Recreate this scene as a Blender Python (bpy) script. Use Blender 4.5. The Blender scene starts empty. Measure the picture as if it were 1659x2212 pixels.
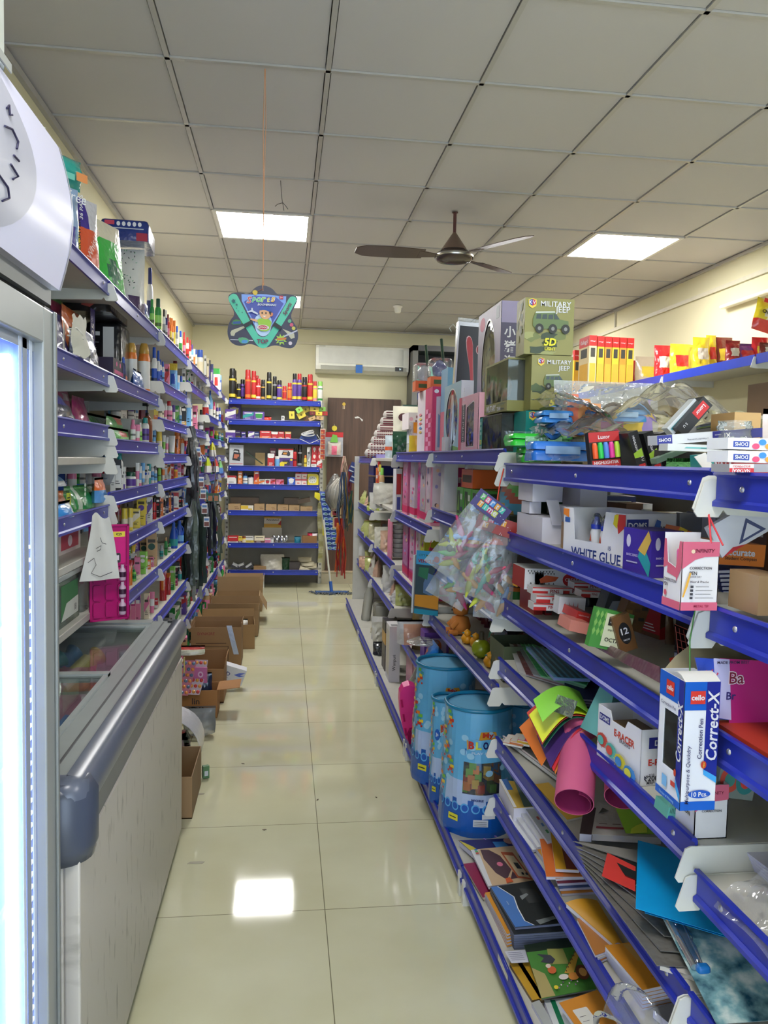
import bpy,math,random
from mathutils import Vector,Matrix
PI=math.pi
COL=bpy.context.scene.collection
scn=bpy.context.scene
# ------------------------------------------------------------------ camera
FPX,YAW,PIT,ROL,CZ=1699.5947,0.1259,0.066,0.0212,1.44
_cy,_sy,_cp,_sp,_cr,_sr=math.cos(YAW),math.sin(YAW),math.cos(PIT),math.sin(PIT),math.cos(ROL),math.sin(ROL)
FW=Vector((_sy*_cp,_cy*_cp,-_sp));_ri=Vector((_cy,-_sy,0));_up=_ri.cross(FW)
RT=_cr*_ri+_sr*_up;UP=-_sr*_ri+_cr*_up
cam_d=bpy.data.cameras.new('camera');cam=bpy.data.objects.new('camera',cam_d);COL.objects.link(cam)
cam_d.sensor_fit='HORIZONTAL';cam_d.sensor_width=36.0;cam_d.lens=36.0*FPX/1659.0;cam_d.clip_start=0.02
m=Matrix((RT,UP,-FW)).transposed().to_4x4();m.translation=(0,0,CZ);cam.matrix_world=m
scn.camera=cam
# ------------------------------------------------------------------ view + world
scn.view_settings.view_transform='Standard';scn.view_settings.look='None'
scn.view_settings.exposure=1.28;scn.view_settings.gamma=1.0
scn.view_settings.use_curve_mapping=False
LAMP=18.0
LAMP_COL=(1.0,0.985,0.965)
wd=bpy.data.worlds.new('world');scn.world=wd;wd.use_nodes=True
wd.node_tree.nodes['Background'].inputs[0].default_value=(0.66,0.81,1.0,1)
wd.node_tree.nodes['Background'].inputs[1].default_value=2.3
scn.cycles.max_bounces=8;scn.cycles.transparent_max_bounces=16
scn.cycles.use_denoising=True
scn.cycles.sample_clamp_indirect=6.0
# ------------------------------------------------------------------ pixel <-> place (photo pixels on known planes)
def ray(u,v):return FW+RT*((u-829.5)/FPX)-UP*((v-1106)/FPX)
def onx(u,v,x):d=ray(u,v);t=x/d[0];return Vector((x,d[1]*t,CZ+d[2]*t))
def ony(u,v,y):d=ray(u,v);t=y/d[1];return Vector((d[0]*t,y,CZ+d[2]*t))
def onz(u,v,z):d=ray(u,v);t=(z-CZ)/d[2];return Vector((d[0]*t,d[1]*t,z))
def pj(x,y,z):
 P=Vector((x,y,z-CZ));d=P.dot(FW);return 829.5+FPX*P.dot(RT)/d,1106-FPX*P.dot(UP)/d
def yat(u,x,z):
 lo,hi=0.5,12.0
 f=lambda y:pj(x,y,z)[0]-u
 a=f(lo)
 for _ in range(40):
  mid=(lo+hi)/2
  if(f(mid)>0)==(a>0):lo=mid
  else:hi=mid
 return(lo+hi)/2
def zat(v,x,y):
 lo,hi=-0.5,4.0
 for _ in range(40):
  mid=(lo+hi)/2
  if pj(x,y,mid)[1]>v:lo=mid
  else:hi=mid
 return(lo+hi)/2
def mpp(y):return y/FPX*0.99
# ------------------------------------------------------------------ materials
def lin(c):
 c=c/255.0
 return c/12.92 if c<=0.04045 else((c+0.055)/1.055)**2.4
MATS={}
def M(c,r=0.5,k='p',**kw):
 """c = sRGB triple 0-255, k: p paint/card, g gloss foil, m metal, e emit, f clear film, h hard clear plastic"""
 key=(tuple(c),r,k,tuple(sorted(kw.items())))
 if key in MATS:return MATS[key]
 mt=bpy.data.materials.new('%s_%d_%d_%d'%({'p':'print','g':'foil','m':'metal','e':'glow','f':'film','h':'clear_plastic'}[k],c[0],c[1],c[2]))
 mt.use_nodes=True;nt=mt.node_tree;N=nt.nodes;L=nt.links
 b=N['Principled BSDF'];rgb=(lin(c[0]),lin(c[1]),lin(c[2]),1)
 b.inputs['Base Color'].default_value=rgb;b.inputs['Roughness'].default_value=r
 if k=='g':
  b.inputs['Roughness'].default_value=min(r,0.28);b.inputs['Coat Weight'].default_value=0.6;b.inputs['Coat Roughness'].default_value=0.1
 if k=='m':b.inputs['Metallic'].default_value=0.9
 if k=='e':
  b.inputs['Emission Color'].default_value=rgb;b.inputs['Emission Strength'].default_value=kw.get('s',5.0)
 if k=='h':
  b.inputs['Transmission Weight'].default_value=kw.get('t',0.9);b.inputs['IOR'].default_value=1.25
 if k=='f':
  out=N['Material Output'];tr=N.new('ShaderNodeBsdfTransparent');tr.inputs[0].default_value=(0.97,0.97,0.97,1)
  gl=N.new('ShaderNodeBsdfGlossy');gl.inputs['Roughness'].default_value=r;gl.inputs['Color'].default_value=rgb
  df=N.new('ShaderNodeBsdfDiffuse');df.inputs['Color'].default_value=rgb
  m1=N.new('ShaderNodeMixShader');m2=N.new('ShaderNodeMixShader')
  nz=N.new('ShaderNodeTexNoise');nz.inputs['Scale'].default_value=kw.get('ns',22.0);nz.inputs['Detail'].default_value=3
  tc=N.new('ShaderNodeTexCoord');L.new(tc.outputs['Object'],nz.inputs['Vector'])
  bp=N.new('ShaderNodeBump');bp.inputs['Strength'].default_value=0.9;bp.inputs['Distance'].default_value=0.02
  L.new(nz.outputs['Fac'],bp.inputs['Height']);L.new(bp.outputs[0],gl.inputs['Normal'])
  m1.inputs[0].default_value=kw.get('d',0.10);L.new(tr.outputs[0],m1.inputs[1]);L.new(df.outputs[0],m1.inputs[2])
  fr=N.new('ShaderNodeFresnel');fr.inputs[0].default_value=1.5;L.new(bp.outputs[0],fr.inputs['Normal'])
  mx=N.new('ShaderNodeMath');mx.operation='MULTIPLY_ADD';mx.inputs[1].default_value=kw.get('fm',1.1);mx.inputs[2].default_value=0.03;mx.use_clamp=True
  L.new(fr.outputs[0],mx.inputs[0]);L.new(mx.outputs[0],m2.inputs[0]);L.new(m1.outputs[0],m2.inputs[1]);L.new(gl.outputs[0],m2.inputs[2])
  L.new(m2.outputs[0],out.inputs['Surface'])
 elif k in 'pg' and kw.get('n',1):
  tc=N.new('ShaderNodeTexCoord');nz=N.new('ShaderNodeTexNoise');nz.inputs['Scale'].default_value=kw.get('ns',14.0)
  L.new(tc.outputs['Object'],nz.inputs['Vector'])
  mix=N.new('ShaderNodeMix');mix.data_type='RGBA';mix.blend_type='MULTIPLY'
  rp=N.new('ShaderNodeMapRange');a=kw.get('na',0.12)
  rp.inputs[3].default_value=1-a;rp.inputs[4].default_value=1+a*0.5
  L.new(nz.outputs['Fac'],rp.inputs[0]);mix.inputs[0].default_value=1.0
  mix.inputs[6].default_value=rgb;L.new(rp.outputs[0],mix.inputs[7]);L.new(mix.outputs[2],b.inputs['Base Color'])
  if k=='g':
   bp=N.new('ShaderNodeBump');bp.inputs['Strength'].default_value=0.55;bp.inputs['Distance'].default_value=0.01
   n2=N.new('ShaderNodeTexNoise');n2.inputs['Scale'].default_value=30.0;L.new(tc.outputs['Object'],n2.inputs['Vector'])
   L.new(n2.outputs['Fac'],bp.inputs['Height']);L.new(bp.outputs[0],b.inputs['Normal'])
 MATS[key]=mt;return mt
def MB_mat(x):
 return M(x) if isinstance(x,tuple) else x
CLEAR=lambda:M((235,240,242),0.08,'f')
HAZE=lambda:M((225,228,228),0.14,'f',d=0.30)
# ------------------------------------------------------------------ geometry
def ngon(cx,cy,rx,ry=None,n=20,a0=0):
 ry=rx if ry is None else ry
 return[(cx+rx*math.cos(a0+2*PI*i/n),cy+ry*math.sin(a0+2*PI*i/n)) for i in range(n)]
def rrect(x0,y0,x1,y1,r,n=4):
 o=[]
 for cx,cy,a in((x1-r,y0+r,-PI/2),(x1-r,y1-r,0),(x0+r,y1-r,PI/2),(x0+r,y0+r,PI)):
  o+=[(cx+r*math.cos(a+PI/2*i/n),cy+r*math.sin(a+PI/2*i/n)) for i in range(n+1)]
 return o
TXT={}
def text_geo(s,bold=0.0):
 k=(s,bold)
 if k not in TXT:
  cu=bpy.data.curves.new('t','FONT');cu.body=s;cu.size=1.0;cu.offset=bold;cu.resolution_u=2
  cu.align_x='CENTER';cu.align_y='CENTER'
  o=bpy.data.objects.new('t',cu);COL.objects.link(o)
  dg=bpy.context.evaluated_depsgraph_get();dg.update()
  me=o.evaluated_get(dg).to_mesh()
  vs=[(v.co.x,v.co.y) for v in me.vertices];fs=[tuple(p.vertices) for p in me.polygons]
  o.evaluated_get(dg).to_mesh_clear()
  bpy.data.objects.remove(o);bpy.data.curves.remove(cu)
  if vs and s.strip():
   xs=[a for a,b in vs];ys=[b for a,b in vs]
   cx,cy=(min(xs)+max(xs))/2,(min(ys)+max(ys))/2
   w,h=max(xs)-min(xs),max(ys)-min(ys)
   vs=[(a-cx,b-cy) for a,b in vs]
   w,h=max(w,1e-3),max(h,1e-3)
  else:w=h=1
  TXT[k]=(vs,fs,w,h)
 return TXT[k]
class Frame:
 """a flat face to print on: origin, unit u, unit v, width, height"""
 def __init__(s,o,u,v,w,h):
  s.o,s.u,s.v,s.w,s.h=Vector(o),Vector(u).normalized(),Vector(v).normalized(),w,h
  s.n=s.u.cross(s.v);s.lay=0
class MB:
 def __init__(s):s.v=[];s.f=[];s.mi=[];s.mats=[];s.smooth=[]
 def mat(s,m):
  m=MB_mat(m)
  if m not in s.mats:s.mats.append(m)
  return s.mats.index(m)
 def add(s,vs,fs,m,smooth=False):
  b=len(s.v);i=s.mat(m);s.v+=[tuple(v) for v in vs]
  for f in fs:s.f.append(tuple(b+k for k in f));s.mi.append(i);s.smooth.append(smooth)
 def box(s,x0,x1,y0,y1,z0,z1,m,rot=None):
  vs=[Vector((x,y,z)) for z in(z0,z1) for y in(y0,y1) for x in(x0,x1)]
  if rot is not None:
   c=Vector(((x0+x1)/2,(y0+y1)/2,(z0+z1)/2));vs=[c+rot@(v-c) for v in vs]
  s.add(vs,[(0,2,3,1),(4,5,7,6),(0,1,5,4),(2,6,7,3),(0,4,6,2),(1,3,7,5)],m)
 def rb(s,x0,x1,y0,y1,z0,z1,r,m,seg=2):
  rings=[]
  zs=[(z0,0.0)]+[(z1-r+r*math.sin(PI/2*i/seg),r*(1-math.cos(PI/2*i/seg))) for i in range(seg+1)]
  for z,ins in zs:
   rings.append([(a,b,z) for a,b in rrect(x0+ins,y0+ins,x1-ins,y1-ins,max(r-ins,r*0.15),2)])
  n=len(rings[0]);vs=[p for rg in rings for p in rg]
  fs=[(k*n+i,k*n+(i+1)%n,(k+1)*n+(i+1)%n,(k+1)*n+i) for k in range(len(rings)-1) for i in range(n)]
  s.add(vs,fs,m,True);s.add(rings[-1],[tuple(range(n))],m);s.add(rings[0],[tuple(reversed(range(n)))],m)
 def la(s,prof,m,c=(0,0,0),n=16,sx=1.0,sy=1.0,cap=True,rot=None):
  c=Vector(c);vs=[]
  for r,z in prof:
   for i in range(n):
    p=Vector((r*math.cos(2*PI*i/n)*sx,r*math.sin(2*PI*i/n)*sy,z))
    vs.append(c+(rot@p if rot is not None else p))
  k=len(prof)
  s.add(vs,[(a*n+i,a*n+(i+1)%n,(a+1)*n+(i+1)%n,(a+1)*n+i) for a in range(k-1) for i in range(n)],m,True)
  if cap:
   s.add(vs[:n],[tuple(reversed(range(n)))],m);s.add(vs[-n:],[tuple(range(n))],m)
 def tu(s,pts,r,m,n=6,closed=False):
  pts=[Vector(p) for p in pts];vs=[];prev=None
  for i,p in enumerate(pts):
   a=pts[i-1] if i else pts[0];b=pts[i+1] if i<len(pts)-1 else pts[-1]
   d=(b-a).normalized() if(b-a).length>1e-9 else Vector((0,0,1))
   if prev is None:prev=d.orthogonal().normalized()
   e=prev-d*prev.dot(d);e=e.normalized() if e.length>1e-6 else d.orthogonal().normalized();prev=e;g=d.cross(e)
   rr=r[i] if isinstance(r,(list,tuple)) else r
   vs+=[p+e*rr*math.cos(2*PI*k/n)+g*rr*math.sin(2*PI*k/n) for k in range(n)]
  L=len(pts)
  s.add(vs,[(a*n+k,a*n+(k+1)%n,(a+1)*n+(k+1)%n,(a+1)*n+k) for a in range(L-1) for k in range(n)],m,True)
  s.add(vs[:n],[tuple(reversed(range(n)))],m);s.add(vs[-n:],[tuple(range(n))],m)
 def pz(s,poly,o,u,v,t,m,side=None):
  o,u,v=Vector(o),Vector(u),Vector(v);nn=u.cross(v).normalized()
  A=[o+u*a+v*b for a,b in poly];B=[p+nn*t for p in A];n=len(poly)
  s.add(B,[tuple(range(n))],m);s.add(A,[tuple(reversed(range(n)))],m)
  s.add(A+B,[(i,(i+1)%n,n+(i+1)%n,n+i) for i in range(n)],side if side is not None else m)
 def sg(s,nx,ny,fn,m,t=0.0,smooth=True):
  P=[[Vector(fn(i/nx,j/ny)) for i in range(nx+1)] for j in range(ny+1)]
  vs=[p for row in P for p in row];w=nx+1
  fs=[(j*w+i,j*w+i+1,(j+1)*w+i+1,(j+1)*w+i) for j in range(ny) for i in range(nx)]
  s.add(vs,fs,m,smooth)
  if t:
   nn=(P[0][-1]-P[0][0]).cross(P[-1][0]-P[0][0])
   if nn.length<1e-9:nn=Vector((0,0,1))
   nn.normalize();s.add([p-nn*t for p in vs],[tuple(reversed(f)) for f in fs],m,smooth)
   ring=[(0,i) for i in range(w)]+[(j,nx) for j in range(1,ny+1)]+[(ny,i) for i in range(nx-1,-1,-1)]+[(j,0) for j in range(ny-1,0,-1)]
   R=[P[j][i] for j,i in ring];n=len(R)
   s.add(R+[p-nn*t for p in R],[(i,n+i,n+(i+1)%n,(i+1)%n) for i in range(n)],m)
 def pw(s,w,h,t,m,o=(0,0,0),u=(1,0,0),v=(0,0,1),seam=0.012,cr=0.004,seed=0,nx=10,ny=12,mfun=None,base=0.0,back=None):
  """sealed pouch standing in plane (u, v), bulging t/2 either side; mfun(a, b) picks a front colour"""
  o,u,v=Vector(o),Vector(u).normalized(),Vector(v).normalized();nn=u.cross(v);rg=random.Random(seed)
  ph=[rg.uniform(0,6) for _ in range(6)]
  sh=min(seam/h,.3)
  def bul(a,b):
   e=max(0.0,math.sin(PI*a))**0.45
   if b>1-sh or(b<sh and not base):g=0.0
   else:
    bb=(b-(0 if base else sh))/(1-sh-(0 if base else sh));bb=min(max(bb,0),1)
    g=(max(0.0,math.sin(PI*(0.5+bb/2)))**0.6)*(1.0) if base else max(0.0,math.sin(PI*bb))**0.45
   return e*g
  def cru(a,b):return cr*(math.sin(17*a+ph[0]+9*b)+math.sin(23*b+ph[1]-13*a)+0.6*math.sin(31*a+29*b+ph[2]))*0.5
  for sd in(1,-1):
   P=[]
   for j in range(ny+1):
    for i in range(nx+1):
     a,b=i/nx,j/ny;g=bul(a,b);wz=1+0.02*math.sin(9*b+ph[3])
     x=(a-0.5)*w*wz*(1-0.10*g*(0 if a in(0,1) else 0));P.append(o+u*x+v*(b*h)+nn*sd*(g*t/2+g*cru(a,b)))
   W=nx+1
   for j in range(ny):
    for i in range(nx):
     f=(j*W+i,j*W+i+1,(j+1)*W+i+1,(j+1)*W+i)
     if sd<0:f=tuple(reversed(f))
     mm=mfun((i+.5)/nx,(j+.5)/ny) if(mfun and(sd>0 or back is None)) else(back or m)
     s._q(P,f,mm)
   s._flush(P)
 def _q(s,P,f,m):
  if not hasattr(s,'_buf'):s._buf=[]
  s._buf.append((f,s.mat(m)))
 def _flush(s,P):
  b=len(s.v);s.v+=[tuple(p) for p in P]
  for f,i in s._buf:s.f.append(tuple(b+k for k in f));s.mi.append(i);s.smooth.append(True)
  s._buf=[]
 def pp(s,F,poly,m,lay=None):
  F.lay+=1;e=0.00025*F.lay+0.0002
  n=len(poly);s.add([F.o+F.u*a+F.v*b+F.n*e for a,b in poly],[tuple(range(n))],m)
 def rc(s,F,a0,b0,a1,b1,m):s.pp(F,[(a0*F.w,b0*F.h),(a1*F.w,b0*F.h),(a1*F.w,b1*F.h),(a0*F.w,b1*F.h)],m)
 def fp(s,F,poly,m):s.pp(F,[(a*F.w,b*F.h) for a,b in poly],m)
 def dc(s,F,a,b,rx,ry,m,n=20):s.pp(F,ngon(a*F.w,b*F.h,rx*F.w,ry*F.h if ry else rx*F.w,n),m)
 def tx(s,F,t,a,b,h=None,w=None,m=(0,0,0),rot=0.0,bold=0.01,skew=0.0):
  """text centred at fraction (a, b); h = letter height fraction of F.h or w = width fraction of F.w"""
  vs,fs,tw,th=text_geo(t,bold)
  if not vs:return
  if h is not None and w is not None:kx,ky=w*(F.w if not rot else F.w)/tw,h*F.h/th
  elif h is not None:kx=ky=h*F.h/th
  else:kx=ky=w*F.w/tw
  F.lay+=1;e=0.00025*F.lay+0.0002;c,sn=math.cos(rot),math.sin(rot);P=[]
  for x,y in vs:
   x,y=(x+skew*y)*kx,y*ky;x,y=x*c-y*sn,x*sn+y*c
   P.append(F.o+F.u*(a*F.w+x)+F.v*(b*F.h+y)+F.n*e)
  s.add(P,fs,m)
 def bd(s,name,parent=None,mod=None):
  me=bpy.data.meshes.new(name);me.from_pydata(s.v,[],s.f)
  for mt in s.mats:me.materials.append(mt)
  me.polygons.foreach_set('material_index',s.mi);me.polygons.foreach_set('use_smooth',s.smooth);me.update()
  o=bpy.data.objects.new(name,me);COL.objects.link(o)
  if parent is not None:o.parent=parent
  if mod:mod(o)
  return o
ALL=[]
def tag(o,label=None,cat=None,group=None,kind=None,loc=None,rz=None,rot=None):
 if label:o['label']=label;ALL.append(o)
 if cat:o['category']=cat
 if group:o['group']=group
 if kind:o['kind']=kind
 if loc is not None:o.location=loc
 if rz is not None:o.rotation_euler=(0,0,rz)
 if rot is not None:o.rotation_euler=rot
 return o
def th(name,label,cat,loc=(0,0,0),rz=0.0,group=None,rot=None):
 o=bpy.data.objects.new(name,None);COL.objects.link(o);o.empty_display_size=0.05
 return tag(o,label,cat,group,None,loc,None,rot if rot is not None else(0,0,rz))
def struct(name,mb,parent=None):
 o=mb.bd(name,parent)
 if parent is None:o['kind']='structure'
 return o
def bevel(w=0.003,seg=2):
 def f(o):
  b=o.modifiers.new('bevel','BEVEL');b.width=w;b.segments=seg;b.limit_method='ANGLE';b.angle_limit=0.7
 return f
def hexmix(a,b,t):return tuple(int(a[i]*(1-t)+b[i]*t) for i in range(3))
# ================================================================== the room
XL,XR,YB,YF,HC=-1.05,3.115,9.118,-2.2,2.9155
def tile_floor_mat():
 mt=bpy.data.materials.new('floor_tiles');mt.use_nodes=True;N=mt.node_tree.nodes;L=mt.node_tree.links;b=N['Principled BSDF']
 tc=N.new('ShaderNodeTexCoord');mp=N.new('ShaderNodeMapping');mp.inputs['Location'].default_value=(-0.144+6,-2.431+6,0)
 L.new(tc.outputs['Object'],mp.inputs[0])
 br=N.new('ShaderNodeTexBrick');br.offset=0;br.squash=1
 br.inputs['Scale'].default_value=1;br.inputs['Brick Width'].default_value=0.6;br.inputs['Row Height'].default_value=0.6
 br.inputs['Mortar Size'].default_value=0.0014;br.inputs['Mortar Smooth'].default_value=0.0
 br.inputs['Color1'].default_value=(1,1,1,1);br.inputs['Color2'].default_value=(0.96,0.96,0.97,1);br.inputs['Mortar'].default_value=(0.30,0.28,0.25,1)
 L.new(mp.outputs[0],br.inputs[0])
 n1=N.new('ShaderNodeTexNoise');n1.inputs['Scale'].default_value=2.2;n1.inputs['Detail'].default_value=6;L.new(tc.outputs['Object'],n1.inputs[0])
 cr=N.new('ShaderNodeValToRGB');cr.color_ramp.elements[0].position=0.3;cr.color_ramp.elements[1].position=0.75
 cr.color_ramp.elements[0].color=(lin(200),lin(196),lin(160),1);cr.color_ramp.elements[1].color=(lin(216),lin(214),lin(182),1)
 L.new(n1.outputs['Fac'],cr.inputs[0])
 mx=N.new('ShaderNodeMix');mx.data_type='RGBA';mx.blend_type='MULTIPLY';mx.inputs[0].default_value=1
 L.new(cr.outputs[0],mx.inputs[6]);L.new(br.outputs['Color'],mx.inputs[7]);L.new(mx.outputs[2],b.inputs['Base Color'])
 n2=N.new('ShaderNodeTexNoise');n2.inputs['Scale'].default_value=5;n2.inputs['Detail'].default_value=8;L.new(tc.outputs['Object'],n2.inputs[0])
 mr=N.new('ShaderNodeMapRange');mr.inputs[3].default_value=0.02;mr.inputs[4].default_value=0.09;L.new(n2.outputs['Fac'],mr.inputs[0]);L.new(mr.outputs[0],b.inputs['Roughness'])
 b.inputs['Specular IOR Level'].default_value=0.4
 return mt
f=MB();f.box(XL-0.1,XR+0.1,YF,YB+0.1,-0.1,0.0,tile_floor_mat());struct('floor',f)
WALL=M((214,208,174),0.75,'p',ns=2.0,na=0.05)
for nm,b in(('wall_left',(XL-0.1,XL,YF,YB+0.1)),('wall_right',(XR,XR+0.1,YF,YB+0.1)),('wall_back',(XL,XR,YB,YB+0.1))):
 w=MB();w.box(b[0],b[1],b[2],b[3],0,HC+0.1,WALL);struct(nm,w)
def ceiling_tile_mat():
 mt=bpy.data.materials.new('ceiling_tile');mt.use_nodes=True;N=mt.node_tree.nodes;L=mt.node_tree.links;b=N['Principled BSDF']
 b.inputs['Base Color'].default_value=(lin(190),lin(187),lin(186),1);b.inputs['Roughness'].default_value=0.7
 tc=N.new('ShaderNodeTexCoord');mp=N.new('ShaderNodeMapping');mp.inputs['Rotation'].default_value=(0,0,0.785);mp.inputs['Scale'].default_value=(30,30,30)
 L.new(tc.outputs['Object'],mp.inputs[0]);ck=N.new('ShaderNodeTexChecker');ck.inputs['Scale'].default_value=1;L.new(mp.outputs[0],ck.inputs[0])
 wv=N.new('ShaderNodeTexNoise');wv.inputs['Scale'].default_value=60;L.new(tc.outputs['Object'],wv.inputs[0])
 bp=N.new('ShaderNodeBump');bp.inputs['Strength'].default_value=0.25;bp.inputs['Distance'].default_value=0.002;L.new(ck.outputs['Fac'],bp.inputs['Height'])
 L.new(bp.outputs[0],b.inputs['Normal'])
 return mt
TILE=ceiling_tile_mat();BAR=M((176,173,168),0.35,'p');GAPM=M((52,50,48),0.8,'p')
GX=[-1.056+0.6*i for i in range(8)];GY=[2.518+0.6*k for k in range(-8,12)]
PANELS=[(1,4),(5,4),(1,8),(5,8),(1,0-4),(5,0-4)]
c=MB();c.box(XL-0.1,XR+0.1,YF,YB+0.1,HC+0.02,HC+0.1,GAPM)
for i in range(7):
 for k in range(-8,11):
  if(i,k) in PANELS:continue
  x0,x1=max(XL,GX[i]+0.013),min(XR,GX[i+1]-0.013);y0,y1=2.518+0.6*k+0.013,2.518+0.6*(k+1)-0.013
  c.box(x0,x1,y0,y1,HC+0.007,HC+0.02,TILE)
for x in GX[1:-1]:c.box(x-0.0095,x+0.0095,YF,YB,HC,HC+0.02,BAR)
for y in GY[:-1]:c.box(XL,XR,y-0.0095,y+0.0095,HC,HC+0.02,BAR)
struct('ceiling',c)
t=MB()
t.box(XL,XL+0.022,YF,YB,HC-0.03,HC,BAR);struct('trim_1',t)
t=MB();t.box(XR-0.022,XR,YF,YB,HC-0.02,HC,BAR);struct('trim_2',t)
t=MB();t.box(XL+0.022,XR-0.022,YB-0.02,YB,HC-0.012,HC,BAR);struct('trim_3',t)
t=MB();a=onx(1250,720,3.1);z0=2.735
t.box(XR-0.018,XR,1.0,9.0,2.715,2.745,M((205,200,178),0.5));t.box(XR-0.016,XR,7.27,7.29,2.745,2.9,M((190,186,168),0.5));struct('trim_4',t)
t=MB();t.box(0.1,3.1,YB-0.018,YB,2.735,2.765,M((205,197,165),0.5));struct('trim_5',t)
t=MB();t.box(-1.0,0.43,YB-0.012,YB,0,0.10,M((120,112,98),0.4));struct('baseboard_back',t)
w=MB();w.box(XL-0.1,-0.8,YF-0.1,YF,0,HC+0.1,WALL);w.box(2.9,XR+0.1,YF-0.1,YF,0,HC+0.1,WALL);w.box(-0.8,2.9,YF-0.1,YF,2.5,HC+0.1,WALL);struct('wall_front',w)  # unseen; opening widened so world light fills in from behind the camera
def door_mat():
 mt=bpy.data.materials.new('brown_door');mt.use_nodes=True;N=mt.node_tree.nodes;L=mt.node_tree.links;b=N['Principled BSDF'];b.inputs['Roughness'].default_value=0.45
 tc=N.new('ShaderNodeTexCoord');mp=N.new('ShaderNodeMapping');mp.inputs['Scale'].default_value=(14,14,0.8);L.new(tc.outputs['Object'],mp.inputs[0])
 n=N.new('ShaderNodeTexNoise');n.inputs['Scale'].default_value=2;n.inputs['Detail'].default_value=5;L.new(mp.outputs[0],n.inputs[0])
 cr=N.new('ShaderNodeValToRGB');cr.color_ramp.elements[0].color=(lin(70),lin(50),lin(38),1);cr.color_ramp.elements[1].color=(lin(100),lin(74),lin(56),1)
 cr.color_ramp.elements[0].position=.3;cr.color_ramp.elements[1].position=.7
 L.new(n.outputs['Fac'],cr.inputs[0]);L.new(cr.outputs[0],b.inputs['Base Color']);return mt
d=MB();d.box(0.475,1.32,YB-0.03,YB+0.002,0.145,2.14,door_mat());do=struct('door_1',d)
d=MB();d.box(0.43,1.36,YB-0.10,YB,0.0,0.135,M((176,168,145),0.4));d.box(0.43,1.36,YB-0.11,YB,0.135,0.145,M((205,188,160),0.25));struct('trim_6',d)
h=MB();h.la([(0.02,0),(0.02,0.03)],M((190,190,185),0.3,'m'),(1.24,YB-0.06,1.1),12,rot=Matrix.Rotation(-PI/2,3,'X'));h.box(1.16,1.25,YB-0.075,YB-0.06,1.09,1.11,M((190,190,185),0.3,'m'));h.bd('handle',do)
for n,(i,k) in enumerate(PANELS):
 x0,x1,y0,y1=GX[i],GX[i+1],2.518+0.6*k,2.518+0.6*(k+1)
 lab={(1,4):'glowing square ceiling panel above the aisle in front of the hanging toy card',(5,4):'glowing square ceiling panel right of the ceiling fan',(1,8):'glowing square ceiling panel half hidden behind the hanging toy card'}.get((i,k),'glowing square ceiling panel out of sight %s'%['','','','behind the toy boxes','behind the photographer on the left','behind the photographer on the right'][n])
 T=th('ceiling_light',lab,'ceiling light',((x0+x1)/2,(y0+y1)/2,HC+0.02),0,'square ceiling light panels')
 a=MB();W=0.3
 for s1 in(-1,1):
  a.box(s1*0.288-0.012,s1*0.288+0.012,-W,W,-0.024,0,M((215,213,208),0.4));a.box(-W+.024,W-.024,s1*0.288-0.012,s1*0.288+0.012,-0.024,0,M((215,213,208),0.4))
 a.bd('frame',T)
 a=MB();em=bpy.data.materials.get('panel_glow')
 if em is None:
  em=bpy.data.materials.new('panel_glow');em.use_nodes=True;b=em.node_tree.nodes['Principled BSDF']
  b.inputs['Base Color'].default_value=(0.8,0.8,0.8,1);b.inputs['Emission Color'].default_value=LAMP_COL+(1,);b.inputs['Emission Strength'].default_value=LAMP
 a.box(-0.276,0.276,-0.276,0.276,-0.02,-0.008,em);a.bd('diffuser',T)
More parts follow.
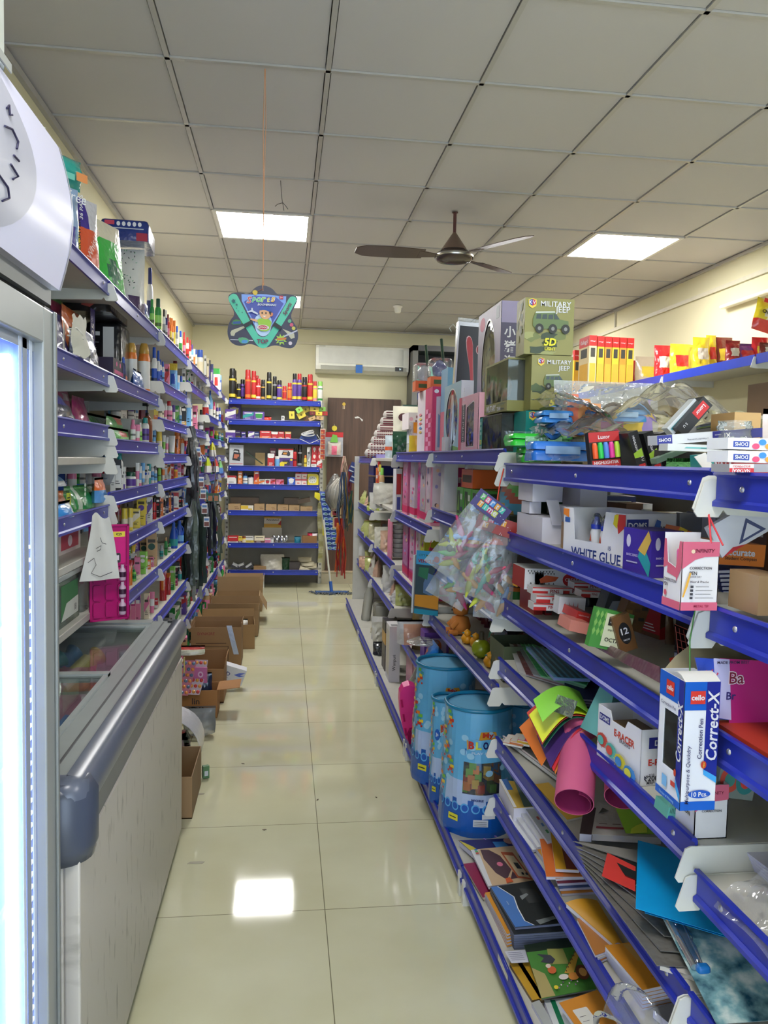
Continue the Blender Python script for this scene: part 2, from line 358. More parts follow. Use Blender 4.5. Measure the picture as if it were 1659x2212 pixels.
# ================================================================== shelving
BLUE=M((32,46,156),0.33,'p',ns=5.0,na=0.10);DECK=M((188,186,175),0.45);BRK=M((212,212,204),0.4);PANEL=M((168,165,152),0.5);SCREW=M((190,190,195),0.3,'m')
def shelving_bay(label,side,xl,xb,y0,y1,levels,bare=(),base=None,back=True,top=1.9,post=True,nolip=()):
 """side -1: lip faces -x (right gondola); +1: lip faces +x (left wall). xl lip plane, xb back plane."""
 T=th('shelving_bay',label,'shelf',((xl+xb)/2,(y0+y1)/2,0),0,'blue edged metal shelving bays');cx,cy=(xl+xb)/2,(y0+y1)/2
 X=lambda v:v-cx
 Y=lambda v:v-cy
 s=side
 for z in levels:
  a=MB();xd=xl-s*0.006
  a.box(min(X(xd),X(xb)),max(X(xd),X(xb)),Y(y0)+0.004,Y(y1)-0.004,z-0.036,z-0.012,DECK);sh=a.bd('shelf',T,bevel(0.002,1))
  if z not in bare:
   a=MB();zt=z;ya,yb_=Y(y0)+0.006,Y(y1)-0.006
   prof=[(0.0,0.0),(0.008,0.001),(0.010,-0.004),(0.003,-0.008),(0.003,-0.044),(0.009,-0.048),(0.009,-0.056),(0.002,-0.056),(-0.002,-0.046),(-0.002,-0.006)]
   n=len(prof);vs=[]
   for yy in(ya,yb_):vs+=[(X(xl)+s*p,yy,zt+q) for p,q in prof]
   fs=[(i,(i+1)%n,n+(i+1)%n,n+i) for i in range(n)]
   if s>0:fs=[tuple(reversed(q)) for q in fs]
   a.add(vs,fs,BLUE);a.add(vs[:n],[tuple(range(n))],BLUE);a.add(vs[n:],[tuple(reversed(range(n)))],BLUE)
   for fy in(0.06,0.5,0.94):
    yy=ya+(yb_-ya)*fy;a.la([(0.0055,0.0),(0.004,0.0025),(0.0,0.003)],SCREW,(X(xl)+s*0.003,yy,zt-0.026),8,rot=Matrix.Rotation(s*PI/2,3,'Y'))
   a.bd('price_rail',sh)
  for yy in(Y(y1)-0.0015,Y(y0)+0.0045):
   a=MB()
   pl=[(X(xl)+s*0.012,z-0.012),(X(xl)+s*0.022,z-0.016),(X(xl)+s*0.038,z-0.066),(X(xl)+s*0.032,z-0.074),(X(xl)-s*0.004,z-0.074),(X(xl)-s*0.012,z-0.062),(X(xl)-s*0.02,z-0.07),(X(xb)+s*0.005,z-0.085),(X(xb)+s*0.005,z-0.014)]
   if s>0:pl=pl[::-1]
   a.pz(pl,(0,yy,0),(1,0,0),(0,0,1),0.003,BRK);a.bd('bracket',sh)
 if base is not None:
  xbs,zb=base;a=MB()
  a.box(min(X(xbs-s*0.006),X(xb)),max(X(xbs-s*0.006),X(xb)),Y(y0)+0.004,Y(y1)-0.004,zb-0.035,zb-0.01,DECK);sh=a.bd('base_shelf',T,bevel(0.002,1))
  a=MB();prof=[(0.0,0.0),(0.008,0.001),(0.010,-0.004),(0.003,-0.008),(0.003,-0.05),(0.009,-0.054),(0.009,-0.062),(-0.003,-0.062),(-0.003,-0.006)]
  n=len(prof);vs=[]
  for yy in(Y(y0)+0.003,Y(y1)-0.003):vs+=[(X(xbs)+s*p,yy,zb+q) for p,q in prof]
  fs=[(i,(i+1)%n,n+(i+1)%n,n+i) for i in range(n)]
  a.add(vs,fs,BLUE);a.add(vs[:n],[tuple(range(n))],BLUE);a.add(vs[n:],[tuple(reversed(range(n)))],BLUE);a.bd('price_rail',sh)
  a=MB();a.box(min(X(xbs-s*0.03),X(xbs-s*0.045)),max(X(xbs-s*0.03),X(xbs-s*0.045)),Y(y0),Y(y1),0,zb-0.036,PANEL);a.bd('plinth',T)
  for yy in(Y(y0)+0.03,Y(y1)-0.03):
   a=MB();a.box(X(xbs)-0.02-s*.01,X(xbs)+0.02-s*.01,yy-0.012,yy+0.012,0,zb-0.036,BRK);a.bd('foot',T)
 if back:
  a=MB();a.box(min(X(xb),X(xb-s*0.012)),max(X(xb),X(xb-s*0.012)),Y(y0),Y(y1),0.1,top,PANEL);a.bd('back_panel',T)
 if post:
  for yy in(Y(y1),):
   a=MB();w=0.04;yy-=0.016;a.box(min(X(xb),X(xb+s*0.05)),max(X(xb),X(xb+s*0.05)),yy-0.012,yy+0.012,0.0,top,BRK)
   for q in range(int(top/0.05)):a.box(X(xb)+s*0.018-0.003,X(xb)+s*0.018+0.003,yy-0.0125,yy+0.0125,0.05+q*0.05,0.07+q*0.05,GAPM)
   a.bd('upright',T)
 return T
LX,RX,RBX=-0.65,0.70,0.60
LB,RB=XL+0.014,1.09
LY=[1.83,3.01,4.16,5.33,6.6,7.81,8.62]
LZ=[[2.07,1.74,1.545,1.44,1.255,1.11,0.91],[2.07,1.74,1.50,1.30,1.11,0.865,0.62],[2.08,1.83,1.635,1.45,1.305,1.11,0.865,0.615,0.36],[2.08,1.935,1.635,1.45,1.305,1.11,0.865,0.615,0.36],[2.08,1.79,1.60,1.45,1.28,1.08,0.865,0.615,0.36],[2.08,1.79,1.60,1.45,1.28,1.08,0.84,0.58,0.33]]
_ln=['nearest, above the freezer','second from the front','third from the front','fourth, behind the hanging sachet strips','fifth from the front','last, beside the back wall shelf']
for i in range(6):
 shelving_bay('blue edged left wall shelving bay, '+_ln[i],1,LX,LB,LY[i],LY[i+1],LZ[i],bare=(1.44,1.11,0.91) if i==0 else(),back=False,top=2.2,base=None if i<2 else(-0.60,0.12))
RY=[-0.03,1.21,2.45,3.69,4.93,6.17,7.45]
RZ=[[1.432,1.215,1.02,0.765,0.55,0.355],[1.438,1.225,1.01,0.812,0.55,0.355],[1.485,1.22,0.965,0.72],[1.488,1.125,0.75,0.41],[1.467,1.13,0.785,0.506],[1.467,1.035,0.782,0.497]]
_rn=['nearest at the right edge','with stationery, second from the front','with toy boxes, third from the front','with pink doll boxes, fourth from the front','fifth from the front, with brush and pouches','at the far end of the aisle']
for i in range(6):
 shelving_bay('blue edged gondola shelving bay '+_rn[i],-1,RX,RB,RY[i],RY[i+1],RZ[i],bare=(1.467,1.13) if i==4 else(),base=(RBX,0.115),top=1.36 if i<3 else 1.42)
a=MB();a.box(0.66,1.09,7.462,7.48,0.0,1.05,BRK);a.box(0.655,0.70,7.455,7.475,0.0,1.47,BRK);tag(a.bd('end_panel'),'white end panel and post closing the far end of the right gondola','panel')
BZ=[2.065,1.845,1.65,1.347,1.147,0.86,0.505,0.205];BX0,BX1,BYL=-0.62,0.385,8.70
T=th('shelving_bay','blue edged shelving bay on the back wall left of the brown door','shelf',(0,8.9,0),0,'blue edged metal shelving bays')
for z in BZ:
 a=MB();a.box(BX0,BX1,-0.195,0.195,z-0.036,z-0.012,DECK);sh=a.bd('shelf',T,bevel(0.002,1))
 a=MB();vs=[]
 prof=[(0.0,0.0),(-0.008,0.001),(-0.010,-0.004),(-0.003,-0.008),(-0.003,-0.044),(-0.009,-0.048),(-0.009,-0.056),(0.003,-0.056),(0.003,-0.006)];n=len(prof)
 for xx in(BX0+.01,BX1-.01):vs+=[(xx,-0.2+p,z+q) for p,q in prof]
 a.add(vs,[(i,(i+1)%n,n+(i+1)%n,n+i) for i in range(n)],M((30,52,165),.35));a.add(vs[:n],[tuple(range(n))],BLUE);a.add(vs[n:],[tuple(reversed(range(n)))],BLUE)
 for fx in(0.03,0.5,0.97):a.la([(0.007,0),(0.005,0.003),(0,0.0035)],SCREW,(BX0+(BX1-BX0)*fx,-0.204,z-0.026),8,rot=Matrix.Rotation(PI/2,3,'X'))
 a.bd('price_rail',sh)
 for xx in(BX0-0.004,BX1):
  a=MB();a.pz([(-0.215,z-0.062),(-0.2,z-0.012),(0.19,z-0.012),(0.19,z-0.08),(-0.205,z-0.07)],(xx,0,0),(0,1,0),(0,0,1),0.004,BRK);a.bd('bracket',sh)
a=MB();a.box(BX0,BX1,0.197,0.207,0.1,2.0,PANEL);a.bd('back_panel',T)
for xx in(BX0-0.05,BX1+0.006):
 a=MB();a.box(xx,xx+0.04,0.14,0.2,0,2.08,BRK)
 for q in range(38):a.box(xx+0.012,xx+0.018,0.139,0.14,0.06+q*0.052,0.08+q*0.052,GAPM);a.box(xx+0.024,xx+0.03,0.139,0.14,0.06+q*0.052,0.08+q*0.052,GAPM)
 a.bd('upright',T)
a=MB();a.box(-0.31,-0.215,-0.17,-0.05,0.0,0.168,BRK);a.bd('foot',T)
# ================================================================== big fixed things
GREY=M((150,153,150),0.4);LGREY=M((190,193,190),0.4)
# ---- upright glass door fridge (front plane faces the aisle)
FX,FY0,FY1=-0.385,0.60,1.405
T=th('display_fridge','tall upright fridge with glass door and backlit white header, cut by left edge','fridge',(-0.70,1.0,0))
o=(-0.70,1.0)
a=MB();LN=M((176,200,250),0.35)
x0,x1=-1.02-o[0],FX-0.03-o[0];y0,y1=FY0-o[1],FY1-o[1]
SIDE=M((150,152,150),0.4)
a.box(x0,x0+0.03,y0+.03,y1-.022,0.02,1.675,SIDE);a.box(x0,x1,y0,y0+0.03,0.02,1.675,SIDE);a.box(x0,x1,y1-0.022,y1,0.02,1.675,SIDE)
a.box(x0+.03,x1-.001,y0+.03,y1-.022,0.02,0.20,SIDE);a.box(x0+.03,x1-.001,y0+.03,y1-.022,1.645,1.674,SIDE)
a.bd('cabinet',T,bevel(0.004))
a=MB();a.box(x0+0.03,x0+0.034,y0+.03,y1-.022,.2,1.645,LN);a.box(x0+.03,x1,y0+.03,y0+.034,.2,1.645,LN);a.box(x0+.03,x1,y1-.026,y1-.022,.2,1.645,LN)
a.box(x0+.03,x1,y0+.03,y1-.022,.2,.204,LN);a.bd('inner_liner',T)
for z in(0.42,0.66,0.90,1.14,1.38):
 a=MB()
 for q in range(12):a.box(x0+.05,x1-.05,y0+.05+q*.058,y0+.054+q*.058,z,z+.004,M((235,238,245),.3))
 a.box(x1-.05,x1-.044,y0+.04,y1-.03,z-.004,z+.01,M((235,238,245),.3));a.bd('wire_shelf',T)
for yy in(y1-.040,y0+.036):
 a=MB();a.box(x1-.05,x1-.035,yy,yy+.008,.25,1.6,M((160,190,255),.5,'e',s=17.0));a.bd('light_strip',T)
D=MB();xd=FX-.028-o[0];xf=FX-o[0];DF=M((150,153,150),0.32)
D.box(xd,xf,y1-.075,y1-.018,.10,1.673,DF);D.box(xd,xf,y0+.004,y0+.06,.10,1.673,DF);D.box(xd,xf,y0+.06,y1-.075,1.615,1.673,DF);D.box(xd,xf,y0+.06,y1-.075,.10,.19,DF)
D.box(xf,xf+.006,y1-.03,y1-.019,.10,1.673,M((120,123,120),.35))
do=D.bd('door',T,bevel(0.004))
a=MB();a.box(xd+.006,xd+.012,y0+.06,y1-.075,.19,1.615,M((205,220,255),0.05,'f',d=0.30,ns=.5,fm=.35));a.bd('glass',do)
a=MB();B=M((150,158,172),.3)
for q in range(2):
 yy=y1-.10-q*.05;a.box(xd+.0125,xd+.014,yy,yy+.012,.19,1.615,M((222,230,248),.2))
a.box(xd+.0125,xd+.0135,y1-.132,y1-.112,.19,1.615,B)
a.box(xd+.0125,xd+.0135,y0+.06,y1-.075,1.60,1.615,B);a.bd('printed_border',do)
a=MB()
for q in range(46):
 zz=.34+q*.021
 if zz<1.4:a.box(xd+.002,xd+.0055,y1-.088,y1-.078,zz,zz+.006,M((235,242,255),.3,'e',s=2.2))
a.bd('light_dots',do)
a=MB();a.box(x0,x1+.01,y0,y1,1.675,1.688,M((30,30,30),.6));a.box(x0,x1+.02,y0,y1+.001,1.688,1.713,M((112,114,110),.35));a.bd('header_base',T)
hp=[];NH=14
for i in range(NH+1):
 tt=i/NH;hp.append((xf+.004+.021*math.sin(PI*tt),1.713+.235*tt))
a=MB();SG=M((200,200,220),.25,'e',s=0.12)
vs=[(p,y0,z) for p,z in hp]+[(p,y1,z) for p,z in hp]
a.add(vs,[(i,NH+1+i,NH+2+i,i+1) for i in range(NH)],SG,True)
hb=a.bd('header_sign',T)
a=MB();loop=hp+[(x0+.2,1.948),(x0+.2,1.713)];n=len(loop)
a.add([(p,y1,z) for p,z in loop],[tuple(range(n))],M((205,206,215),.3));a.add([(p,y0,z) for p,z in loop],[tuple(reversed(range(n)))],M((205,206,215),.3))
a.add([(hp[-1][0],y0,1.948),(hp[-1][0],y1,1.948),(x0+.2,y1,1.948),(x0+.2,y0,1.948)],[(0,1,2,3)],M((176,178,176),.3))
for i in range(NH):
 (p,z),(q,w)=hp[i],hp[i+1];a.add([(p+.0015,y1-.004,z),(p+.0015,y1+.003,z),(q+.0015,y1+.003,w),(q+.0015,y1-.004,w)],[(0,1,2,3)],M((176,178,190),.3))
a.bd('header_case',T)
a=MB();yc,zc=0.98-o[1],1.832
def hx(z):tt=(z-1.713)/.235;return xf+.004+.021*math.sin(PI*tt)
R=[(0,0)]+[(math.cos(2*PI*i/40),math.sin(2*PI*i/40)) for i in range(40)]
vs=[(hx(zc+.118*q)+.0012,yc+.232*p,zc+.118*q) for p,q in R]
rings=[]
for rr in(0.0,.35,.7,1.0):rings.append([(hx(zc+.118*rr*q)+.0012,yc+.232*rr*p,zc+.118*rr*q) for p,q in R[1:]])
vv=[p for rg in rings for p in rg];a.add(vv,[(k*40+i,k*40+(i+1)%40,(k+1)*40+(i+1)%40,(k+1)*40+i) for k in range(3) for i in range(40)],M((170,171,184),.3,'e',s=0.08),True)
for k,(py,pts) in enumerate([(.12,[(0,.05),(.014,.06),(.008,.045),(.02,.05)]),(.13,[(-.03,.02),(.0,.028),(.02,.02),(.012,.008)]),(.13,[(0,-.005),(.02,-.005)]),(.12,[(0,-.02),(.03,-.025),(.012,-.035)]),(.10,[(-.02,-.045),(.02,-.05),(.03,-.06),(.01,-.07)])]):
 a.tu([(hx(zc+z)+.003,yc+py+yy,zc+z) for yy,z in pts],.0016,M((40,36,70),.5),5)
a.bd('sign_oval',hb)
T=th('product_box','white rounded box printed with blue leaves on top of the fridge','box',(-0.70,1.0,1.95))
a=MB();a.rb(0.02,0.324,-0.32,0.155,0,0.26,0.02,(222,228,222));F=Frame((.324,-.30,.0),(0,1,0),(0,0,1),.45,.26)
for(p,q,w,h,r) in[(.80,.62,.10,.2,.3),(.70,.78,.07,.14,1.2),(.86,.45,.03,.06,2.),(.90,.60,.02,.05,.6),(.74,.40,.05,.16,.1),(.90,.78,.03,.05,1.),(.84,.84,.05,.1,.2),(.66,.55,.07,.2,2.5),(.93,.5,.015,.04,.5)]:
 c_,s_=math.cos(r),math.sin(r);a.pp(F,[(p*F.w+(x*c_-y*s_),q*F.h+(x*s_+y*c_)) for x,y in[(-w*.2,0),(0,h*.09),(w*.3,h*.12),(w*.2,0),(w*.1,-h*.1)]],(120,158,214))
a.bd('carton',T)
a=MB();a.box(.325,.327,-.32,.155,.0,.012,(170,172,168));a.bd('bottom_seam',T)
a=MB();a.pw(.20,.10,.03,M((40,42,130),.3),(0,0,0),(0,1,0),(-.25,0,1),seed=4,mfun=lambda p,q:M((40,42,130),.3) if(q>.25 and p<.8) else M((225,224,215),.5));tag(a.bd('biscuit_pack'),'navy and white paper pack lying on top of the fridge header','pack',loc=(-.50,1.20,1.95))
a=MB();a.sg(8,6,lambda p,q:(0.03*math.sin(5*q)*p,p*.085,(.03-.03*p*(1-q)+.02*q*(1-p)-.02+.005*math.sin(14*p))),M((206,208,190),.6),.002)
tag(a.bd('paper_bag'),'crumpled white paper bag poking out over the far corner of the fridge','bag',loc=(-.425,1.30,1.975))
# ---- chest freezer
T=th('chest_freezer','white chest freezer with grey bumper rim and sliding glass lids','freezer',(-0.70,2.22,0))
ox,oy=-.70,2.22;X0,X1,Y0,Y1=-0.975-ox,-.372-ox,1.485-oy,2.965-oy
def freezer_mat():
 mt=bpy.data.materials.new('scuffed_white_enamel');mt.use_nodes=True;N=mt.node_tree.nodes;L=mt.node_tree.links;b=N['Principled BSDF'];b.inputs['Roughness'].default_value=.38
 tc=N.new('ShaderNodeTexCoord');mp=N.new('ShaderNodeMapping');mp.inputs['Scale'].default_value=(1,12,3);L.new(tc.outputs['Object'],mp.inputs[0])
 n=N.new('ShaderNodeTexNoise');n.inputs['Scale'].default_value=3;n.inputs['Detail'].default_value=9;L.new(mp.outputs[0],n.inputs[0])
 cr=N.new('ShaderNodeValToRGB');cr.color_ramp.elements[0].position=.27;cr.color_ramp.elements[1].position=.40
 cr.color_ramp.elements[0].color=(lin(120),lin(114),lin(100),1);cr.color_ramp.elements[1].color=(lin(196),lin(189),lin(178),1);L.new(n.outputs['Fac'],cr.inputs[0]);L.new(cr.outputs[0],b.inputs['Base Color']);return mt
EN=freezer_mat();a=MB()
a.box(X1-.03,X1,Y0,Y1,.03,.69,EN);a.box(X0,X0+.03,Y0,Y1,.03,.69,EN);a.box(X0+.03,X1-.03,Y0,Y0+.03,.03,.69,EN);a.box(X0+.03,X1-.03,Y1-.03,Y1,.03,.69,EN);a.box(X0+.03,X1-.031,Y0+.031,Y1-.031,.03,.25,EN)
a.bd('cabinet',T,bevel(.004));a=MB();a.box(X0+.02,X1-.02,Y0+.02,Y1-.02,0,.03,M((35,33,32),.7));a.bd('skirt',T)
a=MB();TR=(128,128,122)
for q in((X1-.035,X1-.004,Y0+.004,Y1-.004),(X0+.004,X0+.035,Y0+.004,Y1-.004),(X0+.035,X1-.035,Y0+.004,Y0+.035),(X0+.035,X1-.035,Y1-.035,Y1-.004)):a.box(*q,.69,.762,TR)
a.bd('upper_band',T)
RIM=M((92,98,112),.28);a=MB()
pr=[(-.030,.752),(.006,.756),(.014,.772),(.016,.800),(.008,.822),(-.008,.832),(-.032,.832)]
n=len(pr)
def sweep(path,pr,m):
 vs=[]
 for(px,py,nx,ny) in path:vs+=[(px+nx*p,py+ny*p,z) for p,z in pr]
 k=len(path);a.add(vs,[(j*n+i,j*n+(i+1)%n,(j+1)*n+(i+1)%n,(j+1)*n+i) for j in range(k-1) for i in range(n)],m,True)
 a.add(vs[:n],[tuple(reversed(range(n)))],m);a.add(vs[-n:],[tuple(range(n))],m)
path=[(X1,Y1,1,0)]+[(X1-.03+.03*math.cos(t),Y0+.03-.03*math.sin(t),math.cos(t),-math.sin(t)) for t in[PI/2*i/6 for i in range(7)]]+[(X0,Y0,0,-1)]
sweep(path,pr,RIM)
pr=[(-.02,.672),(.016,.672),(.022,.70),(.022,.80),(.006,.826),(-.02,.826)];n=len(pr)
path=[(X1,Y0+.055,1,0)]+[(X1-.045+.045*math.cos(t),Y0+.045-.045*math.sin(t),math.cos(t),-math.sin(t)) for t in[PI/2*i/6 for i in range(7)]]+[(X0,Y0,0,-1)]
sweep(path,pr,M((70,76,90),.3));a.bd('bumper_rim',T)
a=MB();fr=M((150,156,154),.35)
a.box(X1-.105,X1-.03,Y0+.03,Y1,.795,.826,fr);a.box(X0,X0+.05,Y0+.03,Y1,.795,.826,fr);a.box(X0+.05,X1-.105,Y1-.055,Y1,.795,.832,fr);a.box(X0+.05,X1-.105,Y0+.03,Y0+.09,.795,.826,fr)
a.box(X1-.068,X1-.062,Y0+.03,Y1-.02,.826,.8275,M((70,72,72),.5));a.box(X1-.05,X1-.035,Y1-.03,Y1-.01,.826,.834,M((40,40,40),.5));a.bd('top_frame',T,bevel(.002))
for(ya,yb,z) in((Y0+.09,.02,.822),(-.01,Y1-.055,.812)):
 L_=MB();g=M((165,172,170),.3);xx0,xx1=X0+.05,X1-.105
 L_.box(xx0,xx1,ya,ya+.03,z,z+.014,g);L_.box(xx0,xx1,yb-.03,yb,z,z+.014,g);L_.box(xx0,xx0+.02,ya,yb,z,z+.012,g);L_.box(xx1-.012,xx1,ya,yb,z,z+.012,g)
 lo=L_.bd('sliding_lid',T);L_=MB();L_.box(xx0+.02,xx1-.012,ya+.03,yb-.03,z+.004,z+.008,M((220,235,232),.03,'f',d=.03,ns=.6,fm=.45));L_.bd('glass',lo)
a=MB();a.box(X0+.03,X0+.034,Y0+.03,Y1-.03,.25,.79,M((215,220,222),.5));a.box(X1-.036,X1-.03,Y0+.03,Y1-.03,.25,.79,M((215,220,222),.5));a.box(X0+.03,X1-.03,Y1-.036,Y1-.03,.25,.79,M((215,220,222),.5));a.box(X0+.03,X1-.03,Y0+.03,Y0+.036,.25,.79,M((215,220,222),.5));a.box(X0+.03,X1-.03,Y0+.03,Y1-.03,.25,.256,M((215,220,222),.5));a.bd('inner_liner',T)
for(ya,yb) in((Y0+.12,Y0+.62),(Y0+.65,Y0+1.05)):
 a=MB();w=(232,234,230);xa,xb_=X0+.06,X1-.12;zt=.74
 for k in range(7):
  z=.44+k*.05;
  for(p,q) in(((xa,ya),(xb_,ya)),((xb_,ya),(xb_,yb)),((xb_,yb),(xa,yb)),((xa,yb),(xa,ya))):a.tu([(p[0],p[1],z),(q[0],q[1],z)],.0022 if k<6 else.005,w,5)
 for k in range(14):
  x=xa+(xb_-xa)*k/13;a.tu([(x,ya,zt),(x,ya,.44),(x,yb,.44),(x,yb,zt)],.002,w,4)
 for k in range(16):
  y=ya+(yb-ya)*k/15;a.tu([(xa,y,zt),(xa,y,.44),(xb_,y,.44),(xb_,y,zt)],.002,w,4)
 a.bd('wire_basket',T)
a=MB();a.tu([(X1+.012,Y1-.04,.70),(X1+.012,Y1-.04,.64)],.003,(150,130,70),6);a.bd('rim_ring',T)
def fz(name,label,cat,x,y,z,w,h,t,m,rz=0,tilt=1.2,mf=None,seed=1,roll=0):
 a=MB();a.pw(w,h,t,m,(0,-h/2 if 0 else 0,0),(1,0,0),(0,0,1),seed=seed,cr=.005,mfun=mf)
 return tag(a.bd(name),label,cat,loc=(x,y,z+.07),rot=(-tilt,roll,rz))
pk=M((214,70,130),.3,'g');orr=M((232,122,60),.3,'g');yl=M((222,186,70),.3,'g')
fz('ice_cream_packet','pink printed ice cream pouch below the far freezer lid','packet',-.62,2.42,.62,.15,.20,.05,pk,.3,1.25,lambda p,q:M((235,150,190),.3,'g') if(p-.5)**2+(q-.5)**2<.06 else pk,3)
fz('ice_cream_packet','orange shiny ice cream pouch against the freezer cross bar','packet',-.55,2.27,.66,.17,.14,.05,orr,-.1,1.1,lambda p,q:yl if q>.7 else orr,5)
fz('ice_cream_packet','yellow and orange wrapped ice pouch at the far lid left side','packet',-.72,2.27,.66,.16,.13,.05,yl,.2,1.1,lambda p,q:orr if p>.6 else yl,7)
fz('ice_cream_packet','magenta cone wrapper leaning behind the orange pouch in the freezer','packet',-.66,2.50,.60,.10,.24,.06,M((170,40,120),.3,'g'),.5,1.2,None,9)
fz('ice_cream_packet','purple pink wrapper by the inner front wall of the freezer','packet',-.50,2.55,.56,.12,.22,.04,M((150,60,130),.3,'g'),-.3,1.25,None,10)
fz('ice_cream_packet','red striped wrapper under the pink pouch in the freezer','packet',-.78,2.50,.57,.16,.2,.04,M((190,60,60),.3,'g'),1.0,1.3,lambda p,q:M((230,225,220),.3) if int(q*8)%2 else M((190,60,60),.3,'g'),11)
fz('ice_cream_packet','violet wrapper in the far corner of the freezer','packet',-.86,2.62,.55,.16,.2,.04,M((110,60,140),.3,'g'),.4,1.3,None,12)
for n_,(c_,x,y,r,lab) in enumerate([((35,120,190),-.76,2.62,.4,'long blue ice cone wrapper leaning in the far part of freezer'),((60,170,190),-.80,2.56,.45,'long turquoise ice cone wrapper beside the blue one'),((205,190,70),-.70,2.60,.5,'long yellow green ice cone wrapper in the freezer')]):
 a=MB();a.la([(.006,0),(.012,.03),(.03,.22),(.032,.25),(.02,.262),(.034,.29)],M(c_,.3,'g'),n=12);tag(a.bd('ice_cone'),lab,'ice cone',group=None,loc=(x-.06,y-.15,.66),rot=(-1.15,.25,-r))
fz('ice_cream_tub_bag','clear bag of pink ice cups below the near freezer lid','bag',-.56,1.98,.58,.22,.26,.07,HAZE(),.1,1.0,lambda p,q:M((196,96,140),.3,'g') if.25<p<.8 and.1<q<.9 else HAZE(),15)
fz('ice_cream_packet','pink carton sleeve beside the clear bag in freezer basket','packet',-.68,1.95,.60,.2,.24,.03,(186,100,136),-.35,1.15,None,16)
fz('ice_cream_packet','orange frozen food packet half under the white zip bag','packet',-.52,1.78,.60,.14,.12,.04,orr,.15,1.2,lambda p,q:M((120,170,90),.3) if q>.75 else orr,17)
T=th('zip_bag','white frozen food bag with blue zip strip and blue handwriting','bag',(-.68,1.70,.72),rot=(-1.28,0,-.25))
a=MB();a.pw(.34,.26,.05,M((214,220,216),.35),(0,0,0),seed=22,cr=.007);a.bd('pouch',T)
a=MB();F=Frame((-.17,-.034,0),(1,0,0),(0,0,1),.34,.26);a.tx(F,'Amul',.40,.72,h=.16,m=(40,50,110),rot=.0,skew=.3,bold=.0)
a.bd('handwriting',T);a=MB();a.box(.118,.128,-.033,-.020,.005,.255,(50,120,200));a.bd('zip_strip',T)
for n_,(x,y,r,lab) in enumerate([(-.86,1.66,.05,'bread roll in clear bag at the near end of the freezer'),(-.80,1.62,.045,'second bread roll beside it at the near freezer end')]):
 a=MB();a.la([(.002,-.1),(.03,-.085),(r,-.04),(r*1.05,.03),(.03,.085),(.002,.1)],M((186,148,100),.6),n=14);tag(a.bd('bread_roll'),lab,'bread',loc=(x,y-.02,.70),rot=(PI/2,0,.5+n_*.6))
fz('frozen_fish_bag','dark brown frozen goods in clear wrap near the near lid corner','bag',-.62,1.60,.66,.2,.12,.07,M((120,100,84),.5),-.5,1.1,None,25)
# ---- ceiling fan
hx_,hy_,hz_=.98,4.687,2.655
T=th('ceiling_fan','dark brown three bladed ceiling fan on a short down rod','fan',(hx_,hy_,2.914));BR=M((74,56,48),.32,'p');dz=hz_-2.914
a=MB();a.la([(.010,0),(.010,-.135)],(86,44,40),n=12);a.la([(.018,0),(.018,-.004)],BR,n=12);a.bd('down_rod',T)
a=MB();a.la([(.010,-.118),(.014,-.125),(.075,-.215),(.078,-.222)],M((104,84,70),.35),n=24);a.bd('canopy',T)
a=MB();a.la([(.070,-.222),(.070,-.232),(.104,-.240),(.116,-.262),(.100,-.284),(.05,-.296),(.001,-.298)],M((66,54,48),.22,'p'),n=28);a.la([(.117,-.250),(.120,-.258),(.117,-.268)],M((180,176,170),.25,'m'),n=28,cap=False);a.bd('motor',T)
for(tu,tv) in((768,532),(1158,497),(1092,581)):
 P=onz(tu,tv,hz_+.01);dx,dy=P.x-hx_,P.y-hy_;L_=math.hypot(dx,dy);L_=min(max(L_,.5),.62);an=math.atan2(dy,dx);u=Vector((math.cos(an),math.sin(an),0));w=Vector((-math.sin(an),math.cos(an),.22)).normalized()
 a=MB();a.sg(8,3,lambda p,q:Vector((0,0,dz+.003-.012*p))+u*(.19+(L_-.19)*p)+w*((q-.5)*(.105+.03*math.sin(PI*p*.9)-.05*(p>.97))),BR,.004);b=a.bd('blade',T)
 a=MB();a.box(0,0,0,0,0,0,BR);a=MB();c0=Vector((0,0,dz+.001))
 a.sg(3,1,lambda p,q:c0+u*(.09+.13*p)+w*((q-.5)*(.03+.05*p)),BR,.005);a.bd('blade_iron',b)
# ---- split air conditioner
T=th('air_conditioner','white split air conditioner high on the back wall above the door','air conditioner',(.85,YB-.105,2.41));WH=M((226,226,214),.35)
a=MB();vs=[];pf=[(.10,0.0),(-.02,0.0),(-.09,.03),(-.10,.07),(-.10,.27),(-.085,.30),(.10,.305)];n=len(pf)
for xx in(-.525,.525):vs+=[(xx,p,q) for p,q in pf]
a.add(vs,[(i,(i+1)%n,n+(i+1)%n,n+i) for i in range(n)],WH);a.add(vs[:n],[tuple(range(n))],WH);a.add(vs[n:],[tuple(reversed(range(n)))],WH);a.bd('housing',T,bevel(.006))
a=MB();a.box(-.49,.46,-.106,-.10,.10,.275,(205,206,198));a.bd('front_panel',T,bevel(.002));a=MB();a.box(-.47,.50,-.1015,-.0995,.03,.072,M((165,165,152),.45));a.box(-.47,.50,-.103,-.10,.071,.074,M((120,120,110),.5));a.bd('air_flap',T)
a=MB();a.box(.37,.46,-.106,-.10,.035,.08,M((18,18,20),.25));F=Frame((.37,-.106,.035),(1,0,0),(0,0,1),.09,.045);a.tx(F,'21',.62,.5,h=.4,m=M((190,215,220),.5,'e',s=.7));a.bd('display',T)
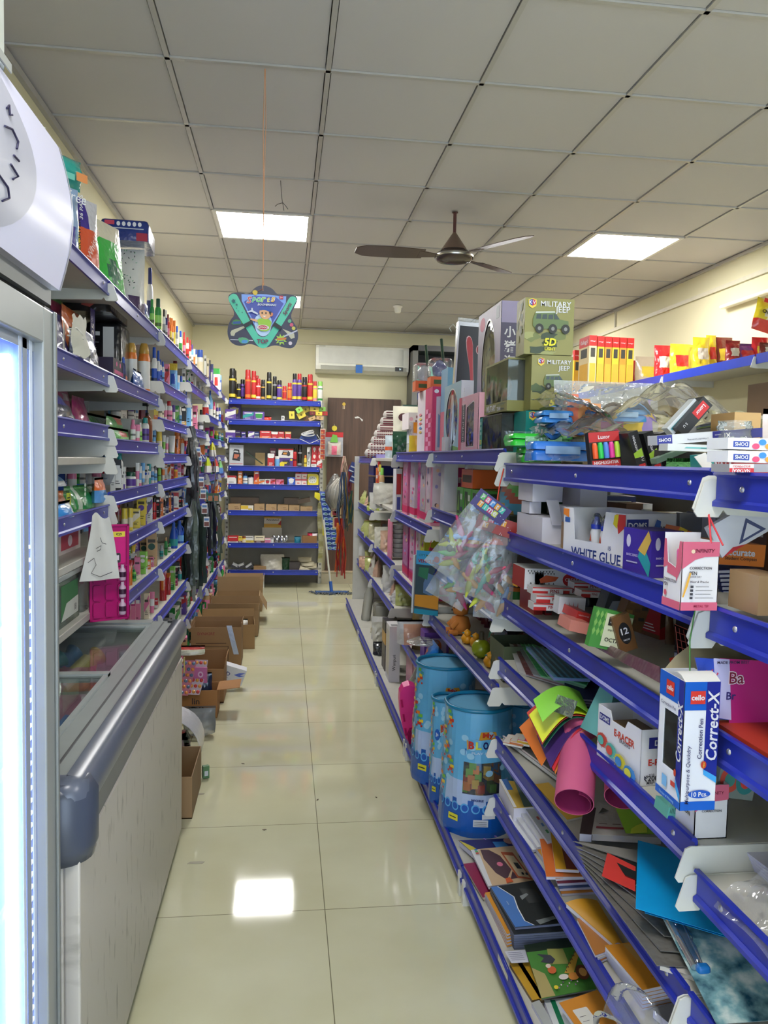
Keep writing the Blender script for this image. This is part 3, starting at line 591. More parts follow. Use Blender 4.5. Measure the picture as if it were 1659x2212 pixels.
a=MB();a.pz(rrect(-.038,0,.038,.09,.006),(-.04,-.112,.0),(1,0,0),(0,0,1),.003,(52,110,190));F=Frame((-.078,-.1125,0),(1,0,0),(0,0,1),.076,.09);a.rc(F,.4,.55,.65,.75,(150,190,230));a.rc(F,.2,.15,.4,.4,(150,190,230));a.rc(F,.55,.15,.7,.35,(150,190,230));a.box(-.075,.0,-.108,-.106,.095,.102,M((225,205,130),.5));tag(a.bd('rating_tag'),'small blue tag hanging on the front of the air conditioner','tag',loc=(.85,YB-.105,2.41))
a=MB();F=Frame((-.5,-.1003,.28),(1,0,0),(0,0,1),.1,.015);a.rc(F,.1,.2,.8,.7,(170,170,160));a.bd('maker_mark',T)
# ---- smoke detector, gauge box, wires
a=MB();a.la([(.045,0),(.045,-.012),(.034,-.018),(.030,-.055),(.022,-.065),(.001,-.066)],(232,230,222),n=18);tag(a.bd('smoke_detector'),'white round smoke detector on the ceiling near the back wall','smoke detector',loc=(1.054,7.6,2.918))
a=MB();a.box(-.05,.05,-.04,0,-.04,.03,(200,196,176));a.la([(.025,0),(.02,.012)],(150,148,140),(0,-.04,0),14,rot=Matrix.Rotation(PI/2,3,'X'));tag(a.bd('junction_box'),'small cream junction box on back wall just below the hanging toy card','junction box',loc=ony(595,738,YB-.001))
a=MB();r0=Vector(onz(606,390,2.92));Z=lambda v:ony(608,v,r0.y)
for pts in([(606,390),(609,430),(611,441)],[(611,438),(600,441),(594,446)],[(611,438),(618,446),(622,452)],[(611,440),(613,455)]):
 a.tu([ony(u,v,r0.y) for u,v in pts],.0016,M((70,66,62),.6),5)
tag(a.bd('loose_wires'),'loose dark wire ends hanging from the ceiling above the aisle panel','wire')
# ---- hanging toy card
S_=2083.0;CXc,CYc=380,520;P0=(-.092,3.132,1.985)
q_=lambda L_:[((x-CXc)/S_,(CYc-y)/S_) for x,y in L_]
T=th('boomerang_toy_card','hanging navy toy card with teal V boomerang and cartoon boy, on a string','toy',P0)
def smooth(pl,it=2):
 for _ in range(it):
  pl=[p for i in range(len(pl)) for p in((pl[i][0]*.75+pl[(i+1)%len(pl)][0]*.25,pl[i][1]*.75+pl[(i+1)%len(pl)][1]*.25),(pl[i][0]*.25+pl[(i+1)%len(pl)][0]*.75,pl[i][1]*.25+pl[(i+1)%len(pl)][1]*.75))]
 return pl
NV=(12,16,58)
a=MB();out=smooth(q_([(375,268),(450,290),(490,345),(560,330),(655,345),(650,400),(590,510),(650,590),(668,680),(630,765),(560,765),(480,740),(400,770),(360,770),(280,735),(200,768),(120,740),(92,660),(110,570),(160,510),(110,420),(98,375),(120,345),(190,335),(270,350),(310,290)]))
a.pz(out,(0,0,0),(1,0,0),(0,0,1),.0015,M(NV,.35));F=Frame((-.14,-.0015,-.13),(1,0,0),(0,0,1),.28,.26)
def cp(pl,m,sm=0):
 pp=q_(pl);pp=smooth(pp,sm) if sm else pp;a.pp(F,[(x+.14,z+.13) for x,z in pp],m)
def ct(t,x,y,h,m,**k):a.tx(F,t,((x-CXc)/S_+.14)/.28,((CYc-y)/S_+.13)/.26,h=h/S_/.26,m=m,**k)
cp([(180,350),(290,560),(380,700),(470,560),(590,350),(480,350),(380,340),(280,350)],M((120,160,235),.35),1)
cp([(200,360),(300,560),(380,680),(460,560),(570,360)],M((44,66,170),.35),1)
cp([(310,500),(450,500),(445,640),(380,690),(315,640)],M((190,215,245),.35),2)
TE=M((64,196,160),.3)
cp([(100,380),(130,350),(165,352),(185,385),(330,665),(380,690),(430,660),(575,380),(600,348),(640,352),(650,385),(460,700),(420,760),(375,778),(335,755),(290,690),(110,420)],TE,1)
cp([(120,660),(130,640),(230,600),(240,612),(160,660),(150,685),(125,682)],M((200,196,170),.6));cp([(535,612),(560,620),(630,645),(635,680),(605,690),(575,650)],M((200,196,170),.6))
cp([(120,712),(300,712),(300,718),(120,718)],(220,220,230));cp([(480,700),(655,615),(657,625),(484,712)],(200,200,215))
cp([(175,700),(230,690),(275,712),(255,742),(200,742)],(90,170,120),1);cp([(215,712),(265,715),(250,740),(205,738)],(80,150,210),1)
cp([(120,600),(150,550),(210,560),(215,590)],(60,130,60),1);cp([(140,572),(200,566),(205,585),(140,590)],(40,80,150))
star=[(525+(52 if i%2 else 28)*math.cos(i*PI/9),700+(48 if i%2 else 26)*math.sin(i*PI/9)) for i in range(18)]
cp(star,(170,210,70));cp([(490,690),(565,680),(567,698),(492,706)],(214,120,50));cp([(505,712),(550,706),(550,716),(507,722)],(50,60,140))
for(x,y,c_) in((592,548,(90,170,130)),(608,578,(210,80,110)),(625,605,(200,190,70)),(600,726,(214,200,206))):cp([(x+15*math.cos(t),y+15*math.sin(t)) for t in[i*PI/6 for i in range(12)]],M(c_,.4))
cp([(508,350),(538,350),(538,378),(508,378)],(200,50,80));ct('3+',523,364,16,(240,230,230))
cp([(292,322),(315,312),(335,325),(330,350),(312,358),(295,345)],(220,190,70),1)
for i,(ch,c_) in enumerate(zip('Sports',[(210,60,60),(60,190,80),(80,200,90),(130,200,70),(210,200,50),(225,170,40)])):ct(ch,268+i*38,395-i*2,58 if i==0 else 44,(230,235,240),bold=.06,skew=.2);ct(ch,268+i*38,395-i*2,54 if i==0 else 40,M(c_,.35),bold=.02,skew=.2)
ct('BOOMERANG',410,428,18,(225,230,235),bold=.03,skew=.3)
ct('Sports',575,455,40,(120,40,80),rot=-math.radians(118)+PI,skew=.2,bold=.02)
SK=M((236,178,128),.5)
cp([(275,540),(330,548),(350,560),(345,572),(280,556)],SK,1)
cp([(330,548),(370,535),(420,540),(450,562),(440,600),(425,640),(345,640),(345,590)],M((160,205,60),.5),1)
cp([(345,480),(375,462),(425,468),(448,500),(430,535),(395,548),(360,530)],SK,1)
cp([(430,490),(460,488),(455,520),(435,520)],M((226,140,90),.5),1)
cp([(352,480),(360,455),(400,442),(440,455),(452,485),(440,495),(420,478),(380,470)],M((44,80,170),.5),1);cp([(425,484),(446,480),(440,512),(430,500)],M((30,24,24),.5))
for x in(372,402):cp([(x+6*math.cos(t),496+9*math.sin(t)) for t in[i*PI/4 for i in range(8)]],M((30,22,20),.5))
cp([(375,518),(405,518),(390,528)],M((250,245,240),.5))
cp([(380+48*math.cos(t),610+20*math.sin(t)) for t in[i*PI/10 for i in range(20)]],(235,230,235));cp([(380+42*math.cos(t),610+16*math.sin(t)) for t in[i*PI/10 for i in range(20)]],(196,40,50));ct('OUTDOOR',380,610,14,(240,240,240),bold=.02)
cp([(250,490),(285,478),(285,460),(297,460),(298,478),(340,500),(335,512),(290,492),(255,498)],(214,220,232))
ct('TOP',378,722,36,(120,50,80),bold=.04)
for(x,y,r) in((145,412,20),(170,440,11),(168,468,6),(186,489,4),(214,499,6)):
 cp([(x+(r if i%2 else r*.5)*math.cos(i*PI/5),y+(r if i%2 else r*.5)*math.sin(i*PI/5)) for i in range(10)],(50,100,110))
cp([(220,595),(292,555),(302,580),(238,625)],(30,36,40));cp([(470,562),(532,600),(515,628),(455,590)],(24,26,30))
a.bd('backing_card',T)
a=MB();zt=2.914-P0[2];hz=(CYc-300)/S_
ST=M((205,150,110),.7)
a.tu([(-.002,-.001,hz-.008),(-.004,-.004,hz+.02),(-.003,0,hz+.06),(-.004,0,.5),(-.008,.0,.70),(-.004,0,zt)],.0016,ST,6)
a.tu([(-.002,.002,hz-.008),(.001,.003,hz+.02),(-.002,0,hz+.05),(-.002,0,.5),(.002,0,.72),(-.002,0,zt)],.0013,ST,6)
a.tu([(-.002,-.003,hz),(-.02,-.004,hz-.01),(-.05,-.004,hz-.022)],.0016,M((150,100,90),.7),6);a.la([(.002,0),(.005,.004),(.002,.012)],ST,(-.002,0,hz+.012),8);a.bd('string',T)
# ---- tube light on right wall
T=th('tube_light','unlit white tube light batten on the right wall','tube light',(XR-.02,4.80,2.58))
a=MB();a.box(-.02,.02,-.56,.56,-.012,.012,(232,230,215));a.bd('batten',T,bevel(.002));a=MB();a.la([(.013,-.54),(.013,.54)],M((240,240,235),.2),(-.035,0,-.005),12,rot=Matrix.Rotation(PI/2,3,'X'));a.bd('tube',T)
# ---- dark covered cupboard on back wall right of the air conditioner
T=th('storage_rack','dark cupboard with open front behind toy boxes, right of the air conditioner','cupboard',(2.25,YB-.2,0));DK=M((66,66,68),.5)
a=MB();a.box(-.86,.8,-.18,.19,0,.10,DK);a.box(-.86,-.80,-.19,.19,0,2.72,M((98,98,94),.5));a.box(.75,.8,-.19,.19,0,2.72,DK);a.box(-.86,.8,-.19,.19,2.66,2.72,DK);a.box(-.86,.8,.17,.19,0,2.7,M((44,44,48),.6));a.bd('cabinet',T)
for z in(1.5,2.1):a=MB();a.box(-.8,.75,-.18,.17,z,z+.02,DK);a.bd('shelf',T)
for n_,(x,z,w,h,c_,c2,lab) in enumerate([(-.62,2.12,.34,.38,(92,190,168),(50,60,120),'teal topped toy carton inside the dark back cupboard'),(-.22,2.12,.36,.30,(52,70,140),(200,180,60),'blue and yellow toy carton inside the dark back cupboard'),(-.55,1.52,.4,.4,(60,66,120),(180,60,90),'navy and pink carton on the lower shelf of the back cupboard')]):
 a=MB();a.box(-w/2,w/2,-.12,.1,0,h,M(c_,.4));F=Frame((-w/2,-.12,0),(1,0,0),(0,0,1),w,h);a.rc(F,0,0,1,.45,M(c2,.4));a.rc(F,.1,.1,.5,.35,(200,60,80));tag(a.bd('toy_carton',None),lab,'carton',loc=(2.25+x,YB-.22,z))
# ================================================================== products
CN={'wh':((226,226,220),'white'),'cr':((232,220,188),'cream'),'gn':((46,140,62),'green'),'dg':((18,74,54),'dark green'),'lg':((140,205,90),'lime'),'rd':((188,42,44),'red'),'or':((226,122,46),'orange'),'yl':((228,202,70),'yellow'),'pk':((226,128,162),'pink'),'mg':((184,30,112),'magenta'),'pu':((92,62,148),'purple'),'bl':((38,84,184),'blue'),'nv':((28,38,100),'navy'),'lb':((112,172,222),'light blue'),'tl':((44,150,146),'teal'),'bk':((26,26,28),'black'),'gy':((150,152,154),'grey'),'br':((112,72,44),'brown'),'gd':((196,152,70),'gold'),'sv':((200,200,206),'silver'),'tn':((196,160,112),'tan'),'am':((120,58,22),'amber'),'mr':((110,24,40),'maroon')}
NOUN={'B':('bottle','shampoo_bottle'),'P':('pump bottle','pump_bottle'),'A':('spray can','spray_can'),'T':('tube','cream_tube'),'X':('box','product_box'),'J':('jar','jar'),'K':('handled bottle','cleaner_bottle'),'S':('pouch','pouch'),'H':('talc bottle','talc_bottle'),'L':('flat box','product_box')}
def CC(k):return CN[k][0] if isinstance(k,str) else k
def near_frames(w,d,h,side):
 """printable faces of a box standing at the origin: camera-facing one, aisle-facing one, top"""
 N_=Frame((-w/2,-d/2,0),(1,0,0),(0,0,1),w,h)
 A_=Frame((w/2,-d/2,0),(0,1,0),(0,0,1),d,h) if side>0 else Frame((-w/2,d/2,0),(0,-1,0),(0,0,1),d,h)
 T_=Frame((-w/2,-d/2,h),(1,0,0),(0,1,0),w,d)
 return N_,A_,T_
def art(a,F,c1,c2,rg):
 """plain packaging graphics: bands, a motif, rows of unreadable small print"""
 k=rg.randrange(4);W_=(236,234,228);dark=tuple(int(x*.35) for x in c1)
 if k==0:a.rc(F,0,.0,1,rg.uniform(.2,.45),M(c2,.4))
 elif k==1:a.fp(F,[(0,.25),(1,.6),(1,.95),(0,.6)],M(c2,.4))
 elif k==2:a.dc(F,.5,.6,.34,.34*min(1,F.w/F.h)*1.0,M(c2,.4),16)
 else:a.rc(F,.0,.72,1,1,M(c2,.4));a.rc(F,0,0,1,.1,M(c2,.4))
 b=rg.uniform(.66,.8);a.rc(F,.14,b,.86,b+.10,M(W_ if sum(c1)<450 or k in(3,) else dark,.4))
 for i in range(rg.randrange(2,4)):a.rc(F,.2,.3-i*.07,rg.uniform(.6,.85),.325-i*.07,M(W_ if sum(c2 if k==0 else c1)<420 else dark,.4))
PRODS=[]
def pdt(kind,x,y,z,w,h,body,cap,lab,side=1,rg=random,rz=0.0,detail=True,tilt=0.0,parent=None):
 bc,cc,lc=CC(body),CC(cap or body),CC(lab or body);nm=NOUN[kind][1]
 T=bpy.data.objects.new(nm,None);COL.objects.link(T);T.location=(x,y,z);T.rotation_euler=(tilt,0,rz);T.empty_display_size=.03
 r=w/2;a=MB();seg=14 if detail else 10;g='p'
 mB,mC=M(bc,.3),M(cc,.3)
 def cyl_label(z0,z1,rr,m,sx=1,sy=1):a.la([(rr,z0),(rr,z1)],m,n=seg,sx=sx,sy=sy,cap=False)
 if kind in 'BT':
  sy=.62 if kind=='B' else 1.0
  if kind=='B':
   a.la([(r*.9,0),(r,h*.03),(r,h*.70),(r*.8,h*.78),(r*.45,h*.81)],mB,n=seg,sy=sy);cyl_label(h*.18,h*.6,r*1.012,M(lc,.35),1,sy)
   a.la([(r*1.02,h*.34),(r*1.02,h*.42)],M(tuple(int(q*.5) for q in lc),.4),n=seg,sy=sy,cap=False);a.bd('body',T)
   a=MB();a.la([(r*.62,h*.80),(r*.64,h*.82),(r*.60,h*.985),(r*.52,h)],mC,n=seg,sy=.75);a.bd('cap',T)
  else:
   hc=h*.16;a.la([(r*.78,0),(r*.8,hc)],mC,n=seg);a.bd('cap',T);a=MB();N=10;Q=[]
   for j in range(6):
    t=j/5;zz=hc+(h-hc)*t;ry=r*.85*(1-t)+.0015;rx=r*(.85+.25*t)
    Q.append([(rx*math.cos(2*PI*i/N),ry*math.sin(2*PI*i/N),zz) for i in range(N)])
   V_=[p for q in Q for p in q]
   for j in range(5):a.add(V_,[(j*N+i,j*N+(i+1)%N,(j+1)*N+(i+1)%N,(j+1)*N+i) for i in range(N)],M(lc,.35) if j in(1,2) else mB,True)
   a.add(V_[-N:],[tuple(range(N))],mB);a.bd('tube_body',T)
 elif kind=='P':
  a.la([(r*.95,0),(r,h*.03),(r,h*.58),(r*.75,h*.66),(r*.3,h*.70)],mB,n=seg);cyl_label(h*.12,h*.48,r*1.012,M(lc,.4));a.bd('body',T)
  a=MB();a.la([(r*.34,h*.69),(r*.34,h*.77),(r*.1,h*.78),(r*.1,h*.92),(r*.3,h*.93),(r*.3,h*.97)],mC,n=10);a.box(-r*.9,r*.1,-r*.14,r*.14,h*.93,h,mC);a.bd('pump',T)
 elif kind=='A':
  a.la([(r*.95,0),(r,h*.015),(r,h*.74),(r*.86,h*.79)],mB,n=seg);cyl_label(h*.62,h*.68,r*1.012,M(lc,.3));cyl_label(h*.1,h*.2,r*1.012,M(lc,.3))
  a.bd('can_body',T);a=MB();a.la([(r*.88,h*.79),(r*.88,h*.96),(r*.78,h)],mC,n=seg);a.bd('cap',T)
 elif kind=='J':
  a.la([(r*.9,0),(r,h*.05),(r,h*.68),(r*.86,h*.74)],mB,n=seg);cyl_label(h*.15,h*.58,r*1.012,M(lc,.4));a.bd('body',T);a=MB();a.la([(r*.92,h*.74),(r*.94,h*.97),(r*.88,h)],mC,n=seg);a.bd('lid',T)
 elif kind=='H':
  a.la([(r*.85,0),(r,h*.1),(r*.98,h*.4),(r,h*.72),(r*.82,h*.80)],mB,n=seg+2);a.la([(r*1.01,h*.14),(r*1.0,h*.4),(r*1.012,h*.66)],M(lc,.35),n=seg+2,cap=False)
  a.bd('body',T);a=MB();a.la([(r*.82,h*.80),(r*.86,h*.82),(r*.74,h*.93),(r*.5,h)],M(cc,.25,'p'),n=seg+2);a.bd('cap',T)
 elif kind=='K':
  a.la([(r*.9,0),(r,h*.04),(r*.98,h*.4),(r*.7,h*.62),(r*.42,h*.8),(r*.35,h*.84)],mB,n=seg,sy=.6);cyl_label(h*.1,h*.36,r*1.015,M(lc,.4),1,.6);a.tu([(r*.45,0,h*.78),(r*.85,0,h*.68),(r*.95,0,h*.5),(r*.9,0,h*.42)],r*.12,mB,6);a.bd('body',T)
  a=MB();a.la([(r*.38,h*.84),(r*.38,h*.97),(r*.3,h)],mC,n=10);a.bd('cap',T)
 elif kind=='S':
  a.pw(w,h,min(w,.09)*.45,M(bc,.3,'g'),seed=rg.randrange(99),base=1.0,nx=8,ny=9,mfun=lambda p,q:M(lc,.3,'g') if(.22<p<.78 and.35<q<.62) else(M(cc,.3,'g') if q>.78 else M(bc,.3,'g')));a.bd('pouch_body',T)
 elif kind in 'XL':
  d=w if kind=='X' else w*1.6;a.box(-w/2,w/2,-d/2,d/2,0,h,M(bc,.4))
  for F in near_frames(w,d,h,side)[:2]:art(a,F,bc,cc,rg)
  a.bd('carton',T)
 return T
SHELF_LOG={}
def put(T,desc,noun,loc,cat,group):
 SHELF_LOG.setdefault(loc,[]).append((T,desc,noun,cat,group))
OCC=[]
def free(x,y,z,r,h):
 for(a,b,c,q,hh) in OCC:
  if abs(a-x)<q+r and abs(b-y)<q+r and c<z+h and z<c+hh:return False
 return True
def row(loc,side,xp,z,tf,spec,seed=0,group=None,lanes=5,dcol=0.012):
 """spec: 'cx,cy,w,kind,body,cap,label' in crop pixels; tf = (ox, oy, scale) of that crop"""
 rg=random.Random(seed+7);ox,oy,sc=tf;zb=z-dcol+.0005
 for it in spec.split():
  q=it.split(',');cx,cy,w=float(q[0]),float(q[1]),float(q[2]);kind=q[3];body=q[4];cap=q[5] if len(q)>5 and q[5] else None;lab=q[6] if len(q)>6 else None
  u,v,wp=ox+cx*sc,oy+cy*sc,w*sc
  ok=False
  for lane in range(lanes):
   x=xp-side*(lane*.052);y=yat(u,x,zb);ww=max(.018,min(.16,wp*y/FPX*.97));h=zat(v,x,y)-zb
   if h<.03:h=.05
   x-=side*max(0.0,ww/2-.02);y=yat(u,x,zb)
   if free(x,y,zb,ww/2,h) and y<9.0 and abs(x)<1.03+(.1 if side<0 else 0)-ww/2:ok=True;break
  if not ok:continue
  OCC.append((x,y,zb,ww/2,h))
  T=pdt(kind,x,y,zb,ww,h,body,cap,lab,side,rg,rz=rg.uniform(-.12,.12))
  bn,cn=CN[body][1],CN[cap][1] if cap else ''
  noun=NOUN[kind][0]
  desc=(cn+' capped '+bn+' '+noun) if kind in 'BPAHJKT' and cn and cn!=bn else((bn+' and '+cn+' '+noun) if cn and cn!=bn else bn+' '+noun)
  put(T,desc,bn+' '+noun,loc,noun.split()[-1],group or('goods on the '+loc))
def fill(loc,side,xp,z,y0,y1,kinds,cols,seed,hmin,hmax,step=.075,group=None,lanes=1,xr=.04):
 rg=random.Random(seed);zb=z-.0115
 for ln in range(lanes):
  y=y0+.04
  while y<y1-.04:
   kind=rg.choice(kinds);w=rg.uniform(.035,.07) if kind not in 'SXL' else rg.uniform(.05,.11);h=rg.uniform(hmin,hmax)*(1+.1*ln)
   x=xp-side*(w/2+ln*.11+rg.uniform(0,xr));d=w*(1.6 if kind=='L' else 1.0)
   if free(x,y+w/2,zb,max(w,d)/2,h):
    b,c,l=rg.choice(cols),rg.choice(cols+['wh']),rg.choice(cols+['wh','cr']);OCC.append((x,y+w/2,zb,max(w,d)/2,h))
    T=pdt(kind,x,y+w/2,zb,w,h,b,c,l,side,rg,rz=rg.uniform(-.2,.2),detail=False)
    bn,cn,noun=CN[b][1],CN[c][1],NOUN[kind][0]
    desc=(cn+' capped '+bn+' '+noun) if kind in 'BPAHJKT' and cn!=bn else((bn+' and '+cn+' '+noun) if cn!=bn else bn+' '+noun)
    put(T,desc,bn+' '+noun,loc,noun.split()[-1],group or('goods on the '+loc))
   y+=w+rg.uniform(.004,step-.05 if step>.06 else.01)
ORD=['first','second','third','fourth','fifth','sixth','seventh','eighth','ninth','tenth','eleventh','twelfth','thirteenth','fourteenth','fifteenth','sixteenth','seventeenth','eighteenth','nineteenth','twentieth']
def finish_labels():
 used={}
 for loc,L in SHELF_LOG.items():
  L.sort(key=lambda e:e[0].location.y if 'back wall' not in loc else e[0].location.x)
  cnt={}
  for e in L:cnt[e[1]]=cnt.get(e[1],0)+1
  for i,(T,desc,noun,cat,group) in enumerate(L):
   if cnt[desc]==1:lb=desc+', '+loc
   else:
    nb=L[i-1][2] if i else(L[i+1][2] if len(L)>1 else 'rail');rel='past the ' if i else 'before the '
    lb=desc+' '+rel+nb+', '+loc
   k=2
   while lb in used or len(lb.split())>16:
    same=[e for e in L if e[1]==desc];j=[e[0] for e in same].index(T)
    lb=ORD[min(j,19)]+' '+desc+' on '+loc
    if lb in used or len(lb.split())>16:lb=ORD[min(j,19)]+' '+noun+' '+('deeper ' if k>2 else '')+'along '+loc;k+=1
    if k>5:break
   used[lb]=1;T['label']=lb;T['category']=cat;T['group']=group
def boxR(name,label,cat,u_far,u_near,vtop,z,w,x=.715,body=(200,200,200),deco=None,side=-1,vb=None,group=None,h=None,lift=0,rz=0,tilt=(0,0),parent_parts=None,drop=.012):
 """box whose aisle face spans columns u_far..u_near on plane x; w = depth into the shelf"""
 zb=z-drop+.0005+lift;y0,y1=yat(u_near,x,zb),yat(u_far,x,zb)
 if y1<y0:y0,y1=y1,y0
 H=h if h else zat(vtop,x,y0)-zb
 cx,cy=x-side*w/2,(y0+y1)/2;d=y1-y0
 T=th(name,label,cat,(cx,cy,zb),group=group,rot=(tilt[0],tilt[1],rz));a=MB();a.box(-w/2,w/2,-d/2,d/2,0,H,M(body,.4))
 fr=near_frames(w,d,H,side)
 if deco:deco(a,*fr)
 a.bd('carton',T);return T,(w,d,H)
def ybox(y0,y1,x0,x1,z,h,name,label,cat,body,deco=None,side=-1,rz=0,group=None,rot=None,part='carton',r=.4):
 w,d=x1-x0,y1-y0;T=th(name,label,cat,((x0+x1)/2,(y0+y1)/2,z),group=group,rot=rot if rot else(0,0,rz));a=MB();a.box(-w/2,w/2,-d/2,d/2,0,h,M(body,r) if isinstance(body,tuple) else body)
 if deco:deco(a,*near_frames(w,d,h,side))
 a.bd(part,T);return T
def bag(name,label,cat,loc,w,h,t,m,face='y',seed=1,mf=None,lean=0,rz=0,cr=.005,base=1.0,group=None,seam=.012,part=None,back=None):
 """soft pack; face 'y' looks at the camera, '+x' / '-x' look at the aisle; lean tips it back"""
 a=MB();u={'y':(1,0,0),'+x':(0,1,0),'-x':(0,-1,0),'z':(1,0,0)}[face];v=(0,0,1) if face!='z' else(0,1,0)
 a.pw(w,h,t,m,(0,0,0),u,v,seed=seed,mfun=mf,cr=cr,base=base,seam=seam,back=back)
 o=a.bd(name);rot={'y':(-lean,0,rz),'+x':(0,-lean,rz),'-x':(0,lean,rz),'z':(lean,0,rz)}[face]
 return tag(o,label,cat,group,None,loc,None,rot)
C1=(100,340,.2411);C2=(110,620,.2411);C3=(110,960,.2411)
foil=lambda c:M(c,.3,'g')
# ================================================================== left wall goods
row('top left shelf, second bay',1,-.69,2.07,C2,'905,110,40,B,gn,gn,lg 960,105,58,B,gn,dg,lg 1012,200,26,B,wh,bk,gy 1030,208,18,B,nv,wh,sv 1048,245,18,B,rd,mr,pk 1068,275,20,B,or,or,yl 1084,280,18,B,or,or,cr 1102,300,16,T,or,wh,yl 1128,350,28,B,gy,bl,wh 905,190,42,B,bl,nv,wh 1160,395,28,B,wh,bl,gn 1192,405,24,B,rd,rd,pk',1)
row('top left shelf, third bay',1,-.69,2.08,C2,'1222,450,28,B,cr,rd,rd 1246,475,16,B,rd,rd,cr 1265,515,18,B,lb,pu,wh 1282,555,14,T,wh,or,or 1335,558,56,J,wh,bl,cr 1300,560,16,B,cr,bl,wh 1381,615,20,X,wh,br',2)
row('top left shelf, fourth bay',1,-.69,2.08,C2,'1412,655,36,S,nv,bk,pu 1440,690,28,S,pu,nv,wh 1482,712,64,S,wh,gn,rd 1518,790,18,S,bl,lb,wh 1405,640,14,X,cr,br',3)
row('second left shelf, second bay',1,-.69,1.74,C2,'725,498,92,H,or,gd,wh 835,495,104,H,or,gd,wh 650,630,36,B,nv,bl,nv 925,540,48,B,wh,bl,bl 962,570,34,B,wh,bl,bl',4)
row('second left shelf, third bay',1,-.69,1.83,C2,'978,650,34,B,wh,bl,bl 1002,668,28,B,wh,bl,lb 1040,692,40,X,pk,rd 1095,678,74,S,lb,yl,bl 1112,664,40,J,wh,mr,rd 1140,790,24,T,wh,bl,lb 1165,798,36,B,bl,bl,wh 1190,735,30,X,wh,gn 1205,880,24,B,wh,bl,bl',5)
row('second left shelf, fourth bay',1,-.69,1.935,C2,'1235,735,30,X,gn,wh 1262,760,24,X,wh,rd 1290,800,20,T,wh,gn 1330,850,24,B,gy,wh 1360,870,18,S,gy,wh',6)
row('third left shelf, second bay',1,-.69,1.50,C2,'735,1188,46,B,pk,pk,wh 775,1232,44,T,pk,pk,wh 800,1215,32,B,cr,wh,lg 845,1172,66,B,wh,tl,pu 893,1228,38,T,cr,gy,wh 862,1038,90,P,am,bk,am 925,1190,26,B,wh,gy,lb',7)
row('third left shelf, third bay',1,-.69,1.635,C2,'942,1048,36,X,yl,or 975,972,42,B,wh,bk,cr 997,1003,30,B,rd,br,cr 1024,1045,30,T,wh,wh,pk 1058,1022,56,B,wh,rd,pk 1100,1058,20,T,pu,pu,wh 1130,1063,36,X,gn,lg 1158,1075,24,B,wh,wh,lb 1190,1068,44,X,bk,gd',8)
row('third left shelf, fourth bay',1,-.69,1.635,C2,'1235,960,36,X,lb,wh 1256,1040,14,B,wh,bl,wh 1292,1063,40,X,pk,wh 1345,1100,40,B,bk,bk,sv',9)
row('third left shelf, fifth bay',1,-.69,1.79,C2,'1385,1008,56,J,wh,wh,rd 1425,925,46,K,lb,bl,wh 1462,1030,22,B,pk,mg,wh 1490,1044,24,B,pu,wh,wh 1405,1060,24,B,wh,lb,lb',10)
row('third left shelf, last bay',1,-.69,1.79,C2,'1512,1080,22,B,wh,bl,bl 1530,1110,26,J,mr,gy,mr',10)
row('fourth left shelf, third bay',1,-.69,1.45,C2,'970,1285,50,J,yl,yl,cr 1012,1328,28,T,wh,lg,lg 1038,1345,24,T,wh,or,pk 1082,1332,58,T,wh,gn,wh 1130,1288,44,S,or,or,am 1176,1358,38,J,wh,or,wh 1150,1290,26,X,br,or',11)
row('fourth left shelf, fifth bay',1,-.69,1.60,C2,'1400,1260,40,S,pu,mg,gn 1440,1250,44,S,mg,pu,lg 1480,1290,34,B,yl,yl,gn',12)
row('fourth left shelf, last bay',1,-.69,1.60,C2,'1510,1300,24,B,wh,lb,lb 1535,1310,24,B,wh,lb,tl',12)
row('fourth left shelf, second bay',1,-.69,1.30,C3,'555,165,36,X,wh,gy 598,135,66,X,wh,bk 645,200,46,X,wh,pu 715,248,90,J,wh,dg,pu 775,165,30,T,wh,wh,pk 797,195,28,T,wh,pk,lb 825,165,26,T,lb,gy,wh 855,192,36,X,wh,bl 880,175,34,T,tl,tl,wh 908,165,34,B,wh,lb,lb 936,200,30,B,wh,gy,lb 615,75,66,B,wh,tl,wh',13)
row('fifth left shelf, third bay',1,-.69,1.305,C3,'972,185,28,B,lg,gn,lg 1005,170,20,T,wh,wh,or 1030,165,24,X,wh,or 1060,168,26,X,wh,or 1088,165,22,X,rd,or 1115,195,40,J,yl,pu,or 1150,165,32,X,pk,wh 1178,180,24,T,rd,wh,pk',14)
row('fifth left shelf, second bay',1,-.69,1.11,C3,'600,500,60,B,mr,rd,br 660,572,54,J,yl,yl,cr 712,570,44,J,yl,yl,cr 765,575,66,X,yl,cr 815,462,76,X,yl,pu 884,470,48,X,wh,pu 925,480,38,B,rd,bk,rd 962,460,34,X,bk,rd 1000,515,36,B,bk,bk,wh',15)
row('sixth left shelf, third bay',1,-.69,1.11,C3,'992,440,20,X,or,br 1012,445,20,X,bk,gy 1040,430,24,X,nv,bk 1062,430,24,X,or,br 1085,440,20,X,nv,bk 1118,430,50,X,wh,rd 1120,430,20,X,lb,wh 1160,470,34,X,bk,rd 1182,480,24,X,br,mr',16)
row('sixth left shelf, second bay',1,-.69,0.865,C3,'700,1035,56,S,or,rd,or 745,1120,38,B,lg,gn,gn 740,980,50,X,wh,rd 775,1010,50,X,pk,cr 830,960,56,X,lg,wh 878,1035,32,X,or,cr 905,1045,28,X,pk,wh 930,990,36,X,lb,wh 905,800,90,X,tn,dg 840,830,70,X,tn,dg',17)
row('seventh left shelf, third bay',1,-.69,0.865,C3,'990,905,34,B,gy,gy,tl 1030,832,28,B,gn,tn,gn 1062,885,22,B,gn,gn,wh 1098,700,76,K,bl,bl,tl 1150,690,80,K,bl,bl,lb',18)
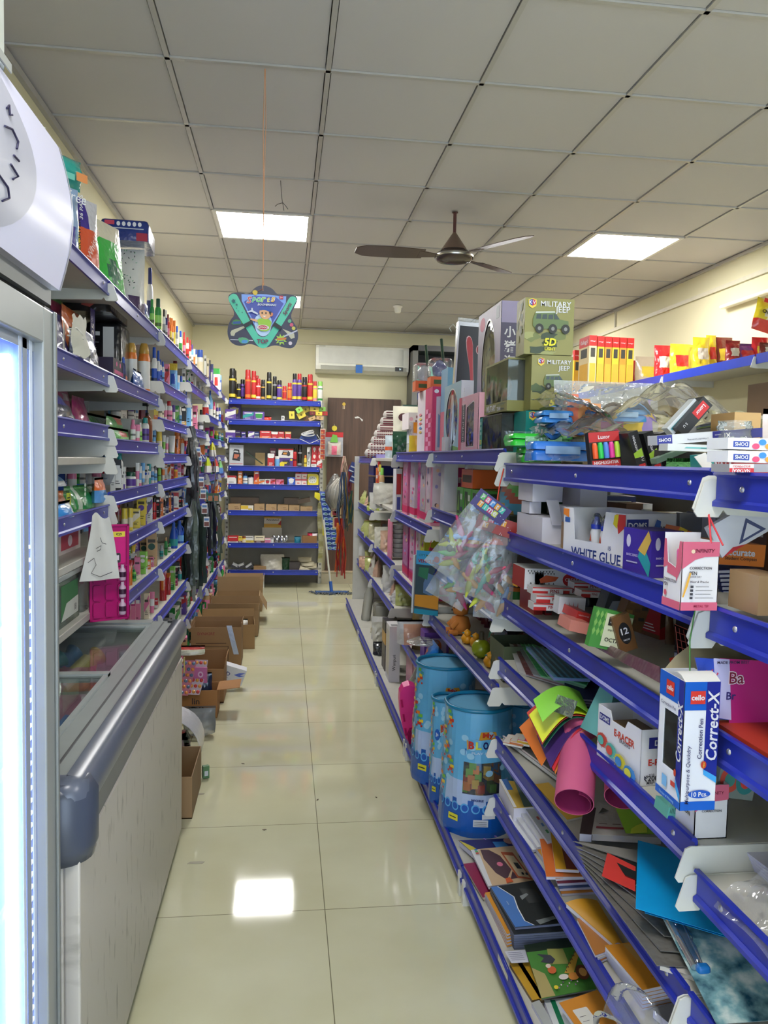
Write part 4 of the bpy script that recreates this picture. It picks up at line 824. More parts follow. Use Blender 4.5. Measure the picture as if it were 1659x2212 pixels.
row('seventh left shelf, second bay',1,-.69,0.62,C3,'690,1345,44,X,pk,mg 735,1340,44,X,pk,mg 780,1330,44,X,pk,pu 905,1320,44,T,pk,pk,wh 860,1335,44,X,cr,pk 945,1380,30,X,rd,wh',19)
row('eighth left shelf, third bay',1,-.69,0.615,C3,'1005,1120,60,S,rd,rd,or 1050,1150,44,S,rd,or,rd 1088,1092,44,X,lg,gn 1155,1090,36,P,gy,wh,tl 1120,1200,30,X,mg,rd 1185,1120,26,B,rd,wh,rd',20)
TOIL=['wh','wh','lb','bl','pk','rd','gn','or','yl','pu','bk','tl','mr']
DARK=['bk','nv','br','mr','rd','gy','dg','pu','wh']
nb={2:'third bay',3:'fourth bay',4:'fifth bay',5:'last bay'}
zn={1.79:'third',1.60:'fourth',1.45:'fourth',1.305:'fifth',1.28:'fifth',1.11:'sixth',1.08:'sixth',.865:'seventh',.84:'seventh',.615:'eighth',.58:'eighth',.36:'ninth',.33:'ninth'}
for i,zs in((2,(.36,)),(3,(1.45,1.305,1.11,.865,.615,.36)),(4,(1.45,1.28,1.08,.865,.615,.36)),(5,(1.28,1.08,.84,.58,.33))):
 for k,z in enumerate(zs):
  cols=TOIL if z>1 else DARK+['rd','gn']
  nx={1.45:.16,1.305:.13,1.28:.15,1.11:.17,1.08:.17}.get(z,.17)
  fill('%s left shelf, %s'%(zn[z] if(i,z)!=(4,1.45) else 'lower fourth',nb[i]),1,-.665,z,LY[i]+.03,LY[i+1]-.03,'BBXTXJS' if z>.7 else 'XXBSK',cols,100*i+k,.09 if z>.7 else.08,nx*.92,.085)
for i in(2,3,4,5):fill('bottom left shelf, '+nb[i],1,-.62,.12,LY[i]+.05,LY[min(i+1,6)]-.05,'XKBSX',['gn','dg','rd','tn','lb','wh','pk'],500+i,.12,.2,.10)
fill('seventh left shelf behind the pink boxes, second bay',1,-.79,.62,3.1,4.1,'XXX',['pk','mg','tn','wh'],77,.10,.17,.07)
for(loc,z,i,s_,hh) in(('back of third left shelf, third bay',1.635,2,31,.13),('back of fourth left shelf, second bay',1.30,1,32,.15),('back of second left shelf, third bay',1.83,2,33,.15),('back of fifth left shelf, second bay',1.11,1,34,.14),('back of top left shelf, second bay',2.07,1,35,.16),('back of sixth left shelf, second bay',.865,1,36,.16),('back of seventh left shelf, third bay',.865,2,38,.15)):
 fill(loc,1,-.86,z,LY[i]+.1,LY[i+1]-.05,'BXTX',TOIL,s_,hh*.75,hh,.09)
# ---- hand placed soft packs in the nearest left bay
def pL(name,label,cat,u0,u1,vtop,z,t,m,x=-.70,mf=None,seed=1,lean=0.0,zoff=0,cr=.006,deco=None,hcol=0):
 """soft pack on the left wall shelf whose broad face looks at the aisle"""
 zb=z-.0105+zoff;y0,y1=yat(u0,x,zb+.1),yat(u1,x,zb+.1);h=zat(vtop,x,(y0+y1)/2)-zb
 return bag(name,label,cat,(x-t/2-.002,(y0+y1)/2,zb),abs(y1-y0),h,t,m,'+x',seed,mf,lean,0,cr)
sf=lambda p,q:M((235,232,60),.35,'g') if(q>.86 and p<.6) else(M((60,60,150),.3,'g') if(.45<p<.8 and.12<q<.45) else(M((200,60,130),.3,'g') if(q<.12 and p>.4) else M((150,178,214),.3,'g') if q>.45 else M((88,140,190),.3,'g')))
o=bag('sanitary_pad_pack','blue grey pad pack with curly white lettering on the top left shelf','pack',(-.715,2.60,2.0595),.17,.215,.08,foil((150,178,214)),'+x',3,sf,0,-.62,.003)
a=MB();F=Frame((.046,-.08,.12),(0,1,0),(0,0,1),.17,.1);a.tx(F,'Stayfree',.5,.5,w=.85,m=(235,238,245),skew=.15,bold=.0);a.bd('lettering',o)
T=th('wet_wipes_pack','teal plastic pack with red sticker lying on top of the pad pack','pack',(-.72,2.62,2.276),rz=-.62);a=MB();a.pw(.19,.095,.10,M((38,170,160),.25,'g'),(0,0,0),(0,1,0),(0,0,1),seed=8,cr=.003,seam=.004);a.bd('pack_body',T)
a=MB();F=Frame((.053,-.085,.01),(0,1,0),(0,0,1),.17,.075);a.fp(F,rrect(.08,.55,.36,.9,.1),(214,60,80));a.rc(F,.70,.05,.95,.40,(230,150,90));a.rc(F,.0,.0,.66,.25,(120,208,190));a.bd('stickers',T)
sp=lambda p,q:M((226,214,60),.35,'g') if(p<.28 and q<.62) else(M((60,40,150),.3,'g') if q>.62 and p<.6 else(M((225,90,50),.3,'g') if q<.62 and p>.28 else M((214,214,222),.25,'g')))
o=bag('sanitary_pad_pack','orange and violet pack marked 36 PADS and SUPER SAVER standing on top shelf','pack',(-.715,2.88,2.0595),.17,.26,.09,foil((225,90,50)),'+x',5,sp,0,-.5,.004)
a=MB();F=Frame((.050,-.08,.02),(0,1,0),(0,0,1),.16,.23);a.tx(F,'SUPER SAVER',.15,.33,h=None,w=.9,m=(20,20,20),rot=PI/2,bold=.02);a.tx(F,'36 PADS',.22,.82,w=.5,m=(235,235,240),rot=PI/2,bold=.02);a.tx(F,'Whisper',.6,.35,w=.75,m=(240,200,190),rot=1.2,skew=.2);a.bd('lettering',o)
gp=lambda p,q:foil((232,226,200)) if q>.72 else(foil((34,110,80)) if(p-.5)**2+(q-.3)**2<.03 else foil((60,190,76)))
bag('diaper_pouch','bright green and cream pouch leaning on the top left shelf','pouch',(-.705,3.30,2.0595),.22,.30,.07,foil((60,190,76)),'+x',6,gp,.08,-.35,.003)
rg=random.Random(4)
yy=3.52;zb=2.0595;T=th('tissue_pack','white leaf patterned tissue pack with purple base on the top left shelf','pack',(-.735,3.86,zb));h=.335;a=MB();a.pw(.14,h,.16,M((216,216,212),.3,'g'),seed=7,base=1,cr=.003,mfun=lambda p,q:foil((70,46,92)) if q<.26+.1*math.sin(2.5*p+.5) else foil((222,222,216)));a.bd('pack_body',T)
a=MB();F=Frame((-.065,-.083,0),(1,0,0),(0,0,1),.13,h)
for _ in range(46):
 p,q=rg.uniform(.08,.92),rg.uniform(.42,.92);r=rg.uniform(0,3);c_,s_=math.cos(r),math.sin(r);a.pp(F,[(p*F.w+x*c_-y*s_,q*F.h+x*s_+y*c_) for x,y in((-.006,0),(0,.0025),(.006,0),(0,-.0025))],M(rg.choice([(60,110,80),(50,60,60),(140,180,150)]),.5))
F.lay=0;F=Frame((-.02,-.093,.05),(1,0,0),(0,0,1),.05,.06);a.fp(F,rrect(.2,.0,.7,1,.2),(214,208,216));a.bd('leaf_print',T)
T=th('sanitary_pad_pack','navy flat pack with row of round pictures laid on the tissue pack','pack',(-.73,3.84,zb+h+.004),rot=(0,0,.05));a=MB();a.rb(-.11,.10,-.12,.15,0,.095,.018,M((26,50,128),.25,'g'));F=Frame((-.11,-.121,0),(1,0,0),(0,0,1),.21,.10);
for i in range(5):a.dc(F,.38+i*.11,.72,.038,.10,(226,228,235),14)
a.rc(F,.1,.66,.3,.84,(200,60,90));a.rc(F,.1,.5,.9,.54,(200,206,220));a.rc(F,.75,.0,.98,.35,(170,30,60));a.bd('pack_body',T)
row('top left shelf, behind the tissue pack',1,-.80,2.07,C1,'928,990,56,B,sv,nv,nv',44)
pL('chips_pouch','small silver blue pouch at the foot of the tissue pack','pouch',318,330,655,2.07,.05,foil((190,196,214)),seed=9,mf=lambda p,q:foil((50,60,150)) if q>.6 else foil((196,200,214)))
T=th('carrier_bag_bundle','crumpled white paper bag spilling over the rail from a navy pack','bag',(-.665,2.60,1.80));T.scale=(.62,.62,.62);a=MB()
a.sg(7,8,lambda p,q:(.02+.05*math.sin(3*p)*q,-.10+.26*p+.02*math.sin(9*q),.10-.20*q+.03*p+.012*math.sin(13*p+7*q)),M((206,204,190),.65),.002)
a.sg(4,6,lambda p,q:(-.02-.03*p,-.10+.13*p,.06-.16*q+.02*math.sin(8*p)),M((190,186,170),.65),.002);a.bd('paper',T)
a=MB();a.tu([(.0,-.10,.03),(.03,-.05,.045),(.05,.0,.02)],.004,M((225,222,212),.6));a.tu([(.0,-.10,.0),(.03,-.06,-.005),(.05,.0,.0)],.004,M((225,222,212),.6));a.bd('twisted_handle',T)
pL('diaper_pouch','violet and white diaper pouch behind the crumpled paper bag','pouch',118,165,668,1.74,.10,foil((60,50,150)),x=-.71,seed=12,mf=lambda p,q:foil((56,44,140)) if(q<.55 or p>.5) else foil((214,210,226)))
pL('diaper_pouch','crimson and lime trimmed pouch behind the violet pouch, second left shelf','pouch',135,168,645,1.74,.08,foil((180,40,90)),x=-.84,seed=13,mf=lambda p,q:foil((120,200,100)) if q>.88 else foil((176,50,100)))
o=pL('diaper_pack','orange pack marked 125 with violet edge, second left shelf','pack',166,214,675,1.74,.10,foil((222,110,44)),x=-.76,seed=14,mf=lambda p,q:foil((222,110,44)) if p<.78 else foil((60,44,140)))
a=MB();F=Frame((.057,-.1,.1),(0,1,0),(0,0,1),.3,.25);a.rc(F,.36,.1,.6,.7,(44,36,110));a.tx(F,'125*',.48,.4,w=.30,m=(235,232,230),rot=PI/2,bold=.02);a.bd('price_mark',o)
for k,(u0,u1,vt,x,lab) in enumerate([(168,206,718,-.69,'navy pouch with light label in front of the orange pack'),(185,228,712,-.675,'leaning dark blue glossy pouch beside the black diaper box')]):
 pL('sanitary_pad_pack',lab,'pouch',u0,u1,vt,1.74,.05,foil((28,44,100)),x=x,seed=20+k,lean=.12*k,mf=lambda p,q:foil((200,206,220)) if(.2<p<.6 and.12<q<.2) else foil((28,44,100)))
zb=1.7285;y0=yat(262,-.70,1.80);h=zat(700,-.70,y0+.05)-zb
T=th('diaper_pack','tall black diaper pack with white strip on second left shelf','pack',(-.775,y0+.10,zb));a=MB();a.rb(-.075,.075,-.10,.10,0,h,.02,M((24,24,27),.3,'g'));F=Frame((-.075,-.1005,0),(1,0,0),(0,0,1),.15,h);a.rc(F,.50,.06,.80,.92,(206,206,202))
for i in range(16):a.rc(F,.12,.25+i*.028,.12+random.Random(i).uniform(.15,.28),.262+i*.028,M((120,120,124),.5))
a.rc(F,.3,.78,.42,.84,M((200,200,200),.5));a.bd('pack_body',T)
T=th('sanitary_pad_pack','black pack with rosy flower emblem lying across the black diaper pack','pack',(-.80,y0-.02,zb+h+.003));a=MB();a.rb(-.12,.10,-.2,.17,0,.075,.02,M((26,24,28),.3,'g'));F=Frame((-.12,-.201,0),(1,0,0),(0,0,1),.22,.08);a.fp(F,[(.5,.3),(.65,.2),(.8,.5),(.7,.8),(.55,.7)],(170,80,70));a.fp(F,[(.2,.7),(.45,.9),(.4,.6)],(170,110,90));a.dc(F,.70,.5,.05,.14,(200,140,90),8);a.bd('pack_body',T)
pL('biscuit_pouch','small orange and purple pouch beside the black diaper pack','pouch',262,284,782,1.74,.04,foil((230,110,50)),x=-.685,seed=31,mf=lambda p,q:foil((230,110,50)) if p+q<1.1 else foil((90,70,130)))
ybox(3.30,3.52,-.78,-.69,1.7285,.10,'product_box','navy box with pink dots lying before the two gold capped bottles','box',(30,26,60),lambda a,N_,A_,T_:(a.rc(A_,.1,.4,.9,.55,(200,70,130)),a.dc(A_,.3,.8,.05,.1,(220,90,150)),a.dc(A_,.6,.8,.05,.1,(220,90,150))),1)
bag('wipes_pack','blue soft pack hanging over the rail under the gold capped bottles','pack',(-.672,3.72,1.742),.20,.08,.05,foil((34,96,176)),'+x',33)
m1=lambda p,q:foil((224,120,160)) if q>.5 else(foil((80,180,130)) if q>.2 else foil((150,190,220)))
pL('sanitary_pad_pack','pink and green pad pack at left end of the third left shelf','pack',115,139,838,1.545,.09,foil((224,120,160)),x=-.70,seed=41,mf=m1)
pL('sanitary_pad_pack','dusty pink pack standing behind the pink and green pack','pack',140,167,835,1.545,.07,foil((190,90,130)),x=-.84,seed=42,mf=lambda p,q:foil((214,200,205)) if(.3<p<.8 and.7<q<.85) else foil((196,96,136)))
T=bag('sanitary_pad_pack','shiny navy and violet pad pack lying on the third left shelf','pack',(-.75,2.62,1.5345),.42,.13,.14,foil((44,40,110)),'+x',43,lambda p,q:foil((70,60,190)) if abs(p-.5)<.25 and q>.35 else foil((32,28,70)),.3)
pL('sanitary_pad_pack','magenta pad pack behind the navy and violet pack','pack',178,203,858,1.545,.08,foil((206,60,140)),x=-.83,seed=44,mf=lambda p,q:foil((225,120,180)) if abs(p-.6)<.12 else foil((200,60,136)))
pL('chips_pouch','green pouch laid behind bottles on the third left shelf, second bay','pouch',205,268,898,1.50,.09,foil((40,130,50)),x=-.82,seed=45)
pL('chips_pouch','green and red snack pouch drooping over the bracket, third left shelf','pouch',248,292,925,1.50,.06,foil((70,190,70)),x=-.685,seed=46,mf=lambda p,q:foil((200,50,40)) if(p-.6)**2+(q-.6)**2<.05 else foil((70,190,70)))
pL('chips_pouch','upper green snack pouch with red tomato spot, third left shelf','pouch',250,280,897,1.50,.08,foil((50,150,50)),x=-.76,seed=47,mf=lambda p,q:foil((214,90,60)) if q>.7 and p>.4 else foil((60,160,56)))
row('fourth left shelf, nearest bay',1,-.80,1.255,C3,'190,150,82,B,pk,dg,wh 408,150,80,B,pk,dg,wh',50)
for k,(cx,w,lab) in enumerate([(298,130,'large frosted bottle between the two teal capped bottles'),(478,112,'large frosted bottle nearest the bracket on the fourth left shelf')]):
 u,v=110+cx*.2411,960+(125 if k==0 else 112)*.2411;x=-.88;y=yat(u,x,1.25);r=w*.2411*y/FPX/2;h=zat(v,x,y)-1.244
 T=th('baby_powder_bottle',lab,'bottle',(x,y,1.244),group='frosted bottles with red dot');a=MB();a.la([(r*.9,0),(r,.02),(r,h*.75),(r*.7,h*.92),(r*.3,h)],M((176,186,196),.35),n=18,sy=.6);F=Frame((-r*.7,-r*.62,h*.2),(1,0,0),(0,0,1),r*1.4,h*.5);a.dc(F,.5,.75,.1,.06,(200,50,60));a.tx(F,'Johnson\'s',.5,.45,w=.8,m=(70,90,140),skew=.2);a.bd('body',T)
bag('tissue_pack','light blue flat tissue pack lying over the orange and green packs','pack',(-.76,2.62,1.335),.22,.05,.12,foil((50,130,200)),'+x',51,lambda p,q:foil((216,222,228)) if q<.3 else foil((50,134,200)),cr=.003)
for k,(u0,u1,vt,c_,lab) in enumerate([(124,160,1062,(222,116,44),'orange diaper pack marked XL, fourth left shelf'),(160,176,1060,(44,140,66),'green diaper pack right beside the orange one'),(177,217,1048,(48,150,74),'green dotted diaper pack nearest the bracket, fourth left shelf')]):
 y0,y1=yat(u0,-.69,1.3),yat(u1,-.69,1.3);w_=y1-y0;o=bag('diaper_pack',lab,'pack',(-.735,(y0+y1)/2,1.2445),w_,zat(vt,-.69,(y0+y1)/2)-1.245,.08,foil(c_),'+x',52+k,(lambda p,q:foil((200,214,196)) if abs(p-.22)<.07 else foil((48,150,74))) if k==2 else None,.0,-.12,.002)
 if k==0:a=MB();F=Frame((.045,.0,.015),(0,1,0),(0,0,1),.07,.06);a.rc(F,.1,0,.6,.9,(190,200,50));a.tx(F,'XL',.35,.5,h=.4,m=(20,60,30),rot=PI/2,bold=.02);a.bd('size_mark',o)
 if k==2:
  a=MB();F=Frame((.044,-w_*.35,.01),(0,1,0),(0,0,1),w_*.7,.09)
  for i in range(5):a.dc(F,.2,.12+i*.18,.045,.08,(206,226,206),12)
  a.bd('dot_print',o)
bag('sweet_pouch','small orange and blue pouch over the bracket at the fourth left shelf','pouch',(-.685,3.03,1.262),.14,.09,.05,foil((230,120,50)),'+x',56,lambda p,q:foil((90,150,210)) if q<.5 else foil((230,110,50)))
bag('tissue_pack','blue and white pouch lying on the rail below the orange pack','pouch',(-.67,2.50,1.2448),.14,.05,.05,foil((60,140,210)),'+x',57,lambda p,q:foil((220,224,228)) if p>.6 else foil((60,140,210)))
ybox(2.70,3.0-.02,-.95,-.74,1.0985,.13,'product_box','white and crimson box behind the hanging paper bag','box',(214,206,200),lambda a,N_,A_,T_:(a.rc(A_,.1,.1,.9,.8,(180,40,70)),a.dc(A_,.5,.3,.1,.15,(230,220,220))),1)
for k,(y0,y1,lab) in enumerate([(2.44,2.74,'clear storage tub with green label marked 18 on the lowest left shelf'),(2.765,2.90,'empty clear container beside the green labelled tub')]):
 T=th('storage_tub',lab,'tub',(-.82,(y0+y1)/2,.8985));w=y1-y0;a=MB();a.rb(-.14,.14,-w/2,w/2,0,.15,.02,M((150,160,150),.12,'f',d=.45,ns=3.0));a.bd('tub_body',T)
 a=MB();a.rb(-.148,.148,-w/2-.006,w/2+.006,.15,.168,.006,M((170,176,170),.3));a.bd('lid',T)
 if k==0:
  a=MB();a.box(-.12,.12,-w/2+.02,w/2-.02,.004,.135,M((110,160,120),.5));F=Frame((.141,-w/2+.06,.02),(0,1,0),(0,0,1),w-.1,.11);a.rc(F,0,0,1,1,(60,130,80));a.fp(F,[(0,0),(1,0),(1,.5),(.3,.45)],(206,214,200));a.tx(F,'18',.82,.2,h=.2,m=(50,60,60),bold=.02);a.bd('label',T)
bag('packet','rusty orange packet lying on the tub','packet',(-.80,2.60,1.069),.22,.035,.10,foil((150,60,30)),'+x',60,cr=.004)
T=th('sachet_display','magenta plastic blister display marked 29 hanging from the left rail','display',(-.600,2.80,.865),rz=-1.05);MG=M((176,14,104),.3);H=zat(1133,-.60,2.8)-.865;W_=.135
a=MB();a.box(-.006,.0,-W_/2,W_/2,0,H,MG);
for s_ in(-1,1):a.box(0,.007,s_*(W_/2-.004)-.004,s_*(W_/2-.004)+.004,0,H,MG)
a.box(0,.007,-W_/2,W_/2,0,.007,MG);a.box(0,.007,-W_/2,W_/2,H-.007,H,MG);a.box(0,.005,-W_/2,W_/2,H*.56,H*.575,MG)
for c in range(3):
 for r in range(3):a.pz(rrect(-.015,0,.015,H*.16,.008),(.0,-.042+c*.042,.012+r*H*.18),(0,1,0),(0,0,1),.009,MG)
a.bd('tray',T)
a=MB();F=Frame((.0012,-W_/2+.012,H*.59),(0,1,0),(0,0,1),W_-.024,H*.34);a.fp(F,rrect(0,0,1,1,.06),M((206,30,124),.35));a.tx(F,'LIVON',.22,.86,w=.42,m=(235,215,225));a.rc(F,.1,.72,.4,.76,(60,110,170))
a.rc(F,.56,.82,.99,.98,(226,208,60));a.tx(F,'₹29',.8,.9,h=.09,m=(30,20,20),bold=.03);a.fp(F,rrect(.55,.02,.85,.32,.05),(60,50,60));a.rc(F,.62,.1,.8,.25,(230,215,225))
for i,tx in enumerate(('Love','smooth','hair?')):a.tx(F,tx,.22,.6-i*.12,h=.09,m=(230,190,215),skew=.3)
a.bd('printed_card',T)
for c in range(1):
 for r in range(3):a=MB();a.la([(.010,0),(.012,.004),(.012,.036),(.006,.044),(.006,.055)],M((200,170,190),.2),(.012,.042,.018+r*H*.18),10);a.la([(.0125,.012),(.0125,.03)],(60,20,50),(.012,.042,.018+r*H*.18),10,cap=False);a.bd('serum_bottle',T)
P1=(-.612,2.70,1.02);T=th('hanging_paper_bag','white paper sheath with black scribbles hanging from the left rail','paper bag',P1,rz=-1.05);T.scale=(.8,.66,.9)
a=MB();a.sg(10,12,lambda p,q:(.012*math.sin(5*p+2*q),(-.035-.06*(1-q)**1.3)+(.085+.12*(1-q))*p,.24*q+.012*math.sin(6*p)*(q>.8)),M((208,206,198),.6),.002);a.bd('paper',T)
a=MB()
for pts in([(.15,.18),(.0,.16),(.01,.14),(.03,.135)],[(-.02,.12),(.005,.13),(.0,.115),(-.015,.11)],[(-.06,.07),(-.03,.085),(-.02,.06),(-.045,.03),(.0,.015),(.06,.03)]):a.tu([(.02,y,z) for y,z in pts if y<.1],.0012,(30,30,40),5)
a.bd('scribble',T)
# ---- sachet strips hanging in the left aisle shelving
def strips(label,x,y,z0,z1,w,n,col,seed,cards=None):
 rg=random.Random(seed);T=th('sachet_strip_bundle',label,'sachet strips',(x,y,z0),rz=-1.15);H=z1-z0
 a=MB()
 for i in range(n):
  yy,xx=rg.uniform(-w/2,w/2),rg.uniform(-.03,.04);L0=rg.uniform(0,H*.18);tw=rg.uniform(-.6,.6);sw=rg.uniform(.018,.03);ph=rg.uniform(0,6)
  def f(p,q,yy=yy,xx=xx,L0=L0,tw=tw,sw=sw,ph=ph):
   t=(1-q);sp=min(1,t*2.2+.12);zz=L0+(H-L0)*q;an=tw+.4*math.sin(3*q+ph)
   return(xx*sp+(p-.5)*sw*math.sin(an),yy*sp+(p-.5)*sw*math.cos(an)+.004*math.sin(20*q+ph),zz)
  a.sg(1,22,f,M(rg.choice(col),.3,'g'),0.0008)
 a.bd('sachets',T);return T
GD=[(40,52,46),(30,40,36),(66,82,74),(22,26,26),(84,98,88)]
T=strips('long bundle of dark green shiny sachet strips hanging before the left shelves',-.615,5.46,.52,1.20,.15,30,GD,1)
a=MB()
for i,(p,q) in enumerate([(-.01,1.5),(.0,1.44),(.015,1.30),(.03,1.22),(.04,1.12),(.055,1.03)]):
 F=Frame((.05,p,q-.52-.07),(.3,.95,0),(0,0,1),.038,.07);a.rc(F,0,0,1,1,M((214,212,208),.3));a.rc(F,.08,.08,.92,.5,(120,70,60));a.rc(F,.1,.62,.9,.85,(90,130,180))
a.tu([(.02,-.03,1.08),(.03,.0,1.0),(.05,.06,.9)],.002,(220,220,215));a.bd('picture_cards',T)
T=strips('upper black sachet strips knotted above the green bundle, left shelves',-.625,5.43,1.12,1.64,.08,14,[(28,28,30),(44,44,46),(70,74,76),(20,20,22)],2)
T=strips('black sachet strips hanging before the far left shelves',-.60,6.60,.60,1.10,.20,18,[(22,24,32),(30,32,44),(50,52,60),(60,70,60)],3)
a=MB()
for i in range(3):F=Frame((.05,-.10+i*.05,.47),(.2,.97,0),(0,0,1),.045,.07);a.rc(F,0,0,1,1,M((40,70,50),.3));a.rc(F,.15,.1,.85,.7,(150,100,70))
a.bd('picture_cards',T)
T=strips('clear and grey film strips behind the green bundle, lower left',-.615,5.62,.42,.80,.10,7,[(150,156,150),(96,120,90),(176,180,176)],4)
a=MB();a.sg(3,10,lambda p,q:(.01*math.sin(4*q),(-.03-.05*(1-q))+(.05+.10*(1-q))*p,.36*q),M((150,152,156),.2,'f',d=.6),0.001);tag(a.bd('film_sleeve'),'grey translucent plastic sleeve hanging before the fifth left bay','plastic sleeve',loc=(-.59,6.75,1.16))
rgq=random.Random(9)
for k,(y,z,c_,lab) in enumerate([(6.9,1.50,(214,214,60),'yellow soft toy bottle hooked on far left rail'),(7.7,1.34,(120,190,120),'green and blue printed pouch hooked on the far left rail'),(7.2,1.36,(196,60,40),'red white pouch hooked on the far left rail'),(6.5,1.37,(190,210,40),'lime pouch hooked between sachet strips')]):
 bag('pouch',lab,'pouch',(-.62,y,z-.06),.15,.13,.06,foil(c_),'+x',70+k,lambda p,q,c_=c_:foil(c_) if q>.4 else foil((80,130,200) if k==1 else(214,214,210)))
# ================================================================== back wall shelf goods
CB,CB2=(470,720,.1869),(470,1000,.1869)
def rowB(loc,z,tf,spec,seed,yb=8.80):
 rg=random.Random(seed);ox,oy,sc=tf;zb=z-.0115
 for it in spec.split():
  q=it.split(',');cx,cy,w=float(q[0]),float(q[1]),float(q[2]);kind,body=q[3],q[4];cap=q[5] if len(q)>5 and q[5] else None;lab=q[6] if len(q)>6 else None
  u,v,wp=ox+cx*sc,oy+cy*sc,w*sc;d=8.75 if len(q)<8 else float(q[7])
  for lane in range(3):
   y=d+lane*.07;ww=wp*y/FPX*.985;P=ony(u,v,y);x=P.x;h=max(.03,P.z-zb)
   if free(x,y,zb,ww/2*.9,h):break
  else:continue
  OCC.append((x,y,zb,ww/2*.9,h))
  if kind in 'XL':
   dd=min(ww,.14);T=bpy.data.objects.new('product_box',None);COL.objects.link(T);T.location=(x,y+dd/2-.02,zb);a=MB();a.box(-ww/2,ww/2,-dd/2,dd/2,0,h,M(CC(body),.4));F=Frame((-ww/2,-dd/2,0),(1,0,0),(0,0,1),ww,h);art(a,F,CC(body),CC(cap or body),rg);a.bd('carton',T)
  else:T=pdt(kind,x,y,zb,ww,h,body,cap,lab,1,rg)
  bn,cn=CN[body][1],CN[cap][1] if cap else '';noun=NOUN[kind][0]
  desc=(cn+' capped '+bn+' '+noun) if kind in 'BPAHJKT' and cn and cn!=bn else((bn+' and '+cn+' '+noun) if cn and cn!=bn else bn+' '+noun)
  put(T,desc,bn+' '+noun,loc,noun.split()[-1],'goods on the '+loc)
rowB('top of back wall shelf',2.065,CB,'172,408,74,A,bk,bk,yl 192,430,60,A,bk,bk,yl 245,582,48,A,bk,bk,yl 290,534,54,A,pu,bk,bk 352,422,66,A,rd,rd,or 420,436,58,A,rd,rd,yl 414,525,52,A,bk,gy,gy 456,490,44,A,rd,rd,or 472,525,54,A,rd,rd,wh 527,538,50,A,bk,bk,gd 597,452,58,A,bk,bk,yl 662,498,50,A,bk,bk,gy 716,544,58,A,pu,bk,yl 775,610,52,A,rd,rd,or 834,574,52,A,or,rd,rd 893,466,54,A,pu,bk,yl 948,468,54,A,pu,rd,yl 1008,506,62,A,bk,bk,rd 1072,476,64,A,rd,rd,yl 1128,556,50,A,yl,rd,pk 1188,558,58,A,wh,lg,gn',61)
rowB('second back wall shelf',1.845,CB,'150,878,120,X,pu,wh 195,820,140,X,pu,yl 355,905,120,X,pu,tl 480,908,120,X,pu,gn 755,955,36,X,wh,gy',62)
rowB('third back wall shelf',1.65,CB,'150,1120,110,X,pu,wh 232,1124,70,X,pu,yl 302,1140,50,X,pu,nv 390,1134,70,X,pu,wh 455,1138,56,X,nv,gy 555,1128,126,X,rd,or 660,1138,74,X,rd,wh 736,1138,68,X,rd,gd 815,1138,72,X,rd,gd',63)
rowB('fourth back wall shelf',1.347,CB,'618,1390,76,X,rd,wh 690,1420,56,J,lb,wh 640,1328,70,X,mr,rd 895,1322,44,B,rd,bk,rd 952,1290,50,A,bk,bk,gy 1016,1410,34,B,yl,or,yl 1055,1316,40,X,wh,gy 1112,1448,62,X,rd,wh 1178,1448,62,X,rd,wh',64)
rowB('fifth back wall shelf',1.147,CB2,'165,145,104,X,wh,rd 262,95,50,X,or,cr 320,122,56,B,lb,nv,wh 385,145,60,S,wh,nv,wh 452,84,60,X,or,rd 510,190,64,X,wh,or 578,188,64,X,wh,rd 640,184,56,X,pk,rd 700,192,44,X,pk,rd 744,192,44,X,pk,rd 852,165,88,X,bl,wh',65)
for i,(cx,c0) in enumerate([(932,0),(1004,0),(932,1),(1004,1)]):
 x=ony(470+cx*.1869,1000+240*.1869,8.76).x;T=th('tea_box',['left','right'][i%2]+[' lower',' upper'][c0]+' of four white and red boxes stacked on fifth back wall shelf','box',(x,8.80,1.1355+c0*.0735),group='white and red stacked boxes');a=MB();a.box(-.033,.033,-.05,.05,0,.073,(224,206,202));F=Frame((-.033,-.05,0),(1,0,0),(0,0,1),.066,.073);a.rc(F,0,.8,1,1,(200,60,70));a.rc(F,.15,.15,.85,.65,(236,224,210));a.rc(F,.28,.3,.72,.5,(206,120,120));a.bd('carton',T)
T=th('plastic_timer','yellow rounded box with white dial on the fifth back wall shelf','box',(ony(675,1040,8.76).x,8.78,1.1355));a=MB();a.pz(rrect(-.066,0,.066,.135,.03),(0,-.03,0),(1,0,0),(0,0,1),-.06,M((226,210,50),.35));a.pz(rrect(-.044,.03,.044,.108,.03),(0,-.03,0),(1,0,0),(0,0,1),.004,(220,222,205));
a.bd('case',T)
a=MB()
for i in range(8):a.pz(ngon(.028*math.cos(i*PI/4),.07+.024*math.sin(i*PI/4),.004,n=8),(0,-.0345,0),(1,0,0),(0,0,1),.001,(60,70,60))
a.bd('dial_marks',T)
def lantern(a,F,c_):
 a.fp(F,[(.2,.3),(.75,.25),(.8,.62),(.3,.68)],(40,40,44));a.fp(F,[(.3,.38),(.68,.35),(.7,.56),(.35,.58)],M(c_));a.dc(F,.68,.38,.12,.12*F.w/F.h,(60,60,64),14);a.fp(F,[(.25,.68),(.35,.80),(.7,.78),(.72,.62),(.66,.62),(.62,.72),(.38,.74)],(30,30,34))
ybox(8.74,8.86,-.605,-.455,1.3355,.235,'torch_box','silver box with lantern picture on the fourth back wall shelf','box',(190,194,196),lambda a,N_,A_,T_:(lantern(a,N_,(190,110,80)),a.rc(N_,.05,.12,.95,.14,(200,40,40))),1)
